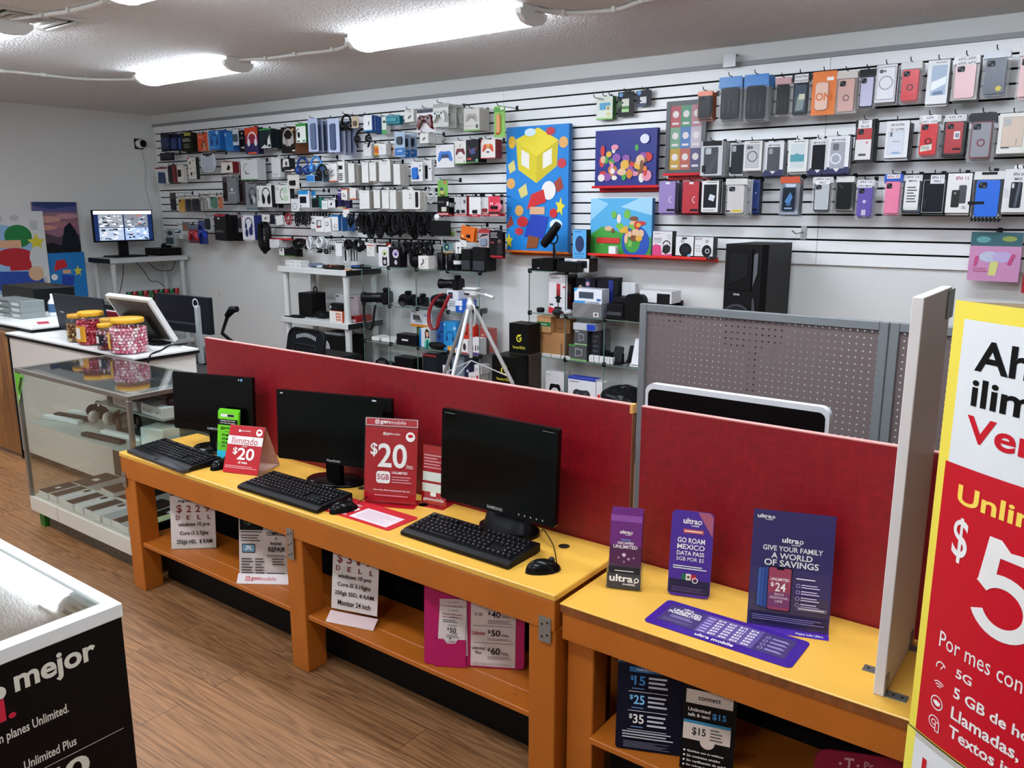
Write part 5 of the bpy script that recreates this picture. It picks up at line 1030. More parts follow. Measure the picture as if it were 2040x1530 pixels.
MB().box(-6.165, -5.98, 4.95, 5.12, PS2+.0003, .885, '#0a0a0b', .004).build('cabinet', t); mb = MB(); mb.tube(curvepts([(-6.03, 5.03, .8855), (-6.04, 5.03, .92), (-6.015, 5.03, .94), (-5.995, 5.03, .92), (-5.99, 5.03, .8855)]), .006, '#0a0a0b', 6); mb.build('handle', t)
for i, (x, y, w, d) in enumerate(((-6.19, 4.88, .13, .06), (-6.13, 4.90, .12, .05), (-6.07, 4.875, .1, .05))): rbox('phone', 'phone', ('left', 'upper middle', 'right')[i]+' black phone lying at the front left of the middle plastic shelf', x-w/2, x+w/2, y-d/2, y+d/2, PS2+(.009 if i == 1 else 0), PS2+.009+(.0093 if i == 1 else 0), mat('#0d0d0f', .3), None, None, .003, 'phones on the middle plastic shelf', 8*i)
rbox('carton', 'carton', 'white upright carton with small black print at the back of the middle plastic shelf', -5.80, -5.62, 5.08, 5.2, PS2, .885, mat('#c9ccce', .5), [('r', .06, .88, .24, .94, '#2b2b2d'), ('ln', .06, .5, .8, .8, 5, '#aeb2b6')], None, .001)
rbox('carton', 'carton', 'pinkish grey upright carton behind the shelf post on the middle plastic shelf', -5.60, -5.475, 5.05, 5.15, PS2, .888, mat('#b9aeb0', .5), [('r', .25, .88, .55, .93, '#3b3638')], None, .001)
rbox('carton', 'carton', 'white carton with an orange letter grid at the front of the middle plastic shelf', -5.64, -5.475, 4.86, 4.95, PS2, .765, mat('#e0dcd6', .5), [(('rr'), .52+.14*(k % 3), .15+.26*(k//3), .62+.14*(k % 3), .34+.26*(k//3), .02, '#d2603a') for k in range(9)], mat('#c9512a', .5), .001)
blob('headset', 'headset', 'black tangled headset between the black box and the cartons', -5.88, 4.98, PS2, .09, .06, .035, mat('#0c0c0d', .5), 3, .35)
rbox('projector', 'projector', 'small black projector on the orange lettered carton', -5.64, -5.478, 4.865, 4.955, .7655, .83, mat('#101113', .35), [('e', .1, .5, .15, .15, '#cfd3d6'), ('r', .3, .2, .6, .6, '#1f2124')], None, .012)
rbox('carton', 'carton', 'red carton with a white picture at the right end of the middle plastic shelf', -5.465, -5.40, 4.95, 5.14, PS2, .72, mat('#9c1f1c', .5), [('r', .1, .1, .9, .5, '#ddd')], None, .001)
# chair and boxes behind the long red board
t = thing('office_chair', 'black slotted chair back showing above the long red board', 'chair', (-5.3, 4.15, 0))
MBm = frame((-5.43, 4.2, .44), -2, 12)
mb = MB(MBm); P = rrect(0, 0, .44, .27, .07, 6)
mb.prism(P, -.03, -.004, '#0e1014'); mb.build('backrest', t)
for k in range(14): mb = MB(MBm); mb.prism(rrect(.1+.018*k, .19+.02*math.sin(PI*k/13), .108+.018*k, .222+.02*math.sin(PI*k/13), .003), -.0035, -.001, '#a9aeb2'); mb.build('back_slot', t)
mb = MB(MBm); mb.tube([(x, y, -.001) for x, y in rrect(.08, .07, .36, .15, .03, 4)], .005, '#23262c', 6, True); mb.tube([(x, y, -.006) for x, y in P], .012, '#0b0c0f', 6, True); mb.build('back_rim', t)
mb = MB(flat((-5.22, 4.42, .42))); mb.box(-.23, .23, -.22, .22, 0, .06, '#101114', .02); mb.build('seat', t)
mb = MB(flat((-5.22, 4.42, 0))); mb.lathe([(.03, .08), (.03, .4195)], '#111', 12); mb.build('post', t)
for k in range(5):
    a = 2*PI*k/5; mb = MB(); mb.tube([(-5.22, 4.42, .1), (-5.22+.27*math.cos(a), 4.42+.27*math.sin(a), .03)], [.025, .03], '#111', 8); mb.build('leg', t)
t = thing('subwoofer', 'black speaker box with a round grey cone behind the long red board', 'speaker', (-5.66, 5.0, .2))
MB().box(-5.84, -5.48, 4.88, 5.13, .2003, .54, '#0a0a0b', .006).build('cabinet', t)
mb = MB(frame((-5.75, 4.879, .42), 0, 0)); mb.lathe([(.075, 0), (.085, .008), (.07, .012), (.05, .006), (.02, .014), (.0001, .016)], mat('#9aa0a3', .35), 24); mb.build('cone', t)
mb = MB(); mb.M = flat((-5.68, 5.0, .5405)); mb.prism(rrect(-.12, -.09, .13, .09, .04), 0, .02, mat('#8f9496', .4)); mb.prism(rrect(-.08, -.05, .08, .05, .03), .0201, .022, '#0c0c0d'); mb.build('top_port', t)
# ================================================================== glass cube shelving
CLIP = mat('#101010', .35); GPANE = clearglass(.04, .5, (.97, .985, .98, 1)); GEDGE = mat('#5f7a72', .15)
def cubes(label, xs, zs, y0, y1, skip=(), nop=()):
    t = thing('glass_shelving', label, 'shelving', ((xs[0]+xs[-1])/2, (y0+y1)/2, 0))
    for i, z in enumerate(zs):
        for j, (a, b) in enumerate(zip(xs, xs[1:])):
            if (i, j) in skip: continue
            mb = MB(); mb.box(a+.003, b-.003, y0+.003, y1-.003, z-.003, z+.003, GPANE)
            mb.box(a+.003, b-.003, y0-.0005, y0+.0028, z-.003, z+.003, GEDGE); mb.build('shelf_pane', t)
    lev = [0]+list(zs)
    for i, (a, b) in enumerate(zip(lev, lev[1:])):
        for j, x in enumerate(xs):
            if (i, j) in nop: continue
            if b == zs[-1] and any((len(zs)-1, q) in skip for q in (j, j-1)) and not any((len(zs)-1, q) not in skip and 0 <= q < len(xs)-1 for q in (j, j-1)): continue
            mb = MB(); mb.box(x-.0025, x+.0025, y0+.006, y1-.006, a+.004, b-.004, GPANE); mb.box(x-.0025, x+.0025, y0-.0005, y0+.0055, a+.004, b-.004, GEDGE); mb.build('side_pane', t)
    for i, z in enumerate(zs):
        for j, x in enumerate(xs):
            if i == len(zs)-1 and not any((i, q) not in skip and 0 <= q < len(xs)-1 for q in (j, j-1)): continue
            mb = MB(); mb.lathe([(.0001, -.016), (.014, -.016), (.017, 0), (.014, .016), (.0001, .016)], CLIP, 10, (x, y0+.012, z)); mb.build('clip', t)
    return t
GZ = (.18, .505, .83, 1.155); GX = (-5.362, -5.045, -4.725, -4.388, -4.06)
cubes('clear glass cube shelving with black corner clips, holding the cameras', GX, GZ, 5.0, 5.29, (), ((3, 3), (2, 2), (2, 3)))
g0, g1, g2, g3 = [z+.0032 for z in GZ]
cubes('clear glass cube shelving with black clips, partly behind the pegboard', (-3.584, -3.262, -2.936, -2.612), (.24, .565, .885, 1.195), 5.0, 5.29, ((3, 1), (3, 2)))
h0, h1, h2, h3 = [z+.0032 for z in (.24, .565, .885, 1.195)]
def camera(label, x, y, z, ang=0, lens=.1, s=1.0, strap=None):
    t = thing('camera', label, 'camera', (x, y, z)); M = flat((x, y, z), ang) @ Matrix.Scale(s, 4)
    B = mat('#0d0d0f', .4); mb = MB(M); mb.box(-.066, .066, -.028, .028, .0005, .085, B, .012); mb.box(-.066, -.03, -.05, -.02, .0005, .08, B, .012); mb.build('body', t)
    mb = MB(M); mb.box(-.026, .026, -.03, .02, .0855, .112, B, .01); mb.build('viewfinder', t)
    mb = MB(M @ Matrix.Translation((.005, -.0285, .043)) @ Matrix.Rotation(PI/2, 4, 'X')); mb.lathe([(.034, .0), (.036, lens*.3), (.032, lens*.35), (.034, lens*.8), (.038, lens*.82), (.038, lens), (.033, lens), (.028, lens*.93), (.0001, lens*.9)], mat('#131316', .3), 20); mb.build('lens', t)
    if strap:
        mb = MB(); pts, m, wd = strap; P = curvepts(pts, 5); V = []
        for p in P: V += [(p.x-wd*.4, p.y-wd*.3, p.z), (p.x+wd*.4, p.y+wd*.3, p.z)]
        mb.add(V, [(2*i, 2*i+1, 2*i+3, 2*i+2) for i in range(len(P)-1)], m, True); o = mb.build('strap', t)
        sd = o.modifiers.new('thickness', 'SOLIDIFY'); sd.thickness = .002
    return t
camera('black camera with a long lens on the glass shelf, its strap hanging down', -5.17, 5.11, g2, -60, .15, 1.25, ([(-5.26, 5.02, .90), (-5.31, 4.985, .86), (-5.325, 4.975, .76), (-5.30, 4.97, .66), (-5.26, 4.97, .61), (-5.215, 4.97, .66), (-5.20, 4.975, .76), (-5.19, 4.985, .835)], mat('#0d0d0f', .5), .02))
camera('black camera with a big upright lens hood, second from the left on the glass shelf', -4.955, 5.15, g2, 20, .1, 1.1)
camera('black camera lying low beside the helmet-shaped bag on the glass shelf', -4.80, 5.17, g2, -20, .08, .95)
blob('camera_bag', 'bag', 'rounded black bag with a yellow stripe on the second glass shelf', -4.555, 5.14, g2, .12, .1, .062, mat('#0c0c0e', .35), 2, .1)
t = camera('black camera with a red trimmed grip high on a box beside the tripod head', -4.37, 5.12, 1.0003, -75, .13, 1.05, ([(-4.42, 5.0, .98), (-4.50, 4.985, .93), (-4.555, 4.975, .84), (-4.56, 4.97, .74), (-4.52, 4.965, .68), (-4.47, 4.965, .70), (-4.45, 4.97, .78), (-4.40, 4.98, .88), (-4.36, 5.0, .97)], mat('#8c1a22', .5), .032))
rbox('carton', 'carton', 'white and blue carton under the highest camera on the glass shelf', -4.44, -4.32, 5.06, 5.2, g2, 1.0, mat('#d7dade', .5), [('r', .1, .6, .5, .9, '#2a3a4a'), ('ln', .1, .2, .8, .5, 3, '#8fa0b0')], None, .001)
rbox('carton', 'carton', 'bright blue carton with a white mark beside the tripod head', -4.318, -4.2, 5.02, 5.14, g2, .93, mat('#1f56b0', .5), [('r', 0, .55, .6, 1, '#dfe3e6'), ('e', .45, .35, .16, .16, '#cfe0f4')], None, .001)
for i, (x, h) in enumerate(((-4.17, .05), (-4.12, .03), (-4.085, .04))): rbox('camera_part', 'camera part', ('left', 'middle', 'right')[i]+' small black camera part at the right end of the second glass shelf', x-.016, x+.016, 5.06, 5.12, g2, g2+h, mat('#1a1c1f', .35), None, None, .004, 'small camera parts on the glass shelf')
# third shelf of the centre unit
for i, x in enumerate((-5.28, -5.16, -5.08)): rbox('carton', 'carton', 'flat white carton, '+('left', 'middle', 'right')[i]+' one on the third glass shelf by the plastic shelf', x-.055, x+.03, 5.06, 5.2, g1, g1+.03, mat('#e2e2de', .5), None, None, .002, 'flat white cartons on the third glass shelf', 6)
rbox('carton', 'carton', 'long black carton with a white mark on the third glass shelf', -4.985, -4.765, 5.02, 5.13, g1, .60, mat('#121214', .4), [('rr', .28, .42, .62, .58, .03, '#d9d9d9')], None, .002)
rbox('carton', 'carton', 'green and black carton behind the long black one on the third glass shelf', -4.87, -4.74, 5.15, 5.24, g1, .655, mat('#25331f', .5), [('r', .1, .1, .5, .9, '#5b7a3a')], None, .001)
rbox('carton', 'carton', 'blue and white tall carton right of the long black one', -4.758, -4.69, 5.06, 5.14, g1, .66, mat('#cdd5da', .5), [('r', 0, 0, .35, 1, '#1e6fae')], None, .001)
rbox('router_box', 'carton', 'white router carton with an orange base standing on the green carton', -4.93, -4.69, 5.142, 5.26, .6555, .80, mat('#c6cbd0', .5), [('r', 0, 0, 1, .16, '#d0862f'), ('p', [(.12, .4), (.5, .4), (.42, .7), (.12, .7)], '#4c4a4d'), ('r', .22, .28, .56, .42, '#8a8d90'), ('r', .66, .66, .98, .78, '#8094b8'), ('ln', .06, .84, .3, .96, 2, '#6f7478')], None, .001)
rbox('webcam_box', 'carton', 'carton with a picture of a smiling person in a green top', -4.685, -4.615, 5.04, 5.12, g1, .675, mat('#cfd8d6', .5), [('p', [(.05, 0), (.95, 0), (.9, .35), (.6, .45), (.3, .42), (.1, .3)], '#3fb39a'), ('p', [(.35, 0), (.5, .4), (.62, .4), (.6, 0)], '#15202a'), ('e', .52, .72, .36, .4, '#2a1a14'), ('p', [(.2, .4), (.15, .75), (.35, .95), (.75, .9), (.9, .7), (.85, .42), (.7, .5), (.35, .5)], '#2a1a14'), ('e', .55, .68, .25, .3, '#d7a98c'), ('e', .46, .71, .03, .02, '#20140f'), ('e', .65, .71, .03, .02, '#20140f'), ('p', [(.45, .58), (.65, .58), (.6, .54), (.5, .54)], '#f0e6e2')], None, .001)
rbox('headset_box', 'carton', 'dark blue headset carton left of the tripod leg', -4.60, -4.475, 5.1, 5.2, g1, .72, mat('#1b4f98', .5), [('hp', .5, .5, .28, '#0d2148'), ('e', .8, .85, .08, .08, '#8fb4e0')], None, .002)
rbox('headset_box', 'carton', 'light blue headset carton behind the tripod leg', -4.46, -4.32, 5.03, 5.14, g1, .745, mat('#2287c4', .5), [('hp', .5, .5, .28, '#134a86'), ('e', .85, .8, .1, .1, '#9cc8e4'), ('e', .08, .9, .05, .05, '#cfe6f4'), ('ln', .5, .1, .8, .2, 2, '#bfe0f0')], None, .002)
blob('glove', 'cover', 'black soft cover lying at the foot of the blue headset cartons', -4.53, 5.04, g1, .1, .035, .03, mat('#0d0d10', .6), 9, .2)
rbox('headset_box', 'carton', 'tall red carton with a black headset picture, upper one right of the tripod leg', -4.31, -4.185, 5.08, 5.18, g1+.105, .725, mat('#c4301c', .5), [('hp', .6, .5, .22, '#1a1414'), ('ln', .08, .55, .4, .85, 3, '#e8c9b8')], None, .001)
rbox('headset_box', 'carton', 'wide red carton carrying the tall one, right of the tripod leg', -4.315, -4.175, 5.07, 5.2, g1, g1+.1045, mat('#c8351f', .5), [('ln', .08, .5, .45, .85, 3, '#eed2c2'), ('e', .85, .5, .2, .2, '#241a1a')], None, .001)
rbox('headset_box', 'carton', 'dark red and black carton at the right end of the third glass shelf', -4.165, -4.07, 5.14, 5.24, g1, .70, mat('#b82a1f', .5), [('r', .7, 0, 1, 1, '#232326'), ('ln', .1, .3, .6, .8, 4, '#e0b8a8')], None, .001)
rbox('earbud_box', 'carton', 'white carton with dark earpieces in front of the dark red carton', -4.17, -4.07, 5.02, 5.1, g1, .64, mat('#dad7d8', .5), [('r', 0, 0, 1, .14, '#5a3f7a'), ('p', [(.2, .25), (.32, .25), (.3, .55), (.2, .5)], '#2a2a2e'), ('p', [(.5, .25), (.62, .25), (.6, .6), (.5, .55)], '#2a2a2e'), ('p', [(.75, .3), (.86, .3), (.84, .6), (.75, .55)], '#2a2a2e')], None, .001)
rbox('earbud_box', 'carton', 'narrow white carton with one dark earpiece behind the tripod leg', -4.25, -4.185, 5.006, 5.05, g1, .62, mat('#e2dfe0', .5), [('e', .5, .5, .25, .45, '#3a2f33'), ('r', 0, 0, 1, .1, '#b02a2a')], None, .001)
rbox('small_carton', 'carton', 'small orange-yellow carton at the front edge behind the tripod leg', -4.40, -4.325, 5.006, 5.03, g1, .55, mat('#d9912c', .5), [('e', .5, .5, .25, .25, '#f0d9b0')], None, .001)
rbox('small_carton', 'carton', 'small white carton beside the orange-yellow one', -4.318, -4.262, 5.006, 5.03, g1, .545, mat('#d5d2d2', .5), [('ln', .2, .2, .8, .8, 2, '#9a9496')], None, .001)
# bottom shelf of the centre unit
rbox('game_box', 'carton', 'dark game carton with a red rim on the lowest glass shelf', -4.715, -4.56, 5.05, 5.12, g0, .45, mat('#1c2026', .5), [('r', 0, .94, 1, 1, '#8c2a2a')], None, .001)
rbox('game_box', 'carton', 'dark blue carton with a white headset picture, left of the tripod leg below the shelf', -4.55, -4.40, 5.04, 5.16, g0, .47, mat('#15181f', .5), [('r', .45, 0, .95, .7, '#dfe2e6'), ('e', .72, .3, .2, .24, '#15181f')], None, .001)
rbox('game_box', 'carton', 'grey-blue carton on the lowest glass shelf behind the tripod', -4.385, -4.25, 5.04, 5.2, g0, .475, mat('#5f6b78', .4), [('r', .05, .1, .9, .9, '#76828e')], None, .001)
rbox('game_box', 'carton', 'dark blue game carton behind the tripod centre leg', -4.245, -4.19, 5.04, 5.2, g0, .44, mat('#1b2440', .4), [('e', .5, .7, .2, .2, '#c9d0dc')], None, .001)
for i, (x, z, h) in enumerate(((-4.14, 0, .1), (-4.14, .1004, .07), (-4.10, .1708, .07))): rbox('white_carton', 'carton', 'white carton with fine print, '+('bottom', 'middle', 'top')[i]+' of the stack behind the tripod', x-.06+.02*(i == 2), x+.055-.02*(i == 2), 5.03, 5.14, g0+z, g0+z+h, mat('#d7d3d2', .5), [('ln', .1, .3, .6, .7, 2, '#a8a09e'), ('r', .7, .2, .9, .8, '#b8403c')], None, .001)
rbox('laptop', 'laptop', 'black laptop standing half open above the red board, below the cameras', -5.02, -4.80, 5.02, 5.14, g0, .40, mat('#0c0c0e', .4), None, None, .003)
blob('gadget', 'gadget', 'black lumpy gadget above the red board near the chair', -5.25, 5.1, g0, .08, .06, .085, mat('#101114', .4), 12, .3)
blob('gadget', 'gadget', 'small black gadget next to the lumpy one above the red board', -5.12, 5.08, g0, .05, .04, .08, mat('#15161a', .4), 15, .3)
# top of the centre unit
for i, x in enumerate((-5.13, -5.0)):
    t = thing('speaker_box', ('white', 'black')[i]+' carton picturing a round coloured light, on top of the glass shelving', 'carton', (x, 5.1, g3)); m = mat(('#dcd9dc', '#17121a')[i], .45)
    mb = MB(frame((x-.06, 5.04, g3+.0005))); mb.box(0, .12, 0, .165, -.09, 0, m, .001); mb.art(.12, .165, [('rr', .38, .05, .85, .66, .12, '#17121a'), ('e', .62, .68, .3, .3, '#cfc6cf'), ('e', .62, .7, .22, .2, ('#b8d08a', '#a890c4')[i]), ('e', .62, .66, .1, .08, '#211a24'), ('e', .62, .25, .14, .16, '#b9b4bc')]); mb.build('carton', t)
blob('webcam', 'webcam', 'black webcam with a ring on top of the glass shelving', -4.84, 5.12, g3, .05, .04, .06, mat('#101013', .35), 21, .15)
blob('cable_bundle', 'cables', 'black cable heap on top of the glass shelving beside the round light cartons', -4.90, 5.16, g3, .03, .04, .08, mat('#0c0c0e', .5), 22, .3)
rbox('mount_box', 'carton', 'white carton with a picture of a grey bracket on top of the glass shelving', -4.73, -4.62, 5.04, 5.12, g3, g3+.105, mat('#dedad4', .5), [('p', [(.2, .3), (.45, .55), (.4, .75), (.55, .8), (.6, .5), (.35, .25)], '#5f5f63'), ('ln', .15, .1, .6, .18, 1, '#8a8684'), ('e', .8, .8, .06, .06, '#8a8684')], None, .001)
for i, (x, band) in enumerate(((-4.52, 0), (-4.42, 0), (-4.345, 1))):
    t = thing('camera_lens', ('black upright camera lens left of the other two on the glass shelving top', 'black upright camera lens in the middle on the glass shelving top', 'black upright camera lens with a white band on the glass shelving top')[i], 'lens', (x, 5.09, g3))
    mb = MB(flat((x, 5.09, g3))); mb.lathe([(.034, .0005), (.036, .01), (.032, .03), (.036, .04), (.037, .09), (.034, .1), (.036, .13), (.03, .135), (.0001, .13)], mat('#0e0e11', .3), 20); mb.build('barrel', t)
    if band: mb = MB(flat((x, 5.09, g3))); mb.lathe([(.0375, .05), (.0375, .08)], '#cfd0d0', 20); mb.build('band', t)
for i, (x, w, h) in enumerate(((-4.245, .1, .17), (-4.115, .13, .19))):
    t = thing('desktop_speaker', ('smaller', 'larger')[i]+' black desktop speaker on top of the glass shelving beside the tall blue picture', 'speaker', (x, 5.12, g3))
    mb = MB(flat((x, 5.12, g3), 6)); mb.box(-w/2, w/2, -.06, .1, .0005, h, '#09090a', .008); mb.build('cabinet', t)
    mb = MB(flat((x, 5.12, g3), 6)); mb.box(-w/2+.01, w/2-.012, -.064, -.0605, .012, .085, mat('#2a2e33', .5), .003); mb.build('grille', t)
t = thing('phone_stand', 'black phone clamped on a silver stand rod in front of the black cables', 'phone stand', (-4.47, 5.02, g3))
mb = MB(flat((-4.46, 5.03, g3))); mb.lathe([(.04, .0005), (.04, .006), (.008, .01), (.007, .19)], mat('#0c0c0e', .4), 14); mb.build('base', t)
mb = MB(flat((-4.46, 5.03, g3))); mb.lathe([(.006, .1902), (.006, .262)], mat('#c3c6c8', .3, .7), 10); mb.build('rod', t)
mb = MB(frame((-4.575, 5.03, g3+.27))); mb.prism(rrect(0, 0, .2, .12, .01), -.012, 0, '#08080a'); mb.build('phone', t)
mb = MB(frame((-4.5, 5.02, g3+.415))); mb.lathe([(.026, -.002), (.026, .004), (.0001, .005)], '#dfe3e4', 16); solo('cable_disc', mb, 'round white disc above the clamped phone', 'disc')
# ------------------------------------------------------------------ tripod
TP = mat('#cfd2d2', .35, .3); TG = mat('#9a9ea0', .35, .5); X_, Y_ = -3.665, 4.42
t = thing('tripod', 'silver camera tripod with a pan handle standing before the glass shelving', 'tripod', (X_, Y_, 0))
mb = MB(flat((X_, Y_, 0))); mb.lathe([(.026, .96), (.03, .97), (.03, 1.005), (.022, 1.02), (.022, 1.05)], TP, 16); mb.build('collar', t)
mb = MB(flat((X_+.01, Y_, 1.0505), 10)); mb.box(-.045, .055, -.03, .03, 0, .045, TP, .012); mb.box(-.055, .06, -.035, .035, .0455, .062, TP, .006); mb.box(-.04, -.0, -.0315, -.0305, .012, .024, '#1a1a1a'); mb.build('head', t)
mb = MB(); mb.tube([(X_+.06, Y_, 1.075), (X_+.13, Y_-.01, 1.07), (X_+.14, Y_-.01, 1.07), (X_+.22, Y_-.02, 1.055)], [.006, .006, .013, .012], TP, 8); mb.build('pan_handle', t)
mb = MB(); mb.tube([(X_, Y_, .9598), (X_, Y_, .62)], .012, TP, 10); mb.build('centre_column', t)
feet = [(-.42, -.02), (.02, -.4), (.36, .3)]
for dx, dy in feet:
    mb = MB(); f_ = lambda s: (X_+.03*dx/abs(.42)+dx*s, Y_+.03*dy/.42+dy*s, .955*(1-s)+.004); mb.tube([f_(0), f_(.55)], .014, TG if dx < 0 else TP, 8); mb.tube([f_(.5), f_(.8)], .011, TP, 8); mb.tube([f_(.78), f_(.985)], .009, TG, 8); mb.build('leg', t)
    mb = MB(); p = Vector((X_, Y_, .60)); q = Vector(f_(.5)); mb.tube([tuple(p), tuple(q)], .005, TP, 6); mb.build('brace', t)
    mb = MB(); q = Vector(f_(.985)); mb.lathe([(.0001, .0), (.014, .001), (.012, .02), (.0001, .022)], CLIP, 10, (q.x, q.y, .0005)); mb.build('foot', t)
mb = MB(); mb.tube(curvepts([(X_+.028, Y_-.02, 1.0), (X_+.06, Y_-.03, .98), (X_+.065, Y_-.03, .9), (X_+.05, Y_-.03, .85)]), .007, TP, 6); mb.build('crank_handle', t)
# ------------------------------------------------------------------ right-hand glass shelving
SH = mat('#0b0b0d', .4)
def emblem(mb, u, v, s, m):
    mb.ring(u, v, s*.55, s*.24, .0008, m, 60, 400, 24); mb.poly([(u-s*.1, v+s*.05), (u+s*.5, v+s*.12), (u+s*.42, v-s*.08), (u-s*.05, v-s*.1)], .0012, m)
    mb.poly([(u-s*.55, v+s*.7), (u+s*.5, v+s*.95), (u+s*.65, v+s*.7), (u+s*.2, v+s*.62), (u-s*.1, v+s*.45)], .0012, m)
YG = mat('#d8cf3a', .45)
def vbox(label, x0, x1, y0, y1, z0, z1, w=1):
    mb = MB(); mb.box(x0, x1, y0, y1, z0+.0004, z1, '#080808', .001); mb.M = frame((x0, y0, z0)); W_, H_ = x1-x0, z1-z0
    emblem(mb, W_*.5, H_*.5, W_*.2, YG); mb.text('VersionTECH.', W_*.18, H_*.16, W_*.82, H_*.25, .0008, YG, .8); solo('carton', mb, label, 'carton')
vbox('black carton with a yellow ring emblem, upper of the two black ones', -3.655, -3.475, 4.85, 5.0-.004, .60, .82)
vbox('black carton with a yellow ring emblem, lower and nearer of the two black ones', -3.70, -3.475, 4.70, 4.845, .385, .598)
rbox('carton', 'carton', 'plain brown carton supporting the upper black emblem carton', -3.70, -3.46, 4.85, 4.99, 0, .5995, mat('#3a3026', .6))
rbox('carton', 'carton', 'plain dark carton supporting the lower black emblem carton', -3.70, -3.46, 4.70, 4.845, 0, .3845, mat('#2b2621', .6))
rbox('mic_box', 'carton', 'tall white carton with a red microphone picture and red corner', -3.455, -3.29, 5.07, 5.2, h2, 1.175, mat('#d4d2d4', .5), [('p', [(0, 0), (.95, 0), (.95, .04), (0, .16)], '#c01f2a'), ('p', [(.6, 0), (1, .0), (1, .08)], '#0f0f10'), ('t', 'QUADCAST', .1, .88, .6, .92, '#2a2a2c'), ('r', .42, .45, .62, .76, '#8c1f22'), ('r', .42, .62, .62, .76, '#b8303a'), ('r', .42, .28, .62, .46, '#151516'), ('rr', .34, .38, .7, .42, .02, '#151516'), ('r', .5, .16, .54, .3, '#151516'), ('e', .52, .14, .22, .06, '#151516'), ('r', .76, .66, .9, .7, '#c01f2a'), ('e', .12, .22, .05, .05, '#3a3a3c'), ('e', .22, .22, .04, .04, '#3a3a3c')], mat('#1a0d10', .4), .001)
rbox('figure_box', 'carton', 'black and red carton with a round badge behind the white tablet carton', -3.252, -3.09, 5.12, 5.24, h2, 1.15, mat('#15131c', .4), [('e', .25, .7, .12, .2, '#caa98c'), ('r', .12, .1, .34, .5, '#a02a30'), ('r', .5, .6, .75, 1, '#1d2350'), ('e', .62, .86, .1, .1, '#c9a0a4'), ('r', .3, .3, .5, .62, '#262a4c'), ('ring', .3, .55, .1, .03, '#8fa0c0')], None, .001)
rbox('figure_box', 'carton', 'black carton with a red toy picture and blue end, behind the tablet carton', -3.085, -2.945, 5.14, 5.26, h2, 1.16, mat('#17151c', .4), [('r', .05, .35, .6, .7, '#b8302c'), ('e', .18, .5, .08, .08, '#701a1a'), ('e', .4, .5, .08, .08, '#701a1a'), ('r', .68, .05, .95, .95, '#1c2c78')], None, .001)
rbox('tablet_box', 'carton', 'white carton with a dark screen picture and blue corners on the right glass shelving', -3.195, -2.965, 5.01, 5.11, h2+.099, 1.09, mat('#dde2e8', .45), [('p', [(0, .7), (0, 1), (.16, 1)], '#2e9ad8'), ('r', .16, .3, .72, .8, '#c9d3de'), ('r', .18, .33, .7, .77, '#3c4655'), ('p', [(0, 0), (.36, 0), (.46, .16), (0, .14)], '#2e8fd0'), ('t', 'X-DESIGNER', .46, .03, .92, .13, '#2a3a5a'), ('r', .82, .2, .96, .36, '#3c6ea8')], mat('#b9c2cc', .4), .002)
rbox('carton', 'carton', 'grey diagonal-patterned carton under the white tablet carton', -3.205, -2.97, 5.008, 5.115, h2, h2+.0985, mat('#6f6d6c', .5), [('p', [(0, 0), (.3, 0), (.7, 1), (.4, 1)], '#7d7b7a'), ('r', .74, .08, .92, .4, '#e2e2e0'), ('r', .78, .14, .88, .34, '#5c5a5a')], mat('#9aa2aa', .5), .001)
t = thing('printer', 'small black photo printer on the right glass shelving', 'printer', (-2.89, 5.06, h2))
mb = MB(); mb.box(-2.928, -2.795, 5.01, 5.2, h2+.0005, h2+.11, '#0d0d0f', .006); mb.build('body', t); mb = MB(); mb.box(-2.92, -2.805, 5.002, 5.0095, h2+.03, h2+.055, mat('#3a3c40', .4), .003); mb.build('tray', t); mb = MB(); mb.box(-2.92, -2.80, 5.08, 5.21, h2+.1105, h2+.15, '#141416', .004); mb.build('lid', t)
rbox('white_stand', 'stand', 'white upright router behind the black printer', -2.93, -2.82, 5.22, 5.27, h2, 1.13, mat('#d3d5d6', .4), [('r', .6, .05, .62, .95, '#a8acae')], None, .004)
t = thing('speaker', 'black rounded speaker beside the pegboard on the right glass shelving', 'speaker', (-2.72, 5.06, h2))
mb = MB(frame((-2.785, 5.01, h2+.0005))); mb.prism(rrect(0, 0, .15, .185, .04), -.1, 0, '#070708'); mb.build('cabinet', t)
mb = MB(); mb.lathe([(.025, .0004), (.03, .012), (.03, .028), (.02, .034), (.0001, .034)], '#111214', 16, (-3.52, 5.06, h2)); solo('smart_speaker', mb, 'small round black gadget at the left of the right glass shelf', 'gadget')
mb = MB(flat((-3.335, 5.005, h2), 25)); mb.box(-.035, .035, -.045, .045, .0005, .04, '#23262a', .016); solo('computer_mouse', mb, 'dark grey mouse in front of the tall white microphone carton', 'mouse')
blob('webcam', 'webcam', 'white and grey rounded gadget beside the dark grey mouse', -3.255, 5.03, h2, .035, .04, .022, mat('#b9bdc0', .4), 31, .1)
rbox('carton', 'carton', 'white carton with a black end standing above the pegboard top', -2.70, -2.46, 5.06, 5.2, 1.02, 1.10, mat('#d7d9da', .5), [('r', .55, 0, .95, .8, '#141416')], None, .001)
MBs = thing('wall_bracket', 'black bracket under the white carton above the pegboard', 'bracket', (-2.58, 5.2, .9)); MB().box(-2.61, -2.50, 5.06, 5.29, 1.012, 1.0195, CLIP).build('arm', MBs); MB().box(-2.61, -2.50, 5.29, 5.328, .85, 1.0195, CLIP).build('plate', MBs)
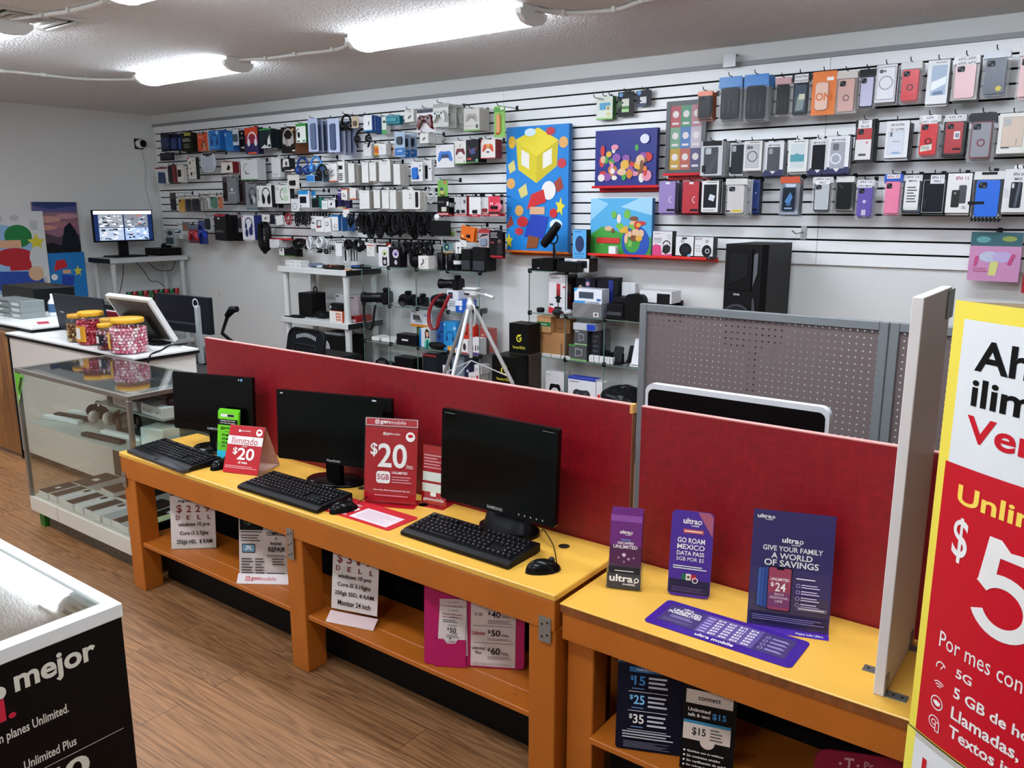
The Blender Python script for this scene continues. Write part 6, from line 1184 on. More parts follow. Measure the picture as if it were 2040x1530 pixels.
# middle shelf
rbox('carton', 'carton', 'large plain brown carton on the third shelf of the right glass shelving', -3.53, -3.29, 5.035, 5.2, h1, .745, mat('#a8794c', .6), [('t', 'FRAGILE', .05, .78, .3, .83, '#5f432a'), ('ln', .06, .66, .28, .74, 2, '#6b4b2e'), ('r', .05, .1, .14, .2, '#5f432a'), ('r', .88, .1, .93, .6, '#6b4b2e')], None, .001)
rbox('carton', 'carton', 'brown carton with a green band on top of the large brown one', -3.525, -3.40, 5.02, 5.14, .7455, .865, mat('#b5895a', .6), [('r', 0, .38, 1, .66, '#2f6b3c'), ('t', 'Ecosense', .3, .47, .72, .56, '#c9d8c4')], None, .001)
rbox('carton', 'carton', 'brown carton behind the green banded one', -3.395, -3.27, 5.08, 5.17, .7455, .845, mat('#8f6238', .6), [('ln', .15, .2, .5, .4, 2, '#6b4522')], None, .001)
for i in range(4): rbox('small_carton', 'carton', 'flat white carton under the brown ones, '+ORDN[i]+' from the left', -3.55+.085*i, -3.475+.085*i, 5.003, 5.03, h1, h1+.022, mat('#d3d1cf', .5), [('ln', .1, .3, .9, .7, 1, '#a5a19e')], None, .001, 'flat white cartons in front of the brown carton')
rbox('cooler_box', 'carton', 'grey carton with a white cooler outline and green edge, upper of two', -3.195, -3.085, 5.02, 5.14, h1+.1145, .79, mat('#4a4b4d', .5), [('r', 0, 0, 1, .08, '#8fb87a'), ('p', [(.35, .25), (.75, .35), (.75, .75), (.35, .8)], '#8d8f92'), ('p', [(.4, .32), (.7, .4), (.7, .68), (.4, .72)], '#4a4b4d'), ('t', 'TITAN', .05, .86, .35, .94, WH)], mat('#2c2e33', .4), .001)
rbox('cooler_box', 'carton', 'grey carton with a white cooler outline and green edge, lower of two', -3.235, -3.08, 5.01, 5.12, h1, h1+.1142, mat('#4a4b4d', .5), [('r', 0, 0, 1, .1, '#7fae66'), ('r', 0, .9, .4, 1, '#3c8a34'), ('p', [(.35, .25), (.75, .35), (.75, .75), (.35, .8)], '#8d8f92'), ('p', [(.4, .32), (.7, .4), (.7, .68), (.4, .72)], '#4a4b4d')], mat('#2a2c31', .4), .001)
rbox('carton', 'carton', 'grey and bright blue carton on top of the cooler cartons', -3.205, -3.02, 5.02, 5.13, .7903, .84, mat('#b4b8bc', .5), [('r', .62, .05, 1, .95, '#1d3fa6')], None, .001)
rbox('carton', 'carton', 'dark carton behind the cooler cartons', -3.075, -3.0, 5.06, 5.2, h1, .789, mat('#26272b', .5), [('ln', .2, .1, .8, .9, 5, '#3f4146')], None, .001)
for k in range(9):
    mb = MB(flat((-3.055+.022*k, 5.03-.006*(k % 2), h1))); mb.box(-.009, .009, -.02, .02, .0005, .05, '#dedfdd', .004)
    solo('adapter', mb, 'white charger plug, '+ORDN[k]+' from the left in the row before the black adapters', 'charger', 'white charger plugs in a row')
for k in range(7):
    mb = MB(flat((-3.02+.028*k, 5.11, h1))); mb.box(-.011, .011, -.02, .02, .0005, .07+.006*(k % 3), '#0f1012', .004)
    solo('adapter', mb, 'black adapter, '+ORDN[k]+' from the left behind the white charger plugs', 'charger', 'black adapters behind the white plugs')
for i, (x, c, n_) in enumerate(((-2.86, '#121317', 'black wireless charging stand, front one on the right glass shelf'), (-2.79, '#0f1013', 'black wireless charging stand behind the front one'), (-2.71, '#d9dadb', 'white wireless charging stand beside the pegboard'))):
    t = thing('charging_stand', n_, 'charger', (x, 5.06, h1)); h = .12 if i < 2 else .19; y = 5.05 if i != 1 else 5.14
    mb = MB(frame((x-.035, y, h1+.01), 0, 18)); mb.prism(rrect(0, 0, .07, h, .012), -.012, 0, c); mb.build('pad', t); mb = MB(flat((x, y+.02, h1))); mb.box(-.038, .038, -.04, .05, .0004, .0095, c, .003); mb.build('base', t)
    mb = MB(frame((x-.035, y, h1+.01), 0, 18)); mb.box(0, .07, 0, .01, .0005, .02, c, .003); mb.build('ledge', t)
# lower shelf
rbox('controller_box', 'carton', 'white carton with a black game pad picture, low on the right glass shelving', -3.435, -3.27, 5.008, 5.1, h0, .46, mat('#d6d5d6', .5), [('gp', .52, .5, .32, '#111114'), ('ln', .08, .88, .3, .93, 1, '#8a8a8c'), ('r', .88, .2, .93, .4, '#2a2a2c')], None, .001)
rbox('controller_box', 'carton', 'white carton with blue top and a grey game pad picture', -3.235, -3.0, 5.008, 5.09, h0, .445, mat('#dcdde0', .5), [('r', 0, .92, 1, 1, '#1f3ca8'), ('gp', .5, .4, .42, '#2e3036'), ('e', .36, .42, .05, .05, '#55575e'), ('e', .64, .42, .05, .05, '#55575e'), ('ln', .05, .8, .4, .88, 1, '#8a8c94')], None, .001, None, 0, mat('#1f3ca8', .4))
rbox('controller_box', 'carton', 'white carton with a red game pad picture behind the blue topped one', -2.995, -2.943, 5.008, 5.1, h0, .43, mat('#d9d6d6', .5), [('p', [(.15, 0), (.75, 0), (.7, .5), (.3, .55), (.15, .4)], '#c02a2c'), ('e', .4, .25, .06, .06, '#7a1416')], None, .001)
for k in range(4): rbox('game_case', 'game case', 'blue game case, '+ORDN[k]+' from the bottom of the pile behind the black bag', -2.928, -2.82, 5.005, 5.03, h0+.0245*k, h0+.024+.0245*k, mat(('#1d4f9c', '#1d63b4')[k % 2], .35), [('r', .05, .3, .6, .7, ('#cfd8e4', '#c03a34')[k % 2])], None, .001, 'blue game cases in a pile')
blob('trash_bag', 'bag', 'crumpled black plastic bag beside the pegboard, above the gap between the red boards', -2.62, 4.76, .25, .17, .14, .125, mat('#101113', .22), 41, .5, 22, 14)
rbox('carton', 'carton', 'plain carton under the crumpled black bag', -2.75, -2.5, 4.64, 4.88, 0, .2495, mat('#30291f', .6))
# top
t = thing('microphone', 'black studio microphone tilted on a short stand before the tall blue picture', 'microphone', (-3.44, 5.06, h3))
MB().box(-3.475, -3.355, 5.01, 5.16, h3+.0855, h3+.094, CLIP, .003).build('stand_base', t)
mb = MB(); mb.tube([(-3.42, 5.08, h3+.0942), (-3.42, 5.08, h3+.2)], .008, CLIP, 8); mb.build('stand_rod', t)
mb = MB(); mb.tube([(-3.50, 5.06, h3+.185), (-3.45, 5.06, h3+.235), (-3.40, 5.06, h3+.30), (-3.37, 5.06, h3+.335)], [.03, .034, .031, .028], '#0b0b0c', 14); mb.build('body', t)
mb = MB(); mb.tube([(-3.42+.04*math.cos(a*PI/8), 5.06+.01, h3+.235+.04*math.sin(a*PI/8)) for a in range(16)], .006, '#101012', 6, True); mb.build('yoke', t)
mb = MB(); mb.tube(curvepts([(-3.41, 5.07, h3+.2), (-3.39, 5.05, h3+.15), (-3.36, 5.03, h3+.1), (-3.33, 5.02, h3+.075)]), .004, CLIP, 5); mb.build('cable', t)
rbox('speaker', 'speaker', 'black box with a small white mark under the studio microphone', -3.565, -3.37, 5.0, 5.2, h3, h3+.085, mat('#080809', .4), [('r', .28, .2, .38, .26, '#cfd0d2')], None, .006)
rbox('speaker', 'speaker', 'black box right of the one under the microphone, on the glass shelving top', -3.335, -3.16, 4.985, 5.08, h3, h3+.075, mat('#09090a', .4), None, None, .006)
rbox('carton', 'carton', 'white carton with a black device picture behind the right black box', -3.33, -3.12, 5.085, 5.2, h3, h3+.094, mat('#d9d9da', .5), [('rr', .5, .3, .92, .85, .05, '#1d1f23'), ('r', .6, .45, .75, .7, '#3a4560'), ('ln', .06, .8, .3, .92, 2, '#8a8c90')], mat('#2b2528', .5), .001)
mb = MB(); rbox('speaker_box', 'carton', 'light blue carton with a dark oval speaker picture beside the microphone', -3.265, -3.15, 5.09, 5.15, h3+.0945, 1.497, mat('#55a4dc', .45), [('e', .52, .5, .32, .5, '#182243'), ('e', .52, .5, .27, .44, '#22305c'), ('t', 'BOUNCE', .15, .14, .85, .19, '#15355c'), ('ln', .15, .9, .6, .94, 1, '#15355c'), ('ln', .2, .06, .8, .1, 1, '#2f6ca8')], mat('#101114', .4), .001)
# ================================================================== big loudspeaker beyond the pegboard
t = thing('loudspeaker', 'tall black loudspeaker beyond the pegboard, under the slat wall', 'speaker', (-1.86, 4.98, .85))
mb = MB(); mb.prism([(-1.99, 4.80), (-1.76, 4.78), (-1.735, 4.82), (-1.735, 5.22), (-1.97, 5.22)], .83, 1.438, '#0b0b0d'); mb.build('cabinet', t)
M = frame((-1.985, 4.797, .83), -5, 0)
mb = MB(M); mb.prism([(.01, .34), (.17, .34), (.17, .58), (.01, .58)], .0005, .006, '#060607'); mb.prism([(.03, .37), (.15, .42), (.15, .55), (.03, .55)], .0062, .009, '#111216'); mb.build('horn', t)
mb = MB(M @ Matrix.Translation((.09, .16, .0005))); mb.lathe([(.095, 0), (.1, .006), (.09, .01), (.06, .004), (.03, .008), (.0001, .01)], mat('#1d1f22', .4), 28); mb.ring(0, 0, .088, .012, .0105, mat('#34373b', .4)); mb.build('woofer', t)
mb = MB(M); mb.prism([(.182, .0), (.2, .0), (.2, .24), (.19, .3), (.182, .29)], .0005, .003, mat('#3f4145', .45)); mb.prism([(.18, .36), (.205, .44), (.205, .56), (.18, .55)], .0005, .003, mat('#55585c', .45)); mb.build('side_trim', t)
mb = MB(M); mb.text('EMB', .06, .305, .1, .317, .001, '#b9bcc0', .8); mb.build('badge', t)
t = thing('speaker_stand', 'black stand under the tall loudspeaker, hidden by the pegboard', 'stand', (-1.86, 5.0, 0))
mb = MB(flat((-1.86, 5.0, 0))); mb.lathe([(.2, .0005), (.2, .015), (.03, .02), (.025, .82), (.12, .829)], CLIP, 20); mb.build('stand', t)
# white framed computer behind the shorter red board
t = thing('desktop_computer', 'white framed black back of a large screen showing above the shorter red board', 'computer', (-1.03, 2.62, .6))
mb = MB(frame((-1.351, 2.60, .55), 0, 0)); mb.prism(rrect(0, 0, .64, .49, .03, 6), -.03, 0, mat('#d5d8da', .3)); mb.build('shell', t)
mb = MB(frame((-1.351, 2.60, .55), 0, 0)); mb.prism(rrect(.012, .012, .628, .472, .022, 6), .0004, .002, mat('#0a0a0b', .35)); mb.build('back_cover', t)
MB().box(-1.13, -.93, 2.58, 2.78, .452, .46, mat('#b9bcbe', .3, .6), .003).build('foot', t); MB().box(-1.1, -.96, 2.632, 2.66, .4605, .7, mat('#b9bcbe', .3, .6), .003).build('neck', t)
t = thing('side_table', 'low dark table under the white framed computer', 'table', (-1.0, 2.7, 0)); MB().box(-1.5, -.5, 2.4, 2.95, .425, .4515, '#2e2a26', .003).build('top', t)
for x in (-1.48, -.56):
    for y in (2.42, 2.89): MB().box(x, x+.04, y, y+.04, 0, .4245, '#26241f').build('leg', t)
# ================================================================== goods hanging on the slat wall
HOOK = mat('#1b1b1d', .35, .6); NI = [0]; PEND = []
def front(x0, z0, y, tilt=0, w=0, h=0):
    M = frame((x0, y, z0))
    if tilt: M = M @ Matrix.Translation((w/2, h, 0)) @ Matrix.Rotation(math.radians(tilt), 4, 'Z') @ Matrix.Translation((-w/2, -h, 0))
    return M
def hook(x, z, y, label, tip=.03):
    mb = MB(); ye = y-tip
    mb.box(x-.012, x+.012, D-.003, D-.0003, z-.014, z+.02, HOOK); mb.tube([(x, D-.003, z), (x, ye+.02, z), (x, ye+.006, z+.004), (x, ye, z+.018)], .0028, HOOK, 6)
    solo('peg_hook', mb, label, 'peg hook', 'wire peg hooks on the slat wall')
def shape(kind, M, w, h, k, t=None, full=True):
    """one package in face coordinates; parts go under t when the package shows them"""
    c = k.get('c', '#cccccc'); d = k.get('d', .012); rnd = random.Random(int(w*9999)+int(h*7777))
    mb = MB(M)
    if kind == 'box':
        sd = k.get('side'); mb.box(0, w, 0, h, -d, 0, sd or c, .0012)
        mb.art(w, h, ([('r', .008, .005, .992, .995, c)] if sd else [])+k.get('art', []), .0005); return mb
    if kind == 'card':
        r = k.get('r', 0); P = rrect(0, 0, w, h, r*min(w, h)) if r else rrect(0, 0, w, h, .004, 2); mb.prism(P, -.003, 0, mat(c, .35)); mb.art(w, h, k.get('art', []), .0005)
        b = k.get('bub')
        if b:
            u0, v0, u1, v1 = b[0]*w, b[1]*h, b[2]*w, b[3]*h; m2 = MB(M) if t else mb; z1 = .0012+.00025*len(k.get('art', []))
            r_ = min(u1-u0, v1-v0)*.25; P = rrect(u0, v0, u1, v1, r_); Q = rrect(u0+.004, v0+.004, u1-.004, v1-.004, r_); n = len(P)
            m2.add([(x, y, z1) for x, y in P]+[(x, y, z1+.012) for x, y in Q], [tuple(range(n, 2*n))]+[(i, (i+1) % n, n+(i+1) % n, n+i) for i in range(n)], mat(b[4], .3))
            if k.get('btxt'): m2.text(k['btxt'][0], u0+(u1-u0)*.1, v0+(v1-v0)*.34, u1+.012, v0+(v1-v0)*.62, z1+.0125, mat(k['btxt'][1]), 1.2)
            if t: m2.build('blister_item', t)
        return mb
    if kind == 'pad':
        mb.prism(rrect(0, 0, w, h, .01), -.003, 0, mat(c, .3)); mb.art(w, h, [('r', .02, .82, .98, .98, k['hc'])], .0005)
        m2 = MB(M) if t else mb; P = [(-.55, .5), (-.2, .42), (.2, .42), (.55, .5), (.84, .3), (1, -.5), (.85, -.75), (.66, -.6), (.42, -.16), (-.42, -.16), (-.66, -.6), (-.85, -.75), (-1, -.5), (-.84, .3)]
        r = w*.46; cx, cy = w/2, h*.48; rim = [(cx+r*x, cy+r*y, .002) for x, y in P]; top = [(cx+r*x*.86, cy+r*(y*.86+.02), .026) for x, y in P]; n = len(P)
        m2.add(rim+top+[(cx, cy+r*.15, .03)], [(n+i, n+(i+1) % n, 2*n) for i in range(n)]+[((i+1) % n, i, n+i, n+(i+1) % n) for i in range(n)], mat(k['pc'], .25))
        for a, b in ((-.45, .2), (.45, .2), (-.18, -.02), (.18, -.02)): m2.poly([(cx+r*a+r*.1*math.cos(q*PI/6), cy+r*b+r*.1*math.sin(q*PI/6)) for q in range(12)], .032, '#1a1a1c')
        if t: m2.build('game_pad', t)
        return mb
    if kind == 'coil':
        rx, rz = w/2, h/2
        for j in range(k.get('loops', 4)):
            a, b = rx*(.62+.38*rnd.random()), rz*(.72+.28*rnd.random()); oy = -.02+.04*rnd.random(); sx = (rnd.random()-.5)*rx*.5
            P = [(rx+sx*(1-math.sin(q*PI/9))*.5+a*math.cos(q*PI/9)*(.8+.2*math.sin(q*PI/9*2+j)), h-b+b*math.sin(q*PI/9), oy+.006*math.sin(3*q+j)) for q in range(18)]
            mb.tube(P, k.get('r', .0045)+.001*(j % 2), mat(c, .4), 5, True)
        mb.tube([(rx*.7, h*.42, -.02), (rx*1.3, h*.42, -.02), (rx*1.3, h*.42, .02), (rx*.7, h*.42, .02)], .004, mat(c, .5), 5, True); return mb
    if kind == 'hp':
        cx = w/2; r = w*.42; m = mat(c, .35)
        mb.tube([(cx+r*math.cos(q*PI/12), h-r-.004+r*math.sin(q*PI/12), -.01) for q in range(-3, 16)], .009, m, 8)
        for s in (-1, 1):
            m2 = MB(M) if t else mb; B = m2.M; m2.M = M @ Matrix.Translation((cx+s*r*.85, h*.3, -.01)) @ Matrix.Rotation(s*1.2, 4, 'Y'); R_ = min(w*.3, h*.26)
            m2.lathe([(R_*.9, -.022), (R_, -.012), (R_, .006), (R_*.8, .016), (R_*.3, .02), (.0001, .02)], m, 18); m2.ring(0, 0, R_*.5, .006, .0205, mat('#8d9094', .3)); m2.M = B
            if t: m2.build('ear_cup', t)
        return mb
    # pouch: clear bag, header card, phone case
    bag = mat(k['bag'], .2) if k.get('bag') else None
    P = rrect(0, 0, w, h, .004, 2)
    if bag: mb.prism(P, -.006, -.004, bag)
    mb.prism(P, -.004, .0045, FILM)
    hh = .17 if not k.get('big') else .24
    mb.prism([(0, h*(1-hh)), (w, h*(1-hh)), (w*.98, h), (w*.02, h)], .0047, .0055, mat(k['hc'], .3))
    cm = MB(M) if t else mb; a, b = w*.12, w*.88; v0, v1 = h*.04, h*(1-hh)*.98
    if k.get('wp'): a, b, v0, v1 = w*.16, w*.82, h*.08, h*.72
    cm.prism(rrect(a, v0, b, v1, (b-a)*.12), -.0038, .0075, mat(k['cc'], .3)); W_, H_ = b-a, v1-v0; B = cm.M; cm.M = M @ Matrix.Translation((a, v0, .0078))
    A = []
    if k.get('rim'): A += [('rr', .0, .0, 1, 1, .1, k['rim']), ('rr', .05, .03, .95, .97, .1, k['cc'])]
    if not k.get('big') and not k.get('wp'): A += [('rr', .08, .78, .45, .95, .08, '#16171a'), ('e', .18, .9, .06, .06, '#4a4d54'), ('e', .33, .83, .06, .06, '#4a4d54')]
    if k.get('chk'): A += [('r', .2*i, .08*j, .2*i+.2, .08*j+.08, '#e0e0dc' if (i+j) % 2 else '#141414') for i in range(5) for j in range(9)]
    if k.get('stripe'): A += [('r', .15+.2*i, .02, .24+.2*i, .75, '#1a1a1a') for i in range(4)]
    if k.get('ring'): A += [('ring', .52, .42, .17, .07, k['ring'])]
    if k.get('pic'): A += [('rr', .12, .05, .88, .9, .05, '#2d3f50'), ('p', [(.2, .1), (.7, .12), (.8, .5), (.3, .55)], k['pic']), ('r', .4, .45, .8, .62, '#c9c9b0')]
    if k.get('half'): A += [('r', -.05, -.02, 1.02, .62, k['half']), ('r', .2, .1, .7, .17, '#3a3a3c'), ('ring', .72, .52, .06, .04, '#b02a2c')]
    if k.get('bar'): A += [('p', [(.08, .1), (.75, .15), (.75, .33), (.1, .29)], '#dcd9cc')]+[('r', .16+.07*i, .16, .19+.07*i, .28, '#4a4a44') for i in range(7)]
    if k.get('stk'): A += [('r', .5, .45, .85, .7, '#ded8d8'), ('r', .58, .5, .8, .64, '#7a7c84'), ('r', .5, .1, .95, .16, '#2a1014')]
    if k.get('dot'): A += [('e', .72, .14, .14, .14, k['dot'])]
    if k.get('dot2'): A += [('e', .5, .5, .12, .12, k['dot2'])]
    if k.get('stk2'): A += [('r', .35, .03, .65, .22, '#b9b5cc')]
    if k.get('strip'): A += [('r', .3, .04, .9, .12, k['strip']), ('r', -.05, .05, .2, .1, '#1a1a1c')]
    if k.get('sheet'): A += [('r', 0, .1, 1, .98, '#d9dad6')]+[('ln', .18, .25, .85, .85, 6, '#4a4c50')]
    if k.get('wp'): A += [('rr', .05, .04, .95, .96, .1, '#101823'), ('p', [(.2, .4), (.6, .8), (.8, .6), (.6, .3)], '#3f78b0'), ('e', .5, .3, .2, .12, '#2f5f96'), ('r', .2, .1, .8, .16, '#8aa9c9')]
    if k.get('stripe2'): A += [('r', -.3, .34, .4, .42, '#0d0d10')]
    cm.art(W_, H_, A, .0003)
    if full and not bag and not k.get('wp'):     # creases of the film catching light
        for q in range(3): u = W_*(.15+.3*q); cm.add([(u, H_*.1, .004), (u+W_*.05, H_*.35, .006), (u+W_*.03, H_*.75, .004), (u-W_*.01, H_*.3, .005)], [(0, 1, 2, 3)], FILM)
    cm.M = B
    if t: cm.build('phone_case', t)
    if k.get('t') and full:
        lm = MB(M) if t else mb; n = len(k['t']); lm.prism([(w*.15, h*(.99-.1*n)), (w*.85, h*(.99-.1*n)), (w*.85, h*.99), (w*.15, h*.99)], .0082, .0088, mat('#dddcde', .5))
        for i, s in enumerate(k['t']): q = min(.32, .05*len(s)); lm.text(s, w*(.5-q), h*(.91-.1*i), w*(.5+q), h*(.965-.1*i), .0092, mat(k.get('tc', '#34343f')), .9)
        if t: lm.build('size_label', t)
    if k.get('stripe2'):
        for q in range(8): mb.poly([(w*.125*q, -.004), (w*.125*q+w*.06, -.004), (w*.125*q+w*.1, h*.05), (w*.125*q+w*.04, h*.05)], .0058, '#101012')
        mb.prism([(w*.25, h*.93), (w*.75, h*.93), (w*.75, h*.985), (w*.25, h*.985)], .006, .007, '#101012')
    return mb
CATS = {'box': ('boxed_product', 'carton'), 'card': ('carded_product', 'package'), 'pad': ('controller_pack', 'package'), 'coil': ('coiled_cable', 'cable'), 'hp': ('headphones', 'headphones'), 'pouch': ('phone_case_pack', 'package')}
def I(kind, x0, x1, z0, z1, y, label, n=1, gap=.02, **k):
    w, h = x1-x0, z1-z0; nm, cat = CATS[kind]; rnd = random.Random(NI[0]); NI[0] += 1; tilt = k.get('tilt', 0)
    M = front(x0, z0, y, tilt, w, h); xc = (x0+x1)/2
    parts = kind in ('pouch', 'pad', 'hp') or (kind == 'card' and k.get('bub'))
    t = thing(nm, label, cat, (xc, y, z0)) if parts else None
    mb = shape(kind, M, w, h, k, t)
    if parts: mb.build({'pouch': 'pouch', 'pad': 'backing_card', 'hp': 'headband', 'card': 'backing_card'}[kind], t)
    elif kind == 'box':
        t = thing(nm, label, cat, (xc, y, z0)); mb.build('carton', t)
        if k.get('hook', 1) and n < 3: tb = MB(M); tb.prism([(w*.3, h+.0003), (w*.7, h+.0003), (w*.64, h+.02), (w*.36, h+.02)], -k.get('d', .012)+.001, -k.get('d', .012)+.002, mat(k.get('c'), .4)); tb.build('hang_tab', t)
    else: solo(nm, mb, label, cat)
    sh = ' '.join(label.split()[:8]).rstrip(',')
    while sh.split()[-1] in ('a', 'in', 'the', 'of', 'with', 'and', 'left', 'right', 'its', 'second', 'from', 'at', 'under', 'reading', 'labelled', 'lowest', 'front'): sh = ' '.join(sh.split()[:-1])
    if n > 1:
        k2 = dict(k); k2.pop('t', None); b = shape(kind, front(0, 0, 0, tilt, w, h), w, h, k2, None, False); first = None
        for i in range(1, n):
            yy = y+gap*i
            if yy > D-.02: break
            lab = f'{ORDN[i-1]} package behind the {sh}'
            if first is None: o = b.build(nm, origin=(0, 0, 0)); first = o
            else: o = first.copy(); COL.objects.link(o)
            o.location = (x0+(rnd.random()-.5)*.008, yy+.001, z0-.006+(rnd.random()-.7)*.012); tag(o, lab, cat, 'packages hanging behind the '+sh)
    if k.get('hook', 1): hook(xc, z1+.0032 if kind != 'coil' else z1-.012, y-(.012 if kind in ('pouch', 'pad') else 0), 'wire peg hook carrying the '+sh, .03)
I('card',-8.415,-8.253,2.224,2.404,5.069,'dark navy game pad pack, leftmost of the top row',c='#141a2c',bub=(.1,.15,.9,.8,'#1b2c58'))
I('card',-8.285,-8.143,2.227,2.402,5.089,'dark navy pack second from the left in the top row',c='#10162a',bub=(.15,.1,.9,.75,'#20376c'))
I('card',-8.589,-8.320,2.140,2.222,5.149,'dark pack hanging lower than its neighbours at the far left of the top row',c='#15181d',bub=(.1,.2,.9,.85,'#23282e'))
I('card',-8.176,-8.094,2.225,2.393,5.109,'narrow blue and silver pack third from the left in the top row',c='#1a2440',bub=(.2,.1,.8,.8,'#2f4a86'))
I('box',-8.102,-7.910,2.220,2.403,5.109,'black carton with pale lines and a yellow top, left of the orange one',n=2,gap=.05,c='#15140f',d=.045,art=[('r',.3,.82,.9,.98,'#a9a040'),('ln',.1,.5,.85,.7,2,'#b9b6a8'),('ln',.2,.15,.8,.4,3,'#77745f')])
I('box',-7.815,-7.639,2.209,2.376,5.109,'orange carton with a head silhouette in the top row',n=2,gap=.05,c='#cf4e22',d=.045,side='#c9c4bf',art=[('e',.6,.32,.2,.26,'#1d1512'),('p',[(.5,0),(.8,0),(.72,.5),(.5,.5)],'#c98f6c'),('ln',.1,.72,.6,.9,2,'#e8b09a')])
I('box',-7.584,-7.408,2.212,2.397,5.089,'large blue carton with a dark headphone picture in the top row',c='#2378c2',d=.13,art=[('hp',.5,.5,.3,'#12306a'),('e',.78,.87,.11,.11,'#a9cbe8'),('ln',.1,.08,.6,.16,2,'#8fbce4')],side='#1c5ea6')
I('box',-7.363,-7.234,2.193,2.374,5.119,'second blue carton right of the large blue one',c='#2272bc',d=.12,art=[('e',.1,.85,.1,.12,'#a9cbe8'),('e',.5,.15,.08,.08,'#4f9ad8')],side='#1c5ea6')
I('card',-7.163,-7.072,2.237,2.388,5.069,'pale blister with a dark headset right of the second blue carton',c='#c3cdd6',bub=(.1,.2,.9,.7,'#3f4d58'))
I('box',-7.122,-7.029,2.178,2.373,5.109,'black carton with small white icons left of the red and purple one',c='#101013',d=.05,art=[('t','43',.3,.82,.7,.92,'#c9c9cc'),('r',.2,.6,.35,.7,'#8a8a8e'),('r',.55,.6,.7,.7,'#8a8a8e'),('p',[(.2,.2),(.9,.12),(.8,.25)],'#b9b9bd')])
I('box',-6.999,-6.802,2.150,2.392,5.089,'red and purple carton with a white headset picture',c='#8a1f38',d=.06,art=[('r',0,0,1,.4,'#2a2358'),('r',0,.72,1,1,'#c8401f'),('hp',.55,.55,.32,'#e6e3e6'),('r',.2,.0,.85,.06,'#e0542c')],side='#1a1530')
I('box',-6.781,-6.600,2.195,2.369,5.089,'dark green and white carton with a headset picture and green top',n=4,gap=.07,c='#1c2b30',d=.065,art=[('p',[(.1,0),(.95,0),(.85,.7),(.6,.3)],'#d9dcd8'),('r',0,.93,1,1,'#2f9c3f'),('e',.55,.3,.12,.2,'#101416'),('r',.7,.06,.92,.18,'#1d2a20')],side='#141e22')
I('box',-6.459,-6.260,2.138,2.368,5.089,'black carton with a silver headphone picture and brown sides',c='#17130f',d=.16,art=[('hp',.5,.62,.34,'#a8a29c'),('e',.42,.4,.13,.17,'#8f8984'),('e',.6,.4,.13,.17,'#b0aaa4'),('e',.84,.88,.09,.06,'#c98f5c'),('r',.76,.06,.97,.11,'#d9d6d2')],side='#7a4a28')
I('box',-6.196,-6.062,2.216,2.380,5.049,'white carton with a green top and black headset picture',c='#dfe4dd',d=.06,art=[('r',0,.86,1,1,'#35963c'),('e',.28,.42,.13,.2,'#17191a'),('arc',.3,.5,.28,.06,90,200,'#17191a'),('r',.1,.05,.35,.12,'#17191a'),('r',.65,.05,.92,.14,'#2f8a3c')],side='#2a6a30')
I('card',-6.033,-5.902,2.133,2.416,5.049,'tall silver-blue microphone blister, left of two in the top row',n=3,gap=.06,c='#aab6d2',bub=(.3,.05,.85,.85,'#5c6a86'))
I('card',-5.770,-5.626,2.117,2.400,5.049,'tall silver-blue microphone blister, right of two in the top row',n=4,gap=.06,c='#b3bdd6',bub=(.2,.06,.7,.85,'#4c5a78'))
I('hp',-5.652,-5.524,2.290,2.428,5.089,'black headphones hanging right of the tall microphone blisters',c='#0f0f12')
I('card',-5.490,-5.404,2.307,2.405,5.069,'beige card pack between the black headphones and the white carton',c='#b9a88f',bub=(.25,.15,.75,.6,'#5f5548'))
I('hp',-5.559,-5.355,2.190,2.308,5.149,'second black headphones hanging lower, under the beige card',c='#141416')
I('box',-5.336,-5.234,2.272,2.400,5.059,'white carton with a small cable picture, its blue stack behind',n=5,gap=.035,c='#dde0e0',d=.032,art=[('r',0,0,1,.08,'#2d7ab8'),('p',[(.55,.35),(.68,.4),(.7,.65),(.6,.62)],'#3a3a3e')],side='#1d4f9c')
I('box',-5.173,-5.121,2.245,2.385,5.109,'white and green carton left of the teal pouch',c='#d3dcd2',d=.05,art=[('r',0,0,1,.25,'#3c9a52'),('e',.6,.7,.3,.2,'#2b2f2e')])
I('card',-5.123,-4.966,2.323,2.389,5.109,'teal pouch lying across the top row under the empty hooks',n=3,gap=.02,c='#1f7f8c',bub=(.1,.2,.85,.7,'#2a8f9c'))
I('box',-4.871,-4.772,2.320,2.413,5.069,'small white grey-square carton left of the dark red game pad',n=2,gap=.06,c='#dbdad5',d=.05,art=[('p',[(.35,.2),(.7,.35),(.75,.6),(.4,.45)],'#5d625f'),('ln',.4,.78,.8,.9,1,'#8f8f8a')])
I('pad',-4.739,-4.538,2.232,2.411,5.069,'white pack with a dark red clear game pad',c='#d6d1d2',pc='#5f1a1c',hc='#231d3a')
I('pad',-4.528,-4.370,2.258,2.434,5.029,'clear pack with a grey and green game pad, front of its peg',n=3,gap=.09,c='#b9bcb4',pc='#b9bfb9',hc='#9ea09a')
I('box',-4.285,-4.130,2.222,2.386,5.109,'pale grey carton with a white game pad picture and green base',c='#c9c7c0',d=.12,art=[('gp',.5,.62,.38,'#9d9c98'),('r',0,0,1,.07,'#7fb25c'),('e',.84,.2,.08,.1,'#2a4a2c'),('ln',.1,.18,.6,.26,2,'#a8a69f')],side='#b5b0a6')
I('card',-3.974,-3.872,2.161,2.381,5.089,'green card with an orange toy, right end of the top row',c='#7ab246',bub=(.25,.12,.65,.75,'#c98a4a'),art=[('r',0,.82,1,.96,'#4f9a38'),('r',.55,.88,.9,.97,'#d9d0c8'),('r',.3,.62,.5,.74,'#c0402c'),('e',.35,.15,.22,.16,'#b0441c')])
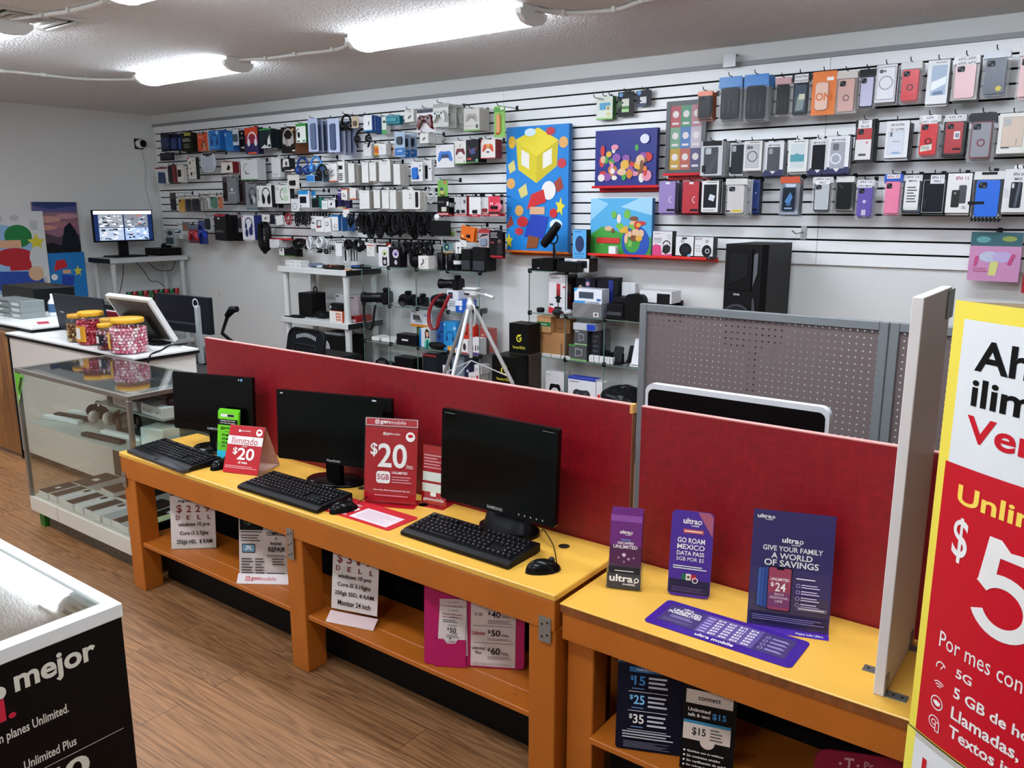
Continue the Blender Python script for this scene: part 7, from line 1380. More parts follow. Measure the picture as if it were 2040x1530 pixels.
I('box',-5.510,-5.408,2.084,2.185,5.209,'white carton at the left under the blue stacked cartons',c='#d9d8d4',d=.04,art=[('e',.6,.7,.06,.06,'#9a9a98')])
I('card',-5.352,-5.256,2.086,2.183,5.189,'orange and yellow card pack under the blue stacked cartons',c='#d09a2c',art=[('r',0,.8,1,1,'#dcd6cc'),('r',.05,.2,.5,.6,'#c8501c'),('e',.7,.25,.2,.2,'#a8381c')])
I('box',-5.250,-5.160,2.082,2.174,5.139,'white carton partly covering the orange and yellow pack',c='#dcdbd8',d=.06,art=[('e',.4,.55,.05,.05,'#8a8a88')])
I('card',-5.192,-5.128,2.074,2.170,5.209,'white and brown card beside the device blisters',c='#cfc6bc',art=[('e',.5,.6,.3,.25,'#7a4a38'),('e',.6,.3,.2,.15,'#c8a89a')])
I('card',-4.990,-4.875,2.054,2.249,5.069,'clear device blister with a blue base, front of three',n=3,gap=.07,c='#9fb2c6',bub=(.25,.48,.8,.82,'#2c3340'),art=[('r',0,.05,1,.36,'#2d6cae'),('t','USB',.2,.2,.7,.28,'#cfe0f0'),('r',.35,.58,.6,.76,'#d9dde0')])
I('box',-4.712,-4.619,2.149,2.226,5.069,'small white grey-square carton under the dark red game pad',n=2,gap=.1,c='#dbdad5',d=.09,art=[('p',[(.3,.25),(.65,.4),(.7,.65),(.35,.5)],'#5d625f')])
I('box',-4.556,-4.370,1.956,2.140,5.089,'white carton with a blue game pad picture',c='#d8d8da',d=.11,art=[('gp',.5,.52,.42,'#2f74c8'),('p',[(.25,.4),(.75,.4),(.66,.56),(.34,.56)],'#1a2c58'),('r',0,.95,1,1,'#23252a'),('ln',.08,.86,.3,.9,1,'#8f9094')],side='#c3c2c0')
I('box',-4.363,-4.249,1.981,2.153,5.089,'white carton with a dark red wired game pad picture',c='#d9d5cf',d=.1,art=[('gp',.5,.56,.42,'#6b1c22'),('r',.47,.72,.53,.85,'#55585a'),('r',0,0,1,.04,'#6faa58'),('e',.84,.1,.09,.05,'#8a8f88'),('ln',.25,.24,.75,.28,1,'#8c3a3c')],side='#4f7a44')
I('box',-4.245,-4.125,1.987,2.157,5.089,'dark carton with a red and blue game picture',c='#15161d',d=.1,art=[('p',[(.1,.75),(.4,.5),(.9,.7),(.7,.45),(.3,.4)],'#6b2432'),('p',[(.3,.55),(.6,.65),(.75,.4),(.4,.35)],'#33427a'),('r',.08,.12,.4,.2,'#c0402c'),('e',.85,.1,.09,.08,'#7fb89a'),('r',0,0,1,.04,'#4f8a44')],side='#0f1014')
I('box',-4.120,-3.978,2.014,2.152,5.109,'white carton with an orange game pad picture and red sides',c='#ded8d2',d=.08,art=[('gp',.5,.6,.4,'#cf4a1c'),('e',.5,.66,.14,.1,'#d98a2c'),('r',0,.85,.08,1,'#b8282c'),('r',0,0,1,.04,'#b8282c'),('r',.4,.3,.6,.38,'#3a3030')],side='#7a2a2a')
I('box',-8.632,-8.409,1.899,2.071,5.109,'white and red phone carton with a blue screen picture, far left of the second row',c='#d6d4d2',d=.02,art=[('r',0,.9,1,1,'#8c2226'),('p',[(.15,.05),(.85,.02),(.8,.68),(.2,.72)],'#1f3c66')])
I('box',-8.397,-8.255,1.911,2.086,5.109,'dark carton with a red edge, second in the second row',c='#23272c',d=.03,art=[('r',.6,0,1,1,'#7a1c20')])
I('box',-8.240,-8.129,1.914,2.085,5.109,'white and red carton with a small black device picture',n=2,gap=.03,c='#d9d4ce',d=.025,art=[('r',.2,.3,.8,.72,'#17181b'),('r',0,0,.15,1,'#8c2226')])
I('box',-7.990,-7.842,1.934,2.153,5.089,'white power strip carton with black sockets',c='#d6d3c9',d=.04,art=[('e',.3,.75,.09,.09,'#2b2a28'),('e',.7,.85,.06,.06,'#6a6862'),('e',.4,.25,.12,.12,'#1d1c1b'),('e',.72,.28,.06,.06,'#6a6862'),('e',.35,.5,.06,.06,'#6a6862'),('r',0,.92,.2,1,'#b8282c')],side='#2a2a2a')
I('card',-7.761,-7.498,1.999,2.188,5.089,'oval white blister with a black headset in the second row',c='#c3c8cf',r=.45,bub=(.15,.1,.85,.8,'#a9b3c0'),art=[('arc',.5,.5,.34,.06,-40,200,'#17181c'),('e',.3,.22,.12,.12,'#1d1e22'),('r',.2,.86,.8,.97,'#1a1416')])
I('box',-7.413,-7.224,1.985,2.092,5.089,'white and dark red carton with a black mouse picture',n=2,gap=.08,c='#dcd6cb',d=.07,art=[('p',[(.45,.25),(.62,.75),(.8,.5),(.7,.2)],'#15100f'),('r',0,.94,1,1,'#7a1a20')],side='#7a1a20')
I('box',-7.099,-6.839,1.908,2.101,5.089,'pale grey carton with a black neckband earphone picture and green base',c='#cdd0cf',d=.1,art=[('arc',.38,.55,.24,.03,80,300,'#1d1d20'),('r',.3,.28,.34,.45,'#1d1d20'),('r',.36,.3,.5,.33,'#1d1d20'),('r',0,0,1,.05,'#4f8a4c')],side='#c3c5c4')
I('box',-6.702,-6.575,1.930,2.113,5.149,'white tall carton left of the dark person card in the second row',c='#d4d4d2',d=.05,art=[('ln',.2,.1,.8,.2,2,'#9a9a98')])
I('card',-6.505,-6.308,1.975,2.092,5.109,'black and white card with a picture of a person',c='#16171b',bub=(.2,.1,.7,.4,'#1d2030'),art=[('p',[(.1,.3),(.15,.95),(.55,.98),(.6,.35)],'#d5d2cd'),('e',.38,.62,.13,.18,'#3a2c28'),('r',.25,.02,.95,.18,'#cfc0b4')])
I('hp',-6.271,-6.102,1.932,2.095,5.089,'dark blue headphones hanging in the second row',c='#123a86')
I('hp',-6.036,-5.873,1.948,2.091,5.049,'light blue headphones hanging in the second row',c='#3d86cf')
I('hp',-5.902,-5.763,1.919,2.017,5.009,'black headphones hanging before the light blue ones',c='#121214')
I('box',-6.108,-5.883,1.873,1.937,5.069,'blue and white flat carton with a black device picture under the headphones',c='#5b9bd0',d=.09,art=[('r',.0,0,1,1,'#8fb4d2'),('r',0,.1,.45,.9,'#2f78c0'),('rr',.5,.08,.95,.92,.1,'#14161b')],side='#5a6a7c')
I('card',-5.804,-5.700,1.872,2.029,5.069,'white card with small grey prints and an orange foot',c='#dcd9d5',art=[('r',0,0,1,.06,'#c9542a'),('p',[(.3,.45),(.6,.55),(.55,.68),(.25,.58)],'#8a8f94'),('p',[(.35,.25),(.7,.32),(.66,.42),(.3,.36)],'#9aa0a6'),('e',.25,.55,.06,.05,'#30363c')])
I('box',-5.714,-5.624,1.862,2.043,5.089,'white tall carton with a black square and stripes',n=2,gap=.03,c='#dbdbd6',d=.03,art=[('rr',.15,.62,.7,.8,.03,'#121214'),('r',.2,.12,.7,.17,'#2a2a2c'),('r',.2,.21,.7,.26,'#2a2a2c'),('r',.2,.3,.7,.35,'#2a2a2c'),('r',.2,.39,.7,.44000000000000006,'#2a2a2c')])
I('box',-5.578,-5.502,1.859,2.023,5.089,'white upright carton, first of the front row of white cartons',n=5,gap=.035,d=.033,c='#d9d9d5',art=[('ln',.25,.86,.75,.94,1,'#b5b5b0')],side='#b5b1a9')
I('box',-5.409,-5.329,1.856,2.026,5.089,'white upright carton, second of the front row of white cartons',n=3,gap=.035,d=.033,c='#d9d9d5',art=[('ln',.25,.86,.75,.94,1,'#b5b5b0')],side='#b5b1a9')
I('box',-5.317,-5.238,1.867,2.023,5.089,'white upright carton, third of the front row of white cartons',n=2,gap=.035,d=.033,c='#d9d9d5',art=[('ln',.25,.86,.75,.94,1,'#b5b5b0')],side='#b5b1a9')
I('box',-5.202,-5.067,1.861,2.027,5.089,'white wide carton, fourth of the front row of white cartons',n=2,gap=.035,d=.033,c='#d9d9d5',art=[('ln',.25,.86,.75,.94,1,'#b5b5b0')],side='#b5b1a9')
I('box',-5.033,-4.958,1.834,2.003,5.089,'white carton with a grey ring, fifth of the front row of white cartons',n=3,gap=.035,c='#dbdbd8',d=.033,art=[('ring',.6,.75,.22,.02,'#b3b3b0')],side='#c3c0b8')
I('card',-4.814,-4.687,1.857,2.010,5.069,'white card with a bright blue phone holder',c='#d9dadb',bub=(.12,.12,.62,.72,'#2a6cc0'),art=[('r',.72,.5,.84,.6,'#1a1a1c'),('r',.76,.75,.84,.82,'#1a1a1c'),('r',.1,.1,.7,.3,'#1f56a8')])
I('box',-4.719,-4.626,1.857,2.021,5.109,'white carton with a tall black device picture beside the blue phone holder',c='#dadada',d=.035,art=[('r',.22,.12,.55,.75,'#141416'),('e',.78,.6,.1,.06,'#1a1a1c')])
I('card',-8.334,-8.225,1.602,1.798,5.069,'dark clear blister at the left end of the third row',c='#33322f',bub=(.2,.1,.8,.7,'#1b1b1d'))
I('pouch',-8.212,-8.088,1.596,1.764,5.089,'black and yellow phone case in the third row',n=2,gap=.014,hc='#b9b4a8',cc='#b8891f')
I('pouch',-8.087,-7.976,1.606,1.763,5.089,'black phone case with pale print, fourth in the third row',n=2,gap=.014,hc='#a9a59a',cc='#141416',t=['m'])
I('pouch',-7.976,-7.815,1.610,1.765,5.089,'black phone case with a large pale print in the third row',n=2,gap=.014,hc='#a9a59a',cc='#111113',t=['7m'])
I('pouch',-7.802,-7.735,1.623,1.777,5.089,'black and white chequered phone case in the third row',hc='#a8a8a2',cc='#8d8d8a',chk=1)
I('pouch',-7.735,-7.651,1.630,1.770,5.089,'black and white striped phone case in the third row',n=2,gap=.014,hc='#a8a8a2',cc='#c9c9c6',stripe=1)
I('pouch',-7.638,-7.528,1.649,1.779,5.089,'green phone case with a white frame in the third row',n=2,gap=.014,hc='#c9ccc6',cc='#4a7a62')
I('pouch',-7.502,-7.421,1.633,1.778,5.089,'orange phone case in the third row',hc='#c9b9ae',cc='#b86a42')
I('card',-7.470,-7.385,1.709,1.946,5.129,'dark maroon blister left of the grey tall carton',c='#4a3d3f',bub=(.2,.1,.8,.8,'#2b2024'))
I('box',-7.309,-7.158,1.699,1.937,5.069,'grey tall carton with a white mark in the third row',c='#6f7578',d=.03,art=[('e',.5,.52,.1,.1,'#d9dbdc'),('ln',.15,.34,.85,.42,1,'#b9bdc0')])
I('card',-7.245,-7.105,1.686,1.916,5.129,'dark maroon blister right of the grey tall carton',c='#3f3638',bub=(.15,.1,.75,.85,'#241a1e'))
I('box',-7.073,-6.901,1.628,1.876,5.109,'grey carton with a silver headphone picture',c='#777c80',d=.05,art=[('hp',.62,.62,.3,'#2c2f33'),('e',.72,.4,.16,.2,'#b9bec2'),('e',.5,.32,.13,.2,'#232629'),('r',.0,0,1,.06,'#4a6f70')],side='#5c6165')
I('box',-6.815,-6.593,1.653,1.853,5.049,'white carton with a dark blue headphone picture, turned lettering at its left',n=2,gap=.07,c='#dad9d4',d=.06,art=[('hp',.62,.6,.28,'#1f2450'),('e',.44,.34,.12,.2,'#16171c'),('e',.8,.34,.13,.22,'#1c1d22'),('r',.05,.25,.16,.86,'#c3c3be'),('ln',.06,.3,.15,.82,5,'#4a4a48')],side='#15161a')
I('box',-6.607,-6.373,1.685,1.855,5.089,'white carton with a mint green headphone picture',c='#dcdcd6',d=.05,art=[('e',.68,.72,.22,.2,'#b9cfb8'),('e',.72,.3,.22,.17,'#b5cdb2'),('arc',.6,.5,.3,.05,100,260,'#2f3a32'),('ln',.1,.72,.35,.9,4,'#8a8a86')],side='#2a2b2c')
I('card',-6.350,-6.188,1.820,1.942,5.049,'small black and white clip card beside the mint headphone carton',c='#c9c4bd',bub=(.2,.2,.7,.6,'#141416'))
I('card',-6.368,-6.254,1.614,1.729,5.089,'white card with a pale cable loop in the third row',c='#d6d7d8',art=[('ring',.45,.4,.25,.06,'#7c828c')])
I('card',-6.234,-6.082,1.649,1.799,5.069,'white card with a black square and a blue header, left one',n=2,gap=.02,c='#dbdde0',art=[('r',0,.78,.9,1,'#1f86c6'),('rr',.12,.26,.72,.66,.03,'#101014'),('e',.18,.1,.07,.07,'#5a5d62')])
I('card',-6.131,-6.043,1.649,1.796,5.109,'white card with a blue header behind, right of the black square card',c='#cfd8e0',art=[('r',0,.72,1,1,'#1f78b8'),('r',0,.0,.3,1,'#26344a')])
I('box',-6.078,-5.973,1.649,1.731,5.089,'dark green-black small carton in the third row',c='#17272a',d=.03,art=[('r',.15,.1,.85,.75,'#0e1719')],side='#1f8a80')
I('box',-5.997,-5.965,1.645,1.736,5.109,'teal narrow carton in the third row',c='#1f8577',d=.03)
I('card',-5.940,-5.866,1.634,1.712,5.089,'white tilted card right of the teal carton',c='#dfe0dd',art=[('ln',.2,.2,.8,.7,3,'#a5c0ba')])
I('box',-5.860,-5.761,1.650,1.715,5.089,'white small carton with a black mark right of the tilted card',c='#dadada',d=.03,art=[('p',[(.3,.3),(.45,.7),(.62,.6),(.5,.25)],'#131315'),('e',.85,.85,.08,.08,'#8a3a5a')],side='#111')
I('box',-5.750,-5.701,1.715,1.798,5.109,'narrow dark purple carton in the third row',c='#2a1c5c',d=.03,art=[('r',.1,.72,.9,.86,'#d6d3e4'),('r',.1,.5,.7,.6,'#8d84c0')])
I('card',-5.656,-5.581,1.716,1.809,5.069,'white card with two black earphones and an orange top',n=3,gap=.03,c='#ddd8d4',art=[('r',0,.9,1,1,'#cc5a34'),('p',[(.3,.2),(.4,.2),(.38,.65),(.28,.6)],'#1a1a1d'),('p',[(.6,.15),(.68,.15),(.66,.5),(.55,.5)],'#1a1a1d')],side='#cf6a4a')
I('card',-5.570,-5.494,1.719,1.817,5.089,'white and orange card right of the earphone card',n=2,gap=.03,c='#dcd7d2',art=[('r',0,0,1,.1,'#d0704c'),('e',.6,.25,.06,.06,'#7a7a78')])
I('box',-5.754,-5.604,1.643,1.715,5.109,'dark purple carton with beige lettering at its base',c='#1f1846',d=.04,art=[('r',0,0,.7,.18,'#c9b98f'),('rr',.3,.35,.65,.9,.05,'#14102e'),('ln',.1,.05,.6,.14,1,'#3a2f20')])
I('box',-5.452,-5.328,1.638,1.794,5.089,'white upright carton, first of the second row of white cartons',n=4,gap=.03,d=.028,c='#d9d9d5',art=[('ln',.25,.86,.75,.94,1,'#b5b5b0')],side='#b5b1a9')
I('box',-5.276,-5.201,1.643,1.796,5.089,'white upright carton, second of the second row of white cartons',n=3,gap=.03,d=.028,c='#d9d9d5',art=[('ln',.25,.86,.75,.94,1,'#b5b5b0')],side='#b5b1a9')
I('box',-5.177,-5.094,1.639,1.795,5.089,'white upright carton, third of the second row of white cartons',n=2,gap=.03,d=.028,c='#d9d9d5',art=[('ln',.25,.86,.75,.94,1,'#b5b5b0')],side='#b5b1a9')
I('box',-5.085,-5.012,1.635,1.794,5.089,'white upright carton, fourth of the second row of white cartons',n=4,gap=.03,d=.028,c='#d9d9d5',art=[('ln',.25,.86,.75,.94,1,'#b5b5b0')],side='#b5b1a9')
I('box',-4.939,-4.811,1.636,1.795,5.089,'white carton with a small black earphone mark in the second row of white cartons',n=2,gap=.03,c='#dbdad6',d=.028,art=[('ring',.7,.72,.08,.03,'#1a1a1c'),('r',.62,.52,.68,.58,'#1a1a1c'),('r',.76,.52,.82,.58,'#1a1a1c')],side='#bdb9b2')
I('box',-4.792,-4.723,1.636,1.786,5.069,'white carton with a tall black watch strap in the second row of white cartons',n=3,gap=.03,c='#dddcd8',d=.028,art=[('rr',.25,.1,.75,.92,.1,'#141416')],side='#c0bcb4')
I('coil',-4.736,-4.621,1.682,1.812,5.149,'white coiled cable hanging right of the white cartons',c='#d6d8d9')
I('card',-4.547,-4.441,1.731,1.861,5.089,'green card with a small blue and white plug',c='#76ad52',bub=(.25,.12,.75,.4,'#b9b96a'),art=[('e',.72,.86,.15,.12,'#c06a3a'),('e',.4,.45,.16,.16,'#26405c')])
I('card',-4.535,-4.413,1.590,1.736,5.069,'black memory card pack with a red foot, left end of the red-footed row',n=3,gap=.03,c='#131214',art=[('r',0,0,1,.14,'#a8161f'),('t','SanDisk',.04,.03,.94,.11,'#efe9e6'),('rr',.35,.2,.78,.44,.03,'#c9c4b4'),('r',.8,.5,.98,.72,'#cfcfcd'),('r',.05,.65,.6,.75,'#4a4648')])
I('card',-4.358,-4.311,1.583,1.733,5.089,'second card in the red-footed row, grey with a flash drive',c='#bdbebf',bub=(.15,.14,.8,.34,'#26262a'),art=[('r',0,0,1,.12,'#a8161f'),('t','SanDisk',.1,.03,.9,.09,'#efe9e6')])
I('card',-4.307,-4.251,1.583,1.732,5.089,'third card in the red-footed row, grey with a flash drive',c='#c3c3c3',bub=(.15,.16,.75,.34,'#232326'),art=[('r',0,0,1,.12,'#a8161f'),('t','SanDisk',.1,.03,.9,.09,'#efe9e6'),('r',.5,.66,.8,.84,'#3a3a3e')])
I('card',-4.265,-4.238,1.583,1.735,5.109,'narrow dark red card in the red-footed row',c='#8c1a24')
I('card',-4.206,-4.092,1.579,1.729,5.069,'white card with a small black flash drive in the red-footed row',c='#dcdcdb',bub=(.3,.16,.72,.36,'#1b1b1e'),art=[('r',0,0,1,.13,'#b0182a'),('t','SanDisk',.25,.04,.7,.09,'#efe9e6')])
I('card',-4.102,-4.033,1.587,1.728,5.089,'pale card with a dark red flash drive in the red-footed row',n=2,gap=.02,c='#cdcdcc',bub=(.12,.2,.85,.4,'#7a1c26'),art=[('r',0,0,1,.15,'#a8161f'),('t','SanDisk',.1,.04,.9,.11,'#efe9e6')])
I('card',-4.007,-3.897,1.585,1.733,5.059,'pink-red card with a big 64 and a black drive in the red-footed row',c='#d2364c',bub=(.2,.36,.82,.52,'#15171d'),art=[('t','64',.12,.58,.4,.7,'#f0e4e4'),('e',.85,.5,.3,.25,'#e0758a'),('r',.5,.41,.7,.48,'#4a9ad8'),('r',0,0,1,.12,'#a8161f'),('t','SanDisk',.15,.03,.85,.09,'#efe9e6'),('r',0,.12,1,.22,'#2a2426')])
I('card',-3.935,-3.888,1.585,1.727,5.109,'pale narrow card at the right end of the red-footed row',c='#b9b4b4',art=[('r',0,0,1,.15,'#a8161f'),('r',.1,.62,.6,.84,'#232326')])
I('card',-8.549,-8.363,1.247,1.415,5.109,'clear blister with a dark gadget, lowest at the far left',c='#8f9a96',bub=(.1,.08,.85,.5,'#2f3c40'),art=[('e',.5,.78,.3,.14,'#1f2826')])
I('card',-8.351,-8.278,1.321,1.470,5.149,'narrow white and blue card left of the brown pack in the fourth row',c='#c3c8c6',art=[('r',0,.4,.6,.6,'#2a4a86')])
I('card',-8.241,-8.121,1.368,1.492,5.129,'brown picture card left of the red game pad blister',c='#6b5a35',art=[('r',0,0,1,.3,'#b9b3a2'),('e',.5,.6,.3,.2,'#8f4a24')])
I('pad',-8.066,-7.885,1.283,1.472,5.089,'bright red game pad in a clear blister',c='#5f2a30',pc='#b01a24',hc='#57607a')
I('pad',-7.917,-7.759,1.276,1.513,5.109,'bright blue game pad in a clear blister',c='#1a2a6c',pc='#1f3ca6',hc='#32447c')
I('card',-7.743,-7.592,1.413,1.563,5.069,'silver card with a black clip device in the fourth row',c='#9da2a6',bub=(.12,.1,.7,.85,'#141416'))
I('box',-7.569,-7.374,1.325,1.583,5.069,'black carton with a red top, front of its peg in the fourth row',n=4,gap=.05,c='#121113',d=.045,art=[('r',0,.92,1,1,'#9c1c26'),('ln',.1,.3,.8,.4,2,'#6b6f64'),('e',.4,.84,.1,.05,'#c9c9c9')],side='#0d0c0e')
I('card',-7.230,-7.162,1.409,1.587,5.109,'grey headphone blister left of the white headphone carton',c='#77747c',bub=(.2,.2,.8,.8,'#2c2b30'))
I('box',-7.134,-6.939,1.338,1.576,5.089,'white carton with a dark blue headphone picture on the red ledge',c='#d9d8de',d=.1,art=[('hp',.55,.66,.28,'#1d2350'),('e',.7,.36,.17,.22,'#1f2c66'),('e',.36,.28,.13,.2,'#1a2456'),('r',.04,.92,.14,.98,'#c8402c')],side='#1f2c70',hook=0)
I('card',-6.815,-6.698,1.517,1.586,5.089,'small white card with black marks in the fourth row',c='#d9d8d4',art=[('p',[(.3,.3),(.5,.7),(.6,.6),(.45,.25)],'#1a1a1c'),('p',[(.6,.3),(.75,.6),(.8,.5)],'#1a1a1c')])
I('card',-6.773,-6.700,1.495,1.580,5.149,'small dark blue card in the fourth row',c='#1a2036')
I('coil',-6.925,-6.721,1.208,1.511,5.109,'big black cable bundle left of the white small cartons',c='#101012',loops=15,r=.008)
I('card',-6.584,-6.478,1.489,1.575,5.069,'white tilted tag card left of the dark red cable',c='#d6d7d6',tilt=8)
I('card',-6.498,-6.420,1.491,1.572,5.089,'white tag card beside the dark red cable',c='#d9dad8',tilt=5)
I('coil',-6.403,-6.301,1.486,1.599,5.049,'dark red coiled cable',c='#8c1a26')
I('coil',-6.335,-6.289,1.479,1.602,5.109,'small black cable with pale tips, first of the five right of the red cable',c='#1a1a1c',loops=3)
I('coil',-6.291,-6.245,1.480,1.602,5.109,'small black cable with pale tips, second of the five right of the red cable',c='#1a1a1c',loops=3)
I('coil',-6.247,-6.202,1.481,1.602,5.109,'small black cable with pale tips, third of the five right of the red cable',c='#1a1a1c',loops=3)
I('coil',-6.204,-6.159,1.481,1.603,5.109,'small black cable with pale tips, fourth of the five right of the red cable',c='#1a1a1c',loops=3)
I('coil',-6.160,-6.116,1.482,1.603,5.109,'small black cable with pale tips, fifth of the five right of the red cable',c='#1a1a1c',loops=3)
I('card',-6.127,-6.062,1.459,1.574,5.109,'white card with a grey screen picture, left of the red marked one',c='#dcdcda',art=[('rr',.2,.4,.8,.85,.03,'#2b2b2e'),('r',.3,.5,.8,.8,'#d9d9d6')])
I('card',-5.990,-5.882,1.436,1.573,5.049,'white card with a black and red picture',n=2,gap=.015,c='#dedddb',art=[('rr',.12,.28,.72,.75,.03,'#4a2a2c'),('r',.25,.38,.66,.7,'#d0cfcd'),('r',.12,.25,.45,.34,'#a8202c')])
I('card',-5.889,-5.795,1.436,1.561,5.049,'white tilted card with a grey picture right of the red marked card',c='#dbdad8',tilt=6,art=[('r',.25,.42,.7,.7,'#777c84'),('r',.3,.48,.6,.66,'#cfd1d4')])
I('box',-5.821,-5.710,1.450,1.582,5.069,'white carton with a coiled cable picture, blue stack behind it',n=5,gap=.04,c='#dcdcda',d=.035,art=[('r',0,.9,1,1,'#2a80c0'),('ring',.7,.28,.18,.05,'#9a7a62'),('r',.55,.12,.62,.3,'#9a7a62')],side='#1f66b0')
I('card',-5.597,-5.520,1.567,1.643,5.029,'small white card with an orange top above the black coil',c='#dbd6d2',art=[('r',0,.88,1,1,'#d0603c'),('e',.4,.4,.1,.1,'#b9b3b0')])
I('coil',-5.534,-5.468,1.477,1.595,5.029,'black coiled cable at the right of the blue stack',c='#131315')
I('coil',-5.535,-5.414,1.421,1.600,5.129,'black power cable, first from the left in the long black cable row',c='#1b1b1e',loops=8,r=.0062)
I('coil',-5.449,-5.330,1.411,1.597,5.099,'black power cable, second from the left in the long black cable row',c='#0f0f11',loops=8,r=.0062)
I('coil',-5.363,-5.246,1.389,1.594,5.069,'black power cable, third from the left in the long black cable row',c='#0f0f11',loops=8,r=.0062)
I('coil',-5.372,-5.254,1.423,1.601,5.129,'black power cable, fourth from the left in the long black cable row',c='#0f0f11',loops=8,r=.0062)
I('coil',-5.288,-5.172,1.391,1.598,5.099,'black power cable, fifth from the left in the long black cable row',c='#1b1b1e',loops=8,r=.0062)
I('coil',-5.203,-5.089,1.440,1.595,5.069,'black power cable, sixth from the left in the long black cable row',c='#0f0f11',loops=8,r=.0062)
I('coil',-5.213,-5.098,1.415,1.601,5.129,'black power cable, seventh from the left in the long black cable row',c='#0f0f11',loops=8,r=.0062)
I('coil',-5.131,-5.018,1.394,1.599,5.099,'black power cable, eighth from the left in the long black cable row',c='#0f0f11',loops=8,r=.0062)
I('coil',-5.049,-4.938,1.420,1.596,5.069,'black power cable, ninth from the left in the long black cable row',c='#1b1b1e',loops=8,r=.0062)
I('coil',-5.058,-4.946,1.406,1.602,5.129,'black power cable, tenth from the left in the long black cable row',c='#0f0f11',loops=8,r=.0062)
I('coil',-4.977,-4.867,1.443,1.599,5.099,'black power cable, eleventh from the left in the long black cable row',c='#0f0f11',loops=8,r=.0062)
I('coil',-4.898,-4.790,1.422,1.597,5.069,'black power cable, twelfth from the left in the long black cable row',c='#0f0f11',loops=8,r=.0062)
I('coil',-4.907,-4.798,1.387,1.603,5.129,'black power cable, thirteenth from the left in the long black cable row',c='#1b1b1e',loops=8,r=.0062)
I('coil',-4.828,-4.721,1.434,1.600,5.099,'black power cable, fourteenth from the left in the long black cable row',c='#0f0f11',loops=8,r=.0062)
I('coil',-4.751,-4.646,1.414,1.597,5.069,'black power cable, fifteenth from the left in the long black cable row',c='#0f0f11',loops=8,r=.0062)
I('coil',-4.758,-4.652,1.446,1.603,5.129,'black power cable, sixteenth from the left in the long black cable row',c='#0f0f11',loops=8,r=.0062)
I('coil',-4.683,-4.578,1.416,1.601,5.099,'black power cable, seventeenth from the left in the long black cable row',c='#1b1b1e',loops=8,r=.0062)
I('card',-4.453,-4.376,1.418,1.488,5.109,'small pale card with a green gadget right of the clamped phone',c='#b9c2b6',bub=(.3,.15,.8,.6,'#7a9a4a'))
I('card',-4.286,-4.150,1.394,1.507,5.069,'bright orange plastic pack with a small black device',n=2,gap=.03,c='#d96a1f',bub=(.45,.22,.72,.45,'#1a1416'),tilt=-8,art=[('r',.08,.2,.22,.34,'#f0c890')])
I('card',-4.129,-4.030,1.346,1.488,5.089,'clear blister with a red header and grey gadget',n=2,gap=.04,c='#a99a9c',bub=(.2,.1,.85,.5,'#7a8798'),art=[('r',0,.78,1,1,'#a82a2e'),('p',[(.05,.5),(.3,.72),(.9,.74),(.9,.66),(.3,.6)],'#2a2022')])
I('card',-4.003,-3.881,1.278,1.478,5.069,'tall black card with a red foot and a person picture, right of the cables',n=2,gap=.03,c='#131114',art=[('r',0,0,1,.06,'#a8202c'),('ln',.05,.72,.6,.94,3,'#a9a5a4'),('e',.75,.6,.16,.13,'#5a4238'),('p',[(.55,.1),(.6,.5),(.95,.5),(.98,.1)],'#2b2528'),('r',.05,.52,.35,.58,'#8c2a2e')])
I('box',-6.721,-6.573,1.272,1.352,5.089,'small white carton, front of six at the left of the lowest row',n=6,gap=.035,c='#d3d4d4',d=.033,side='#bfc0c0')
I('card',-6.608,-6.534,1.194,1.269,5.109,'white card with a green foot low under the small white cartons',c='#d6d8d3',art=[('r',0,0,1,.12,'#4f8a3c'),('e',.5,.75,.15,.15,'#3a3a3c')])
I('box',-6.534,-6.374,1.196,1.267,5.109,'black carton with a green foot beside the green footed card',n=2,gap=.05,c='#0f1011',d=.04,art=[('r',0,0,1,.12,'#3f7a30')],side='#0c0d0e')
I('coil',-6.377,-6.218,1.276,1.362,5.109,'black cable bundle right of the small white cartons',c='#111113',loops=10,r=.007)
I('coil',-6.121,-6.045,1.263,1.387,5.049,'white looped cable, first of two in the lowest row',c='#d4d6d7',r=.006,loops=5)
I('card',-6.160,-6.068,1.241,1.282,5.109,'white small tag under the first white looped cable',c='#dadbd9')
I('coil',-5.987,-5.870,1.289,1.388,5.049,'thick white coil in the lowest row',c='#d0d2d3',loops=9,r=.006)
I('coil',-5.946,-5.862,1.285,1.369,5.089,'grey-white coil beside the thick white one',c='#c3c6c7',loops=8,r=.006)
I('coil',-6.111,-6.030,1.231,1.285,5.149,'short black cable under the thick white coil',c='#141416',loops=3)
I('coil',-6.001,-5.931,1.235,1.281,5.149,'second short black cable under the grey-white coil',c='#141416',loops=3)
I('card',-5.738,-5.654,1.228,1.341,5.049,'white long card, front one right of the white coils',n=2,gap=.02,c='#dedfde')
I('coil',-5.719,-5.672,1.294,1.379,5.109,'thin white cable loop behind the white long card',c='#d0d3d4',loops=3)
I('coil',-5.654,-5.571,1.288,1.369,5.089,'round black coil in the lowest row',c='#0f0f11',loops=10,r=.007)
I('card',-5.678,-5.630,1.177,1.290,5.089,'white card with a long black strap, lowest of all',c='#dcdcdb',art=[('r',.3,.06,.75,.92,'#18181a')])
I('card',-5.640,-5.604,1.177,1.295,5.129,'narrow grey strap card, first right of the white strap card',c='#a8aaab',art=[('r',.3,.05,.7,.95,'#2a2a2c')])
I('card',-5.604,-5.568,1.178,1.296,5.129,'narrow grey strap card, second right of the white strap card',c='#a8aaab',art=[('r',.3,.05,.7,.95,'#2a2a2c')])
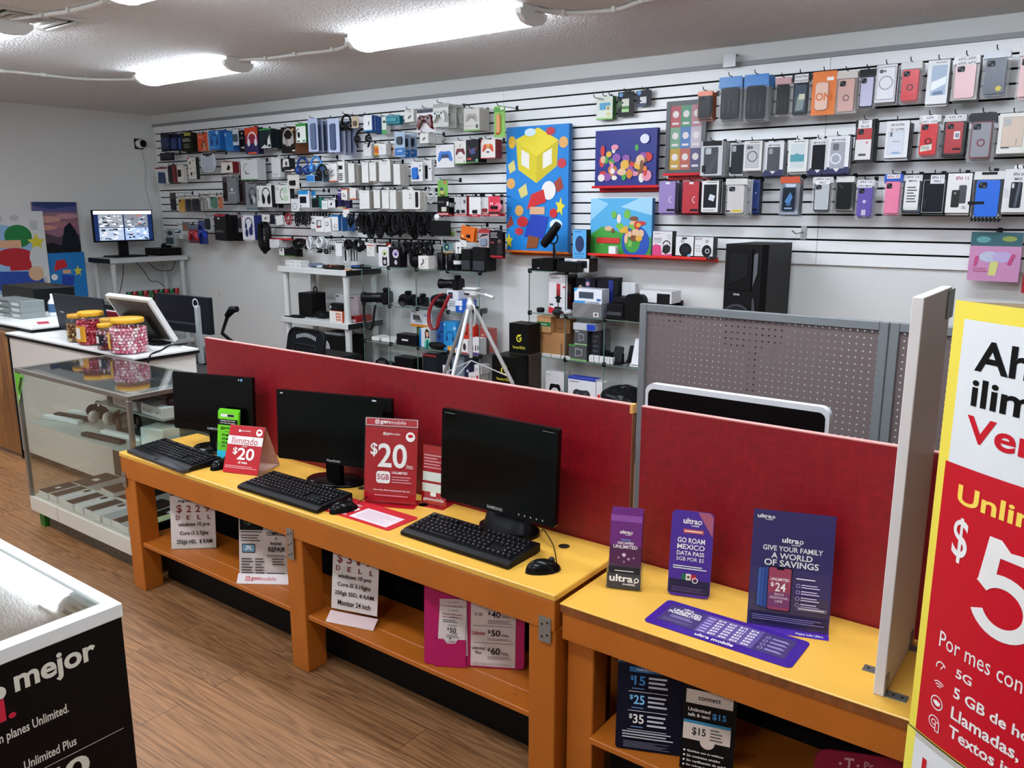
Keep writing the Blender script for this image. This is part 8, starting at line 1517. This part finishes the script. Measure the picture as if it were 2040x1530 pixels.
I('card',-5.568,-5.533,1.179,1.297,5.129,'narrow grey strap card, third right of the white strap card',c='#a8aaab',art=[('r',.3,.05,.7,.95,'#2a2a2c')])
I('coil',-5.577,-5.433,1.266,1.371,5.109,'black coiled cable right of the strap cards',c='#141416',loops=9,r=.006)
I('card',-5.362,-5.265,1.239,1.350,5.069,'white card with three dark cable pictures',c='#d9d6d2',art=[('r',.1,.78,.9,.86,'#c0442c'),('p',[(.15,.62),(.5,.66),(.8,.62),(.5,.7)],'#3a3a3c'),('p',[(.15,.48),(.5,.52),(.8,.48),(.5,.56)],'#3a3a3c'),('ln',.1,.1,.5,.4,2,'#b9b3ae')])
I('card',-5.261,-5.147,1.268,1.349,5.089,'dark carton-like card with a white top in the lowest row',c='#141213',art=[('r',0,.85,1,1,'#b9a8a6')])
I('card',-5.167,-5.091,1.258,1.354,5.109,'dark red card with a white picture in the lowest row',n=2,gap=.02,c='#8c2a26',art=[('e',.6,.65,.3,.25,'#d0ccc8')])
I('coil',-5.103,-5.010,1.237,1.364,5.109,'black cable, first from the left in the lowest cable row above the lenses',c='#3a3a3a',loops=6,r=.0055)
I('coil',-5.016,-4.924,1.254,1.362,5.089,'black cable, second from the left in the lowest cable row above the lenses',c='#3a3a3a',loops=6,r=.0055)
I('coil',-4.970,-4.878,1.267,1.367,5.109,'black cable, third from the left in the lowest cable row above the lenses',c='#111113',loops=6,r=.0055)
I('coil',-4.886,-4.796,1.245,1.365,5.089,'black cable, fourth from the left in the lowest cable row above the lenses',c='#111113',loops=6,r=.0055)
I('coil',-4.840,-4.751,1.259,1.370,5.109,'black cable, fifth from the left in the lowest cable row above the lenses',c='#111113',loops=6,r=.0055)
I('coil',-4.757,-4.669,1.275,1.369,5.089,'black cable, sixth from the left in the lowest cable row above the lenses',c='#111113',loops=6,r=.0055)
I('coil',-4.713,-4.626,1.251,1.373,5.109,'black cable, seventh from the left in the lowest cable row above the lenses',c='#111113',loops=6,r=.0055)
I('card',-4.539,-4.416,1.263,1.370,5.109,'teal and tan card with a round dark emblem above the lenses',c='#6b8f98',art=[('e',.48,.7,.25,.25,'#1a3030'),('p',[(0,0),(1,0),(1,.45),(.4,.35),(0,.5)],'#b99668'),('e',.5,.7,.12,.12,'#8ac0a0')])
I('box',-4.371,-4.309,1.260,1.385,5.089,'white carton with black earphone picture above the lenses',c='#dedddb',d=.03,art=[('e',.5,.62,.16,.1,'#1a1a1c'),('r',.46,.2,.54,.6,'#2a2a2c')])
I('card',-4.305,-4.239,1.347,1.408,5.069,'small white hanging card with a grey arc above the earphone carton',c='#dcdbd9',art=[('arc',.5,.6,.3,.06,190,320,'#7a7c80')])
I('box',-3.174,-3.043,2.250,2.404,5.229,'white and green carton with a small camera picture, first of three beside the framed poster',c='#d9dfd2',d=.045,art=[('r',.0,0,1,.08,'#9dcc7a'),('r',.2,.42,.85,.72,'#4f9ac0'),('e',.72,.48,.14,.14,'#d3cf9a'),('e',.72,.48,.05,.05,'#3a3020'),('ln',.1,.82,.4,.9,1,'#9aa098'),('e',.75,.22,.15,.1,'#d6cf96')],side='#2f6a30')
I('card',-3.020,-2.895,2.263,2.426,5.259,'black and green ink card with a white label, second of the three',c='#10110f',art=[('e',.18,.88,.13,.13,'#5a93c8'),('r',.25,.42,.7,.72,'#ccd2c2'),('r',.25,.18,.7,.3,'#a9cf94'),('r',.25,.3,.7,.42,'#3f7a34'),('p',[(0,.3),(.25,.5),(.2,.65),(0,.6)],'#3f6a30'),('e',.3,.56,.05,.05,'#1a1a1a')])
I('card',-2.877,-2.765,2.321,2.424,5.259,'navy ink card with a white label, third of the three',c='#10141f',art=[('e',.18,.85,.15,.15,'#5a93c8'),('r',.25,.2,.68,.6,'#d2d6d6'),('r',.0,.0,.7,.2,'#1f3358'),('e',.3,.35,.06,.06,'#1a1a1a')])
I('pouch',-2.357,-2.256,2.195,2.363,5.109,'orange headed pack with a black phone case, left end of the right top row',n=4,gap=.018,hc='#d0642c',cc='#0a0a0b',bag='#c9632f')
I('pouch',-2.210,-2.059,2.175,2.431,5.089,'left one of two blue headed pouches with black tablet cases',n=7,gap=.014,hc='#1d74bd',cc='#15181e',big=1)
I('pouch',-2.049,-1.895,2.166,2.431,5.089,'right one of two blue headed pouches with black tablet cases',n=9,gap=.014,hc='#1d74bd',cc='#12141a',big=1)
I('pouch',-1.862,-1.768,2.185,2.401,5.109,'pinkish headed pouch with a black phone case',n=2,gap=.014,hc='#b98a8f',cc='#101113')
I('pouch',-1.765,-1.651,2.178,2.412,5.109,'black phone case with a picture and a paper label about N10',n=2,gap=.014,hc='#141518',cc='#17191d',t=['Good Plus','N10 & N10'],pic='#7a8a86')
I('card',-1.645,-1.509,2.174,2.415,5.109,'bright orange pack with large ON lettering',c='#d8701f',bub=(.15,.1,.72,.76,'#d9b3a0'),art=[('r',.6,.78,.88,.86,'#e6e1da')],btxt=('ON','#cf6a2c'))
I('pouch',-1.508,-1.393,2.176,2.403,5.109,'rose gold phone case with a ring holder in a pale pouch',n=2,gap=.014,hc='#c3bdb6',cc='#c39a90',ring='#6b5a58',bag='#cfcac2')
I('pouch',-1.387,-1.291,2.193,2.404,5.109,'clear phone case with a lavender print in a pouch',n=2,gap=.014,hc='#1a1a1d',cc='#b7b6cf',rim='#1d1e22')
I('box',-1.291,-1.185,2.218,2.416,5.089,'white phone case carton with a pale ring picture',n=4,gap=.022,c='#d2d3d6',d=.02,art=[('rr',.06,.07,.94,.94,.05,'#5a5c62'),('rr',.08,.085,.92,.925,.05,'#d9dade'),('ring',.5,.52,.32,.05,'#8d8f98'),('e',.25,.83,.1,.1,'#4a4c52'),('e',.42,.83,.06,.06,'#5a5c62')],side='#9a9c9e')
I('pouch',-1.167,-1.058,2.211,2.417,5.089,'bright red phone case with a ring in a clear pouch, right top row',n=5,gap=.016,hc='#bfc0bd',cc='#c41620',ring='#3a1a1c')
I('box',-1.031,-.925,2.191,2.415,5.089,'white phone case carton with a pale blue window',n=3,gap=.022,c='#d9dbdb',d=.02,art=[('rr',.2,.2,.9,.88,.03,'#9fb0c4'),('p',[(.22,.3),(.88,.45),(.88,.62),(.22,.5)],'#e6ebf0'),('p',[(.3,.2),(.8,.22),(.75,.3),(.35,.28)],'#5f7390'),('ln',.35,.92,.85,.96,1,'#7a7c80')],side='#b3b7ba')
I('pouch',-.909,-.784,2.203,2.420,5.089,'pink phone case with a paper label reading a51, a52',n=4,gap=.018,hc='#cfd0cd',cc='#d3a9ab',t=['a51, a52','a53, a71'],bag='#d9d9d6')
I('pouch',-.772,-.648,2.214,2.435,5.089,'navy phone case in a crinkled clear pouch, right top row',n=4,gap=.016,hc='#b9bec4',cc='#15273f',dot='#c9b93a')
I('pouch',-.613,-.515,2.188,2.438,5.089,'pink phone case cut off by the right edge of the photo, top row',n=3,gap=.018,hc='#c3bfbe',cc='#cfa3a2')
I('box',-2.320,-2.173,1.847,2.060,5.109,'silver carton with a dark slanted-stripe phone case and black top, middle row',n=6,gap=.02,c='#b9bdc0',d=.018,art=[('r',.08,.86,.95,1,'#141416'),('rr',.15,.05,.8,.82,.06,'#2a3038'),('p',[(.2,.1),(.5,.1),(.78,.5),(.78,.7)],'#343c46'),('rr',.22,.62,.48,.8,.05,'#a5aaae'),('r',.08,.1,.26,.3,'#0e0e10')],side='#a5a8aa')
I('box',-2.133,-2.041,1.844,2.041,5.129,'silver carton with a dark phone case and ring, second in the middle row',c='#aeb2b5',d=.018,art=[('rr',.1,.05,.95,.95,.06,'#22272e'),('ring',.55,.48,.28,.03,'#15181c'),('rr',.15,.74,.42,.92,.05,'#9a9ea0'),('r',.0,.1,.22,.28,'#0e0e10')])
I('box',-2.027,-1.913,1.870,2.047,5.089,'white carton with a clear phone case and dark ring, middle row',n=4,gap=.022,c='#d6d6d3',d=.02,art=[('rr',.1,.1,.85,.88,.02,'#8f9194'),('rr',.12,.115,.83,.865,.02,'#b3b5b8'),('ring',.48,.48,.26,.04,'#2b2c30'),('e',.26,.78,.1,.1,'#55575c'),('e',.42,.78,.08,.08,'#55575c'),('ln',.3,.92,.85,.97,1,'#4a4a4c')],side='#8f9091')
I('box',-1.911,-1.786,1.838,2.038,5.109,'white and navy carton with a dark grey phone case, first of the three alike',n=3,gap=.022,c='#d9dadb',d=.02,art=[('r',0,0,1,.18,'#1a2350'),('p',[(0,.18),(.3,.18),(.5,.05),(.7,.18),(1,.18),(1,.22),(0,.22)],'#d9dadb'),('rr',.2,.14,.82,.84,.04,'#3c4148'),('t','MYTKASE',.25,.87,.8,.92,'#3a3c44'),('p',[(0,.1),(.1,.14),(.1,.9),(0,.96)],'#c3c6c9'),('rr',.26,.64,.46,.8,.05,'#8d9194')],side='#8a8d92')
I('box',-1.753,-1.638,1.857,2.040,5.089,'white carton with a teal band behind a clear window, middle row',n=2,gap=.022,c='#d8d9d6',d=.02,art=[('rr',.12,.12,.84,.88,.02,'#c3ccce'),('r',.12,.32,.84,.54,'#4a93a0'),('e',.46,.54,.12,.06,'#4a93a0'),('ln',.3,.92,.85,.97,1,'#6a6a6c')],side='#aeb0b0')
I('box',-1.641,-1.521,1.839,2.041,5.109,'white and navy carton with a black phone case, second of the three alike',n=2,gap=.022,c='#d9dadb',d=.02,art=[('r',0,0,1,.18,'#1a2350'),('p',[(0,.18),(.3,.18),(.5,.05),(.7,.18),(1,.18),(1,.22),(0,.22)],'#d9dadb'),('rr',.2,.14,.82,.84,.04,'#0e1018'),('t','MYTKASE',.25,.87,.8,.92,'#3a3c44'),('p',[(0,.1),(.1,.14),(.1,.9),(0,.96)],'#c3c6c9')],side='#8a8d92')
I('box',-1.529,-1.396,1.840,2.050,5.069,'white and navy carton with a pale ring case, third of the three alike',n=3,gap=.022,c='#d9dadb',d=.02,art=[('r',0,0,1,.18,'#1a2350'),('p',[(0,.18),(.3,.18),(.5,.05),(.7,.18),(1,.18),(1,.22),(0,.22)],'#d9dadb'),('rr',.2,.14,.82,.84,.04,'#9a9ea6'),('t','MYTKASE',.25,.87,.8,.92,'#3a3c44'),('p',[(0,.1),(.1,.14),(.1,.9),(0,.96)],'#c3c6c9'),('ring',.45,.4,.2,.06,'#d9dadd'),('rr',.3,.62,.55,.8,.05,'#5a5e66')],side='#6f7278')
I('pouch',-1.378,-1.274,1.909,2.131,5.089,'red phone case behind a white card, labelled PLUS',n=5,gap=.018,hc='#141214',cc='#b02a2c',t=['S21','PLUS'],half='#d5d2d0',bag='#15141a')
I('box',-1.215,-1.094,1.918,2.117,5.089,'white phone case carton labelled S20 ULTRA and S21 ULTRA',n=5,gap=.02,c='#d6d7d9',d=.018,art=[('rr',.12,.1,.8,.72,.02,'#b3b8bf'),('rr',.14,.115,.78,.705,.02,'#c9ced6'),('t','S20 ULTRA',.2,.86,.78,.92,'#3c3c48'),('t','S21 ULTRA',.2,.74,.78,.8,'#3c3c48'),('r',.2,.58,.3,.7,'#5f646c'),('ln',.3,.42,.65,.47,1,'#8f949c'),('e',.5,.14,.2,.05,'#8fa9c9')],side='#1a1a1c')
I('pouch',-1.049,-.940,1.921,2.136,5.089,'red ring phone case with a barcode and a label reading s21, s22',n=4,gap=.018,hc='#c9c9c6',cc='#c2141c',t=['s20','s21, s22'],ring='#2a1214',bar=1)
I('pouch',-.925,-.817,1.925,2.131,5.089,'plain red folding phone case labelled S20 FE',n=5,gap=.018,hc='#bfbfbd',cc='#a31522',t=['S20 FE'],stk=1,bag='#1a1a1e')
I('pouch',-.805,-.679,1.894,2.132,5.089,'clear grey phone case with a dark red ring in a crinkled pouch',n=4,gap=.016,hc='#17171a',cc='#85858c',ring='#6b1a22',rim='#6b1a24')
I('box',-.667,-.540,1.922,2.123,5.089,'white carton with a pale wood-grain phone case, middle row right end',n=4,gap=.022,c='#d9d7d0',d=.02,art=[('rr',.14,.16,.9,.9,.03,'#6a6660'),('rr',.15,.17,.89,.89,.03,'#cbb7a6'),('rr',.18,.68,.44,.86,.04,'#a9a9a6'),('r',.15,.13,.45,.16,'#3a3a3a'),('r',.65,.2,.7,.36,'#a39a92')],side='#b3b0a8')
I('box',-2.605,-2.486,1.614,1.820,5.109,'lavender folding phone case, left end of the lowest right row',n=6,gap=.018,c='#8d78b0',d=.014,art=[('r',.02,.02,.98,.98,'#8d78b0'),('arc',.78,.42,.16,.04,90,270,'#d8c9d0'),('r',.5,.06,.98,.13,'#141416'),('r',.4,.9,.65,.97,'#d8d6d6')],side='#3a3740')
I('box',-2.436,-2.320,1.614,1.817,5.109,'bright red folding phone case, second in the lowest right row',n=5,gap=.018,c='#b0202e',d=.014,art=[('r',.02,.02,.98,.98,'#b0202e'),('arc',.78,.42,.16,.04,90,270,'#d8c9d0'),('r',.5,.06,.98,.13,'#141416'),('r',.4,.9,.65,.97,'#d8d6d6')],side='#3a3740')
I('box',-2.293,-2.178,1.621,1.816,5.089,'white framed carton with a black phone case and a white sticker',n=6,gap=.02,c='#d9d9d6',d=.016,art=[('rr',.12,.14,.88,.88,.02,'#14161a'),('p',[(.4,.4),(.72,.34),(.8,.52),(.5,.58)],'#c9d0d8'),('ln',.3,.92,.9,.97,1,'#6a6a6c'),('ln',.1,.03,.8,.1,1,'#8f8f8c')],side='#2a2b2e')
I('pouch',-2.133,-1.991,1.607,1.826,5.089,'clear phone case in a crinkled pouch with a yellow strip',n=5,gap=.016,hc='#c9c9c6',cc='#c3bfbd',strip='#c9b42a')
I('box',-2.015,-1.949,1.616,1.821,5.189,'narrow blue carton with dark spots at the end of the clear pouches',n=3,gap=.02,c='#1f3a78',d=.02,art=[('r',.0,0,.3,1,'#c9ccd0'),('e',.6,.1,.3,.1,'#101218'),('e',.6,.6,.1,.05,'#c9ccd0')],side='#23262c')
I('pouch',-1.781,-1.663,1.609,1.830,5.069,'waterproof phone pouch with a phone picture and orange header',n=4,gap=.02,hc='#c4481c',cc='#17304f',bag='#c9d6e6',wp=1)
I('pouch',-1.595,-1.476,1.624,1.824,5.089,'silver phone case labelled PRO, first of the labelled lowest row',n=3,gap=.018,hc='#c9c6c6',cc='#aeb3b8',t=['IPH 13','PRO'],rim='#1a1a1c')
I('pouch',-1.468,-1.364,1.633,1.826,5.109,'black phone case in a white edged pouch right of the silver one',n=3,gap=.018,hc='#d0d0cd',cc='#0f1113',bag='#c9c9c4')
I('pouch',-1.347,-1.245,1.593,1.804,5.089,'purple phone case labelled PRO MAX',n=5,gap=.018,hc='#c3c0c4',cc='#5a479a',t=['IPH 13','PRO MAX'],dot2='#b9b3cf',stk2=1)
I('pouch',-1.200,-1.102,1.610,1.832,5.089,'pink phone case labelled IPH 12 under a blue shiny header',n=3,gap=.018,hc='#1d4fb8',cc='#e07a9a',t=['IPH 12'],tc='#a01c3a')
I('pouch',-1.104,-1.006,1.628,1.826,5.109,'teal pouch with a white printed sheet, labelled MINI',n=3,gap=.018,hc='#cdd0d2',cc='#d0d0ca',t=['IPH 13','MINI'],bag='#2a6a86',sheet=1)
I('box',-1.003,-.877,1.616,1.827,5.089,'black phone case carton with a white outline, labelled IPH 11 PRO',n=3,gap=.02,c='#0c0d10',d=.018,art=[('rr',.06,.03,.9,.86,.04,'#b9bcc0'),('rr',.075,.04,.885,.85,.04,'#10131a'),('r',.32,.76,.86,.98,'#d9d9dc'),('t','IPH 11',.38,.88,.8,.95,'#3a3a4c'),('t','PRO',.46,.79,.74,.85,'#3a3a4c'),('rr',.1,.16,.22,.38,.03,'#20242c')],side='#08090b')
I('box',-.879,-.761,1.621,1.829,5.089,'white carton with two dark phones and a label reading IPH 11',n=3,gap=.02,c='#dcdcd8',d=.02,art=[('rr',.5,.24,.82,.7,.06,'#3c3e46'),('rr',.22,.14,.56,.58,.06,'#2b2a2b'),('e',.36,.5,.05,.05,'#8a8c90'),('r',.3,.8,.86,.99,'#e8e6e6'),('t','IPH 11',.34,.82,.84,.92,'#8c2a44'),('ln',.68,.1,.85,.18,2,'#6a6a6c')],side='#77797a')
I('pouch',-.754,-.610,1.593,1.835,5.089,'bright blue phone case in a clear pack with striped foot and black hanger',n=3,gap=.02,hc='#d3d4d2',cc='#1563d0',stripe2=1,hang2=1,bag='#c6c8c6')
I('box',-.610,-.502,1.625,1.844,5.069,'white carton with a dark shiny phone labelled MAX, right end of the lowest row',n=2,gap=.02,c='#d9d8d8',d=.025,art=[('rr',.3,.1,.78,.7,.08,'#22252c'),('p',[(.5,.12),(.6,.12),(.72,.68),(.6,.69)],'#4a5160'),('rr',.34,.56,.44,.67,.03,'#c9ccd0'),('t','IPH XS',.36,.84,.86,.91,'#3a3a48'),('t','MAX',.42,.74,.74,.8,'#3a3a48'),('ln',.05,.35,.25,.55,4,'#b9b9bc')],side='#b9b9ba')
I('card',-.491,-.431,1.198,1.296,5.249,'red card edge cut off by the right edge, beside the pink bag',c='#b0202c',hook=0)
# empty hooks and fittings
for i, (x, z) in enumerate(((-3.12, 2.385), (-3.0, 2.39), (-2.88, 2.40))): hook(x, z, 5.13, ('left', 'middle', 'right')[i]+' empty wire peg hook above the three ink packs', .03)
t = thing('bracket', 'bare grey metal bracket on the top edge of the slat wall', 'bracket', (-2.22, 5.28, 2.52)); MB().box(-2.262, -2.178, 5.255, D-.0065, 2.585, 2.592, STEEL, .001).build('plate', t); MB().box(-2.262, -2.178, 5.25, 5.2545, 2.515, 2.592, STEEL, .001).build('flap', t)
t = thing('bracket', 'bare grey hook bracket low on the slat wall above the loudspeaker', 'bracket', (-1.7, 5.28, 1.47)); MB().box(-1.715, -1.68, D-.006, D-.0003, 1.455, 1.535, STEEL, .001).build('plate', t); mb = MB(); mb.tube([(-1.70, D-.006, 1.50), (-1.72, 5.23, 1.49), (-1.735, 5.20, 1.51)], .004, STEEL, 6); mb.build('hook', t)
# ledges
def ledge(label, x0, x1, z, c, d=.11):
    t = thing('display_ledge', label, 'ledge', ((x0+x1)/2, D, z)); m = mat(c, .15, alpha=.92)
    MB().box(x0, x1, D-d, D-.004, z-.004, z, m).build('shelf', t); MB().box(x0, x1, D-d-.003, D-d-.0002, z-.004, z+.012, m).build('lip', t); MB().box(x0, x1, D-.0038, D-.0005, z-.03, z+.0, m).build('back_plate', t)
ledge('red clear ledge under the navy picture', -3.18, -2.66, 1.787, '#d8202c')
ledge('red and orange clear ledge under the light blue picture and speaker cartons', -3.21, -2.25, 1.322, '#e0322c', .2)
ledge('red clear ledge under the framed poster', -2.64, -2.33, 1.862, '#d8202c', .08)
ledge('orange clear ledge under the tall blue picture', -3.98, -3.37, 1.318, '#d8702c')
ledge('small red ledge under the white headphone carton on the left of the slat wall', -6.72, -6.42, 1.352, '#c8202c', .2)
# pictures (plain colour designs of the same size)
F3 = lambda x, z, y: frame((x, y, z))
canvas('tall bright blue picture with a big yellow box shape', F3(-3.955, 1.325, 5.215), .565, .915, .045, '#1280cf', [('p', [(.16, .9), (.52, .985), (.84, .88), (.5, .76)], '#e6d42c'), ('p', [(.16, .9), (.5, .76), (.5, .55), (.2, .66)], '#d8c81e'), ('p', [(.5, .76), (.84, .88), (.82, .68), (.5, .55)], '#c9b817'), ('p', [(.25, .7), (.38, .66), (.38, .78), (.25, .82)], '#e8e6dc'), ('p', [(.6, .66), (.74, .7), (.74, .82), (.6, .78)], '#e8e6dc'),
  ('p', [(.03, .7), (.13, .74), (.16, .66), (.06, .63)], '#d9cf7a'), ('p', [(.2, .5), (.33, .55), (.36, .46), (.25, .43)], '#d9cf7a'), ('p', [(.78, .55), (.88, .6), (.93, .51), (.83, .47)], '#9c3a2a'), ('p', [(0, .2), (.08, .29), (.13, .22), (.02, .18)], '#9c3a2a'), ('e', .92, .86, .07, .07, '#e0a85c'), ('e', .08, .55, .07, .07, '#e0a85c'), ('e', .22, .33, .07, .07, '#e0a85c'), ('e', .1, .88, .06, .08, '#e6b82c'), ('p', star(.88, .36, .08, rot=80), '#e6d42c'), ('p', star(.05, .08, .07), '#e6d42c'), ('e', .72, .95, .07, .05, '#c0303c'), ('e', .9, .7, .07, .06, '#c0303c'), ('e', .22, .16, .07, .05, '#c0303c'), ('e', .82, .22, .1, .07, '#cfe8f4'), ('e', .4, .95, .09, .05, '#cfe8f4'), ('e', .7, .49, .11, .12, '#e8e6e0'),
  ('p', [(.35, .34), (.66, .4), (.62, .5), (.42, .46)], '#c8242a'), ('r', .4, .3, .64, .36, '#d9ac88'), ('p', [(.3, .12), (.62, .1), (.7, .28), (.42, .3)], '#1c3fb0'), ('e', .28, .24, .09, .07, '#c8242a'), ('p', [(.34, .02), (.52, .03), (.56, .11), (.38, .13)], '#8a4a24'), ('e', .78, .31, .06, .06, '#c8242a')], '#0f66a8')
rnd = random.Random(4)
def scatter(n, cols, u0, v0, u1, v1, s=.06): return [('e', u0+(u1-u0)*rnd.random(), v0+(v1-v0)*rnd.random(), s*(.6+rnd.random()), s*(.6+rnd.random()), rnd.choice(cols)) for _ in range(n)]
canvas('navy picture with a crowd of small bright dots', F3(-3.167, 1.789, 5.215), .48, .385, .04, '#16217a', scatter(46, ['#c8302c', '#d9a83c', '#3f9a3c', '#d98aa0', '#e0d9cf', '#7a4a2a', '#8a4fa0', '#d9b48f', '#cf7a2c'], .1, .15, .9, .7)+[('e', .82, .82, .09, .08, '#d8dcec')], '#0f1860')
canvas('light blue picture with a green hill and bright dots', F3(-3.195, 1.3235, 5.215), .49, .39, .04, '#4fa8d8', [('p', [(0, 0), (0, .35), (.2, .5), (.5, .4), (.8, .5), (1, .3), (1, 0)], '#3f9a3c'), ('e', .75, .22, .28, .3, '#1f4fb0'), ('e', .7, .24, .16, .2, '#3f9a3c'), ('p', [(.0, .6), (.3, .9), (.1, 1), (0, 1)], '#8fc8e8'), ('p', [(.5, .85), (.8, 1), (1, 1), (1, .7)], '#9ccfe8')]+scatter(24, ['#c8302c', '#e0d9cf', '#d9a83c', '#6fb84a', '#7a4a2a', '#d9b48f'], .2, .2, .85, .75, .055)+[('r', .12, .2, .5, .3, '#c8302c')], '#2f7ab8')
t = thing('framed_poster', 'grey framed poster of nine coloured squares beside the phone cases', 'picture', (-2.5, 5.25, 1.865)); M = F3(-2.64, 1.866, 5.245)
mb = MB(M); W_, H_ = .285, .47
for a in ((0, 0, .03, H_), (W_-.03, 0, W_, H_), (.0305, 0, W_-.0305, .03), (.0305, H_-.03, W_-.0305, H_)): mb.box(a[0], a[2], a[1], a[3], -.02, 0, mat('#4a4d50', .4))
mb.build('frame', t); mb = MB(M); mb.box(.0305, W_-.0305, .0305, H_-.0305, -.018, -.008, '#d8d8d8'); mb.M = M @ Matrix.Translation((.0305, .0305, -.0075)); A = []
for k, c in enumerate(('#b8902c', '#b05a48', '#4f4a72', '#6f9a7a', '#4a72a8', '#b9b0bc', '#a84a50', '#4f8a6a', '#b57a86')): i, j = k % 3, k//3; A += [('r', i/3, j/3, (i+1)/3, (j+1)/3, c), ('e', i/3+.167, j/3+.2, .1, .1, '#d8d2cf'), ('r', i/3+.06, j/3+.04, i/3+.27, j/3+.075, '#d8d2cf')]
mb.art(W_-.061, H_-.061, A); mb.build('print', t)
# goods on the ledge
zl = 1.3223
rbox('speaker_box', 'carton', 'white and pink speaker carton reading mini on the red ledge', -2.65, -2.505, 5.13, 5.19, zl, 1.495, mat('#d8d5d8', .45), [('p', [(0, 0), (1, 0), (1, .14), (.5, .1), (.42, .45), (.15, .5), (0, .42)], '#cf3f78'), ('t', 'mini', .08, .62, .46, .78, '#2a2a2c', 0, '#2a2a2c'), ('ln', .08, .55, .46, .6, 1, '#55555a'), ('p', [(.5, .2), (.7, .12), (.9, .22), (.92, .42), (.75, .5), (.55, .44)], '#2f2c2a'), ('arc', .72, .48, .18, .05, 0, 180, '#2f2c2a'), ('ring', .84, .78, .08, .02, '#8a8a8c'), ('ln', .08, .88, .4, .93, 1, '#6a6a6c')], mat('#151517', .4))
rbox('speaker_box', 'carton', 'white carton with a round black speaker on a loop, middle one on the red ledge', -2.475, -2.345, 5.12, 5.19, zl, 1.465, mat('#dadada', .45), [('r', 0, 0, 1, .12, '#15161a'), ('e', .55, .38, .34, .34, '#15161a'), ('e', .55, .4, .2, .2, '#23252a'), ('ring', .38, .78, .07, .03, '#3a3b3e'), ('rr', .35, .86, .62, .95, .04, '#2a2b2e'), ('e', .75, .12, .08, .08, '#6fb4e0')], mat('#15161a', .4))
rbox('speaker_box', 'carton', 'white carton reading BASS with a round black speaker, right end of the red ledge', -2.34, -2.21, 5.12, 5.19, zl, 1.463, mat('#dadada', .45), [('r', 0, 0, 1, .12, '#15161a'), ('t', 'BASS', .05, .86, .4, .95, '#5a5c60'), ('e', .66, .36, .26, .3, '#1b1c20'), ('ring', .7, .36, .1, .04, '#c9c9cc'), ('ring', .66, .8, .06, .03, '#3a3b3e'), ('ln', .06, .3, .36, .66, 3, '#b9babd')]+[('e', .1+.14*q, .06, .03, .03, '#8f9094') for q in range(6)], mat('#1c2228', .4))
mb = MB(); rbox('small_carton', 'carton', 'small blank white cube standing in front of the light blue picture', -2.99, -2.93, 5.12, 5.16, zl, 1.385, mat('#e0e2e2', .45), None, None, .006)
t = thing('gift_bag', 'pink printed bag with a dark green top hanging at the right', 'bag', (-.63, 5.2, 1.255)); M = F3(-.752, 1.257, 5.205); W_, H_ = .245, .262
mb = MB(M); mb.prism([(0, 0), (W_, 0), (W_, H_), (0, H_)], -.012, 0, mat('#c98fb8', .25)); mb.art(W_, H_, [('r', 0, .72, 1, 1, '#2f5f66'), ('e', .25, .85, .14, .07, '#5a9a9c'), ('e', .75, .87, .14, .06, '#8a9a4a'), ('p', [(.4, .12), (.55, .12), (.6, .5), (.45, .6)], '#d0d07a'), ('e', .4, .5, .2, .12, '#b9bfd4'), ('e', .65, .5, .2, .12, '#b9a8d4'), ('p', [(.1, .3), (.16, .3), (.2, .52), (.12, .5)], '#c0447c'), ('p', [(.75, .35), (.82, .33), (.9, .55), (.82, .56)], '#c0447c'), ('ln', .1, .18, .4, .28, 2, '#c0608c')], .0005); mb.build('bag', t)
hook(-.63, 1.522, 5.2, 'wire peg hook carrying the pink printed bag')
for o in bpy.data.objects:
    if '_o' in o: del o['_o']
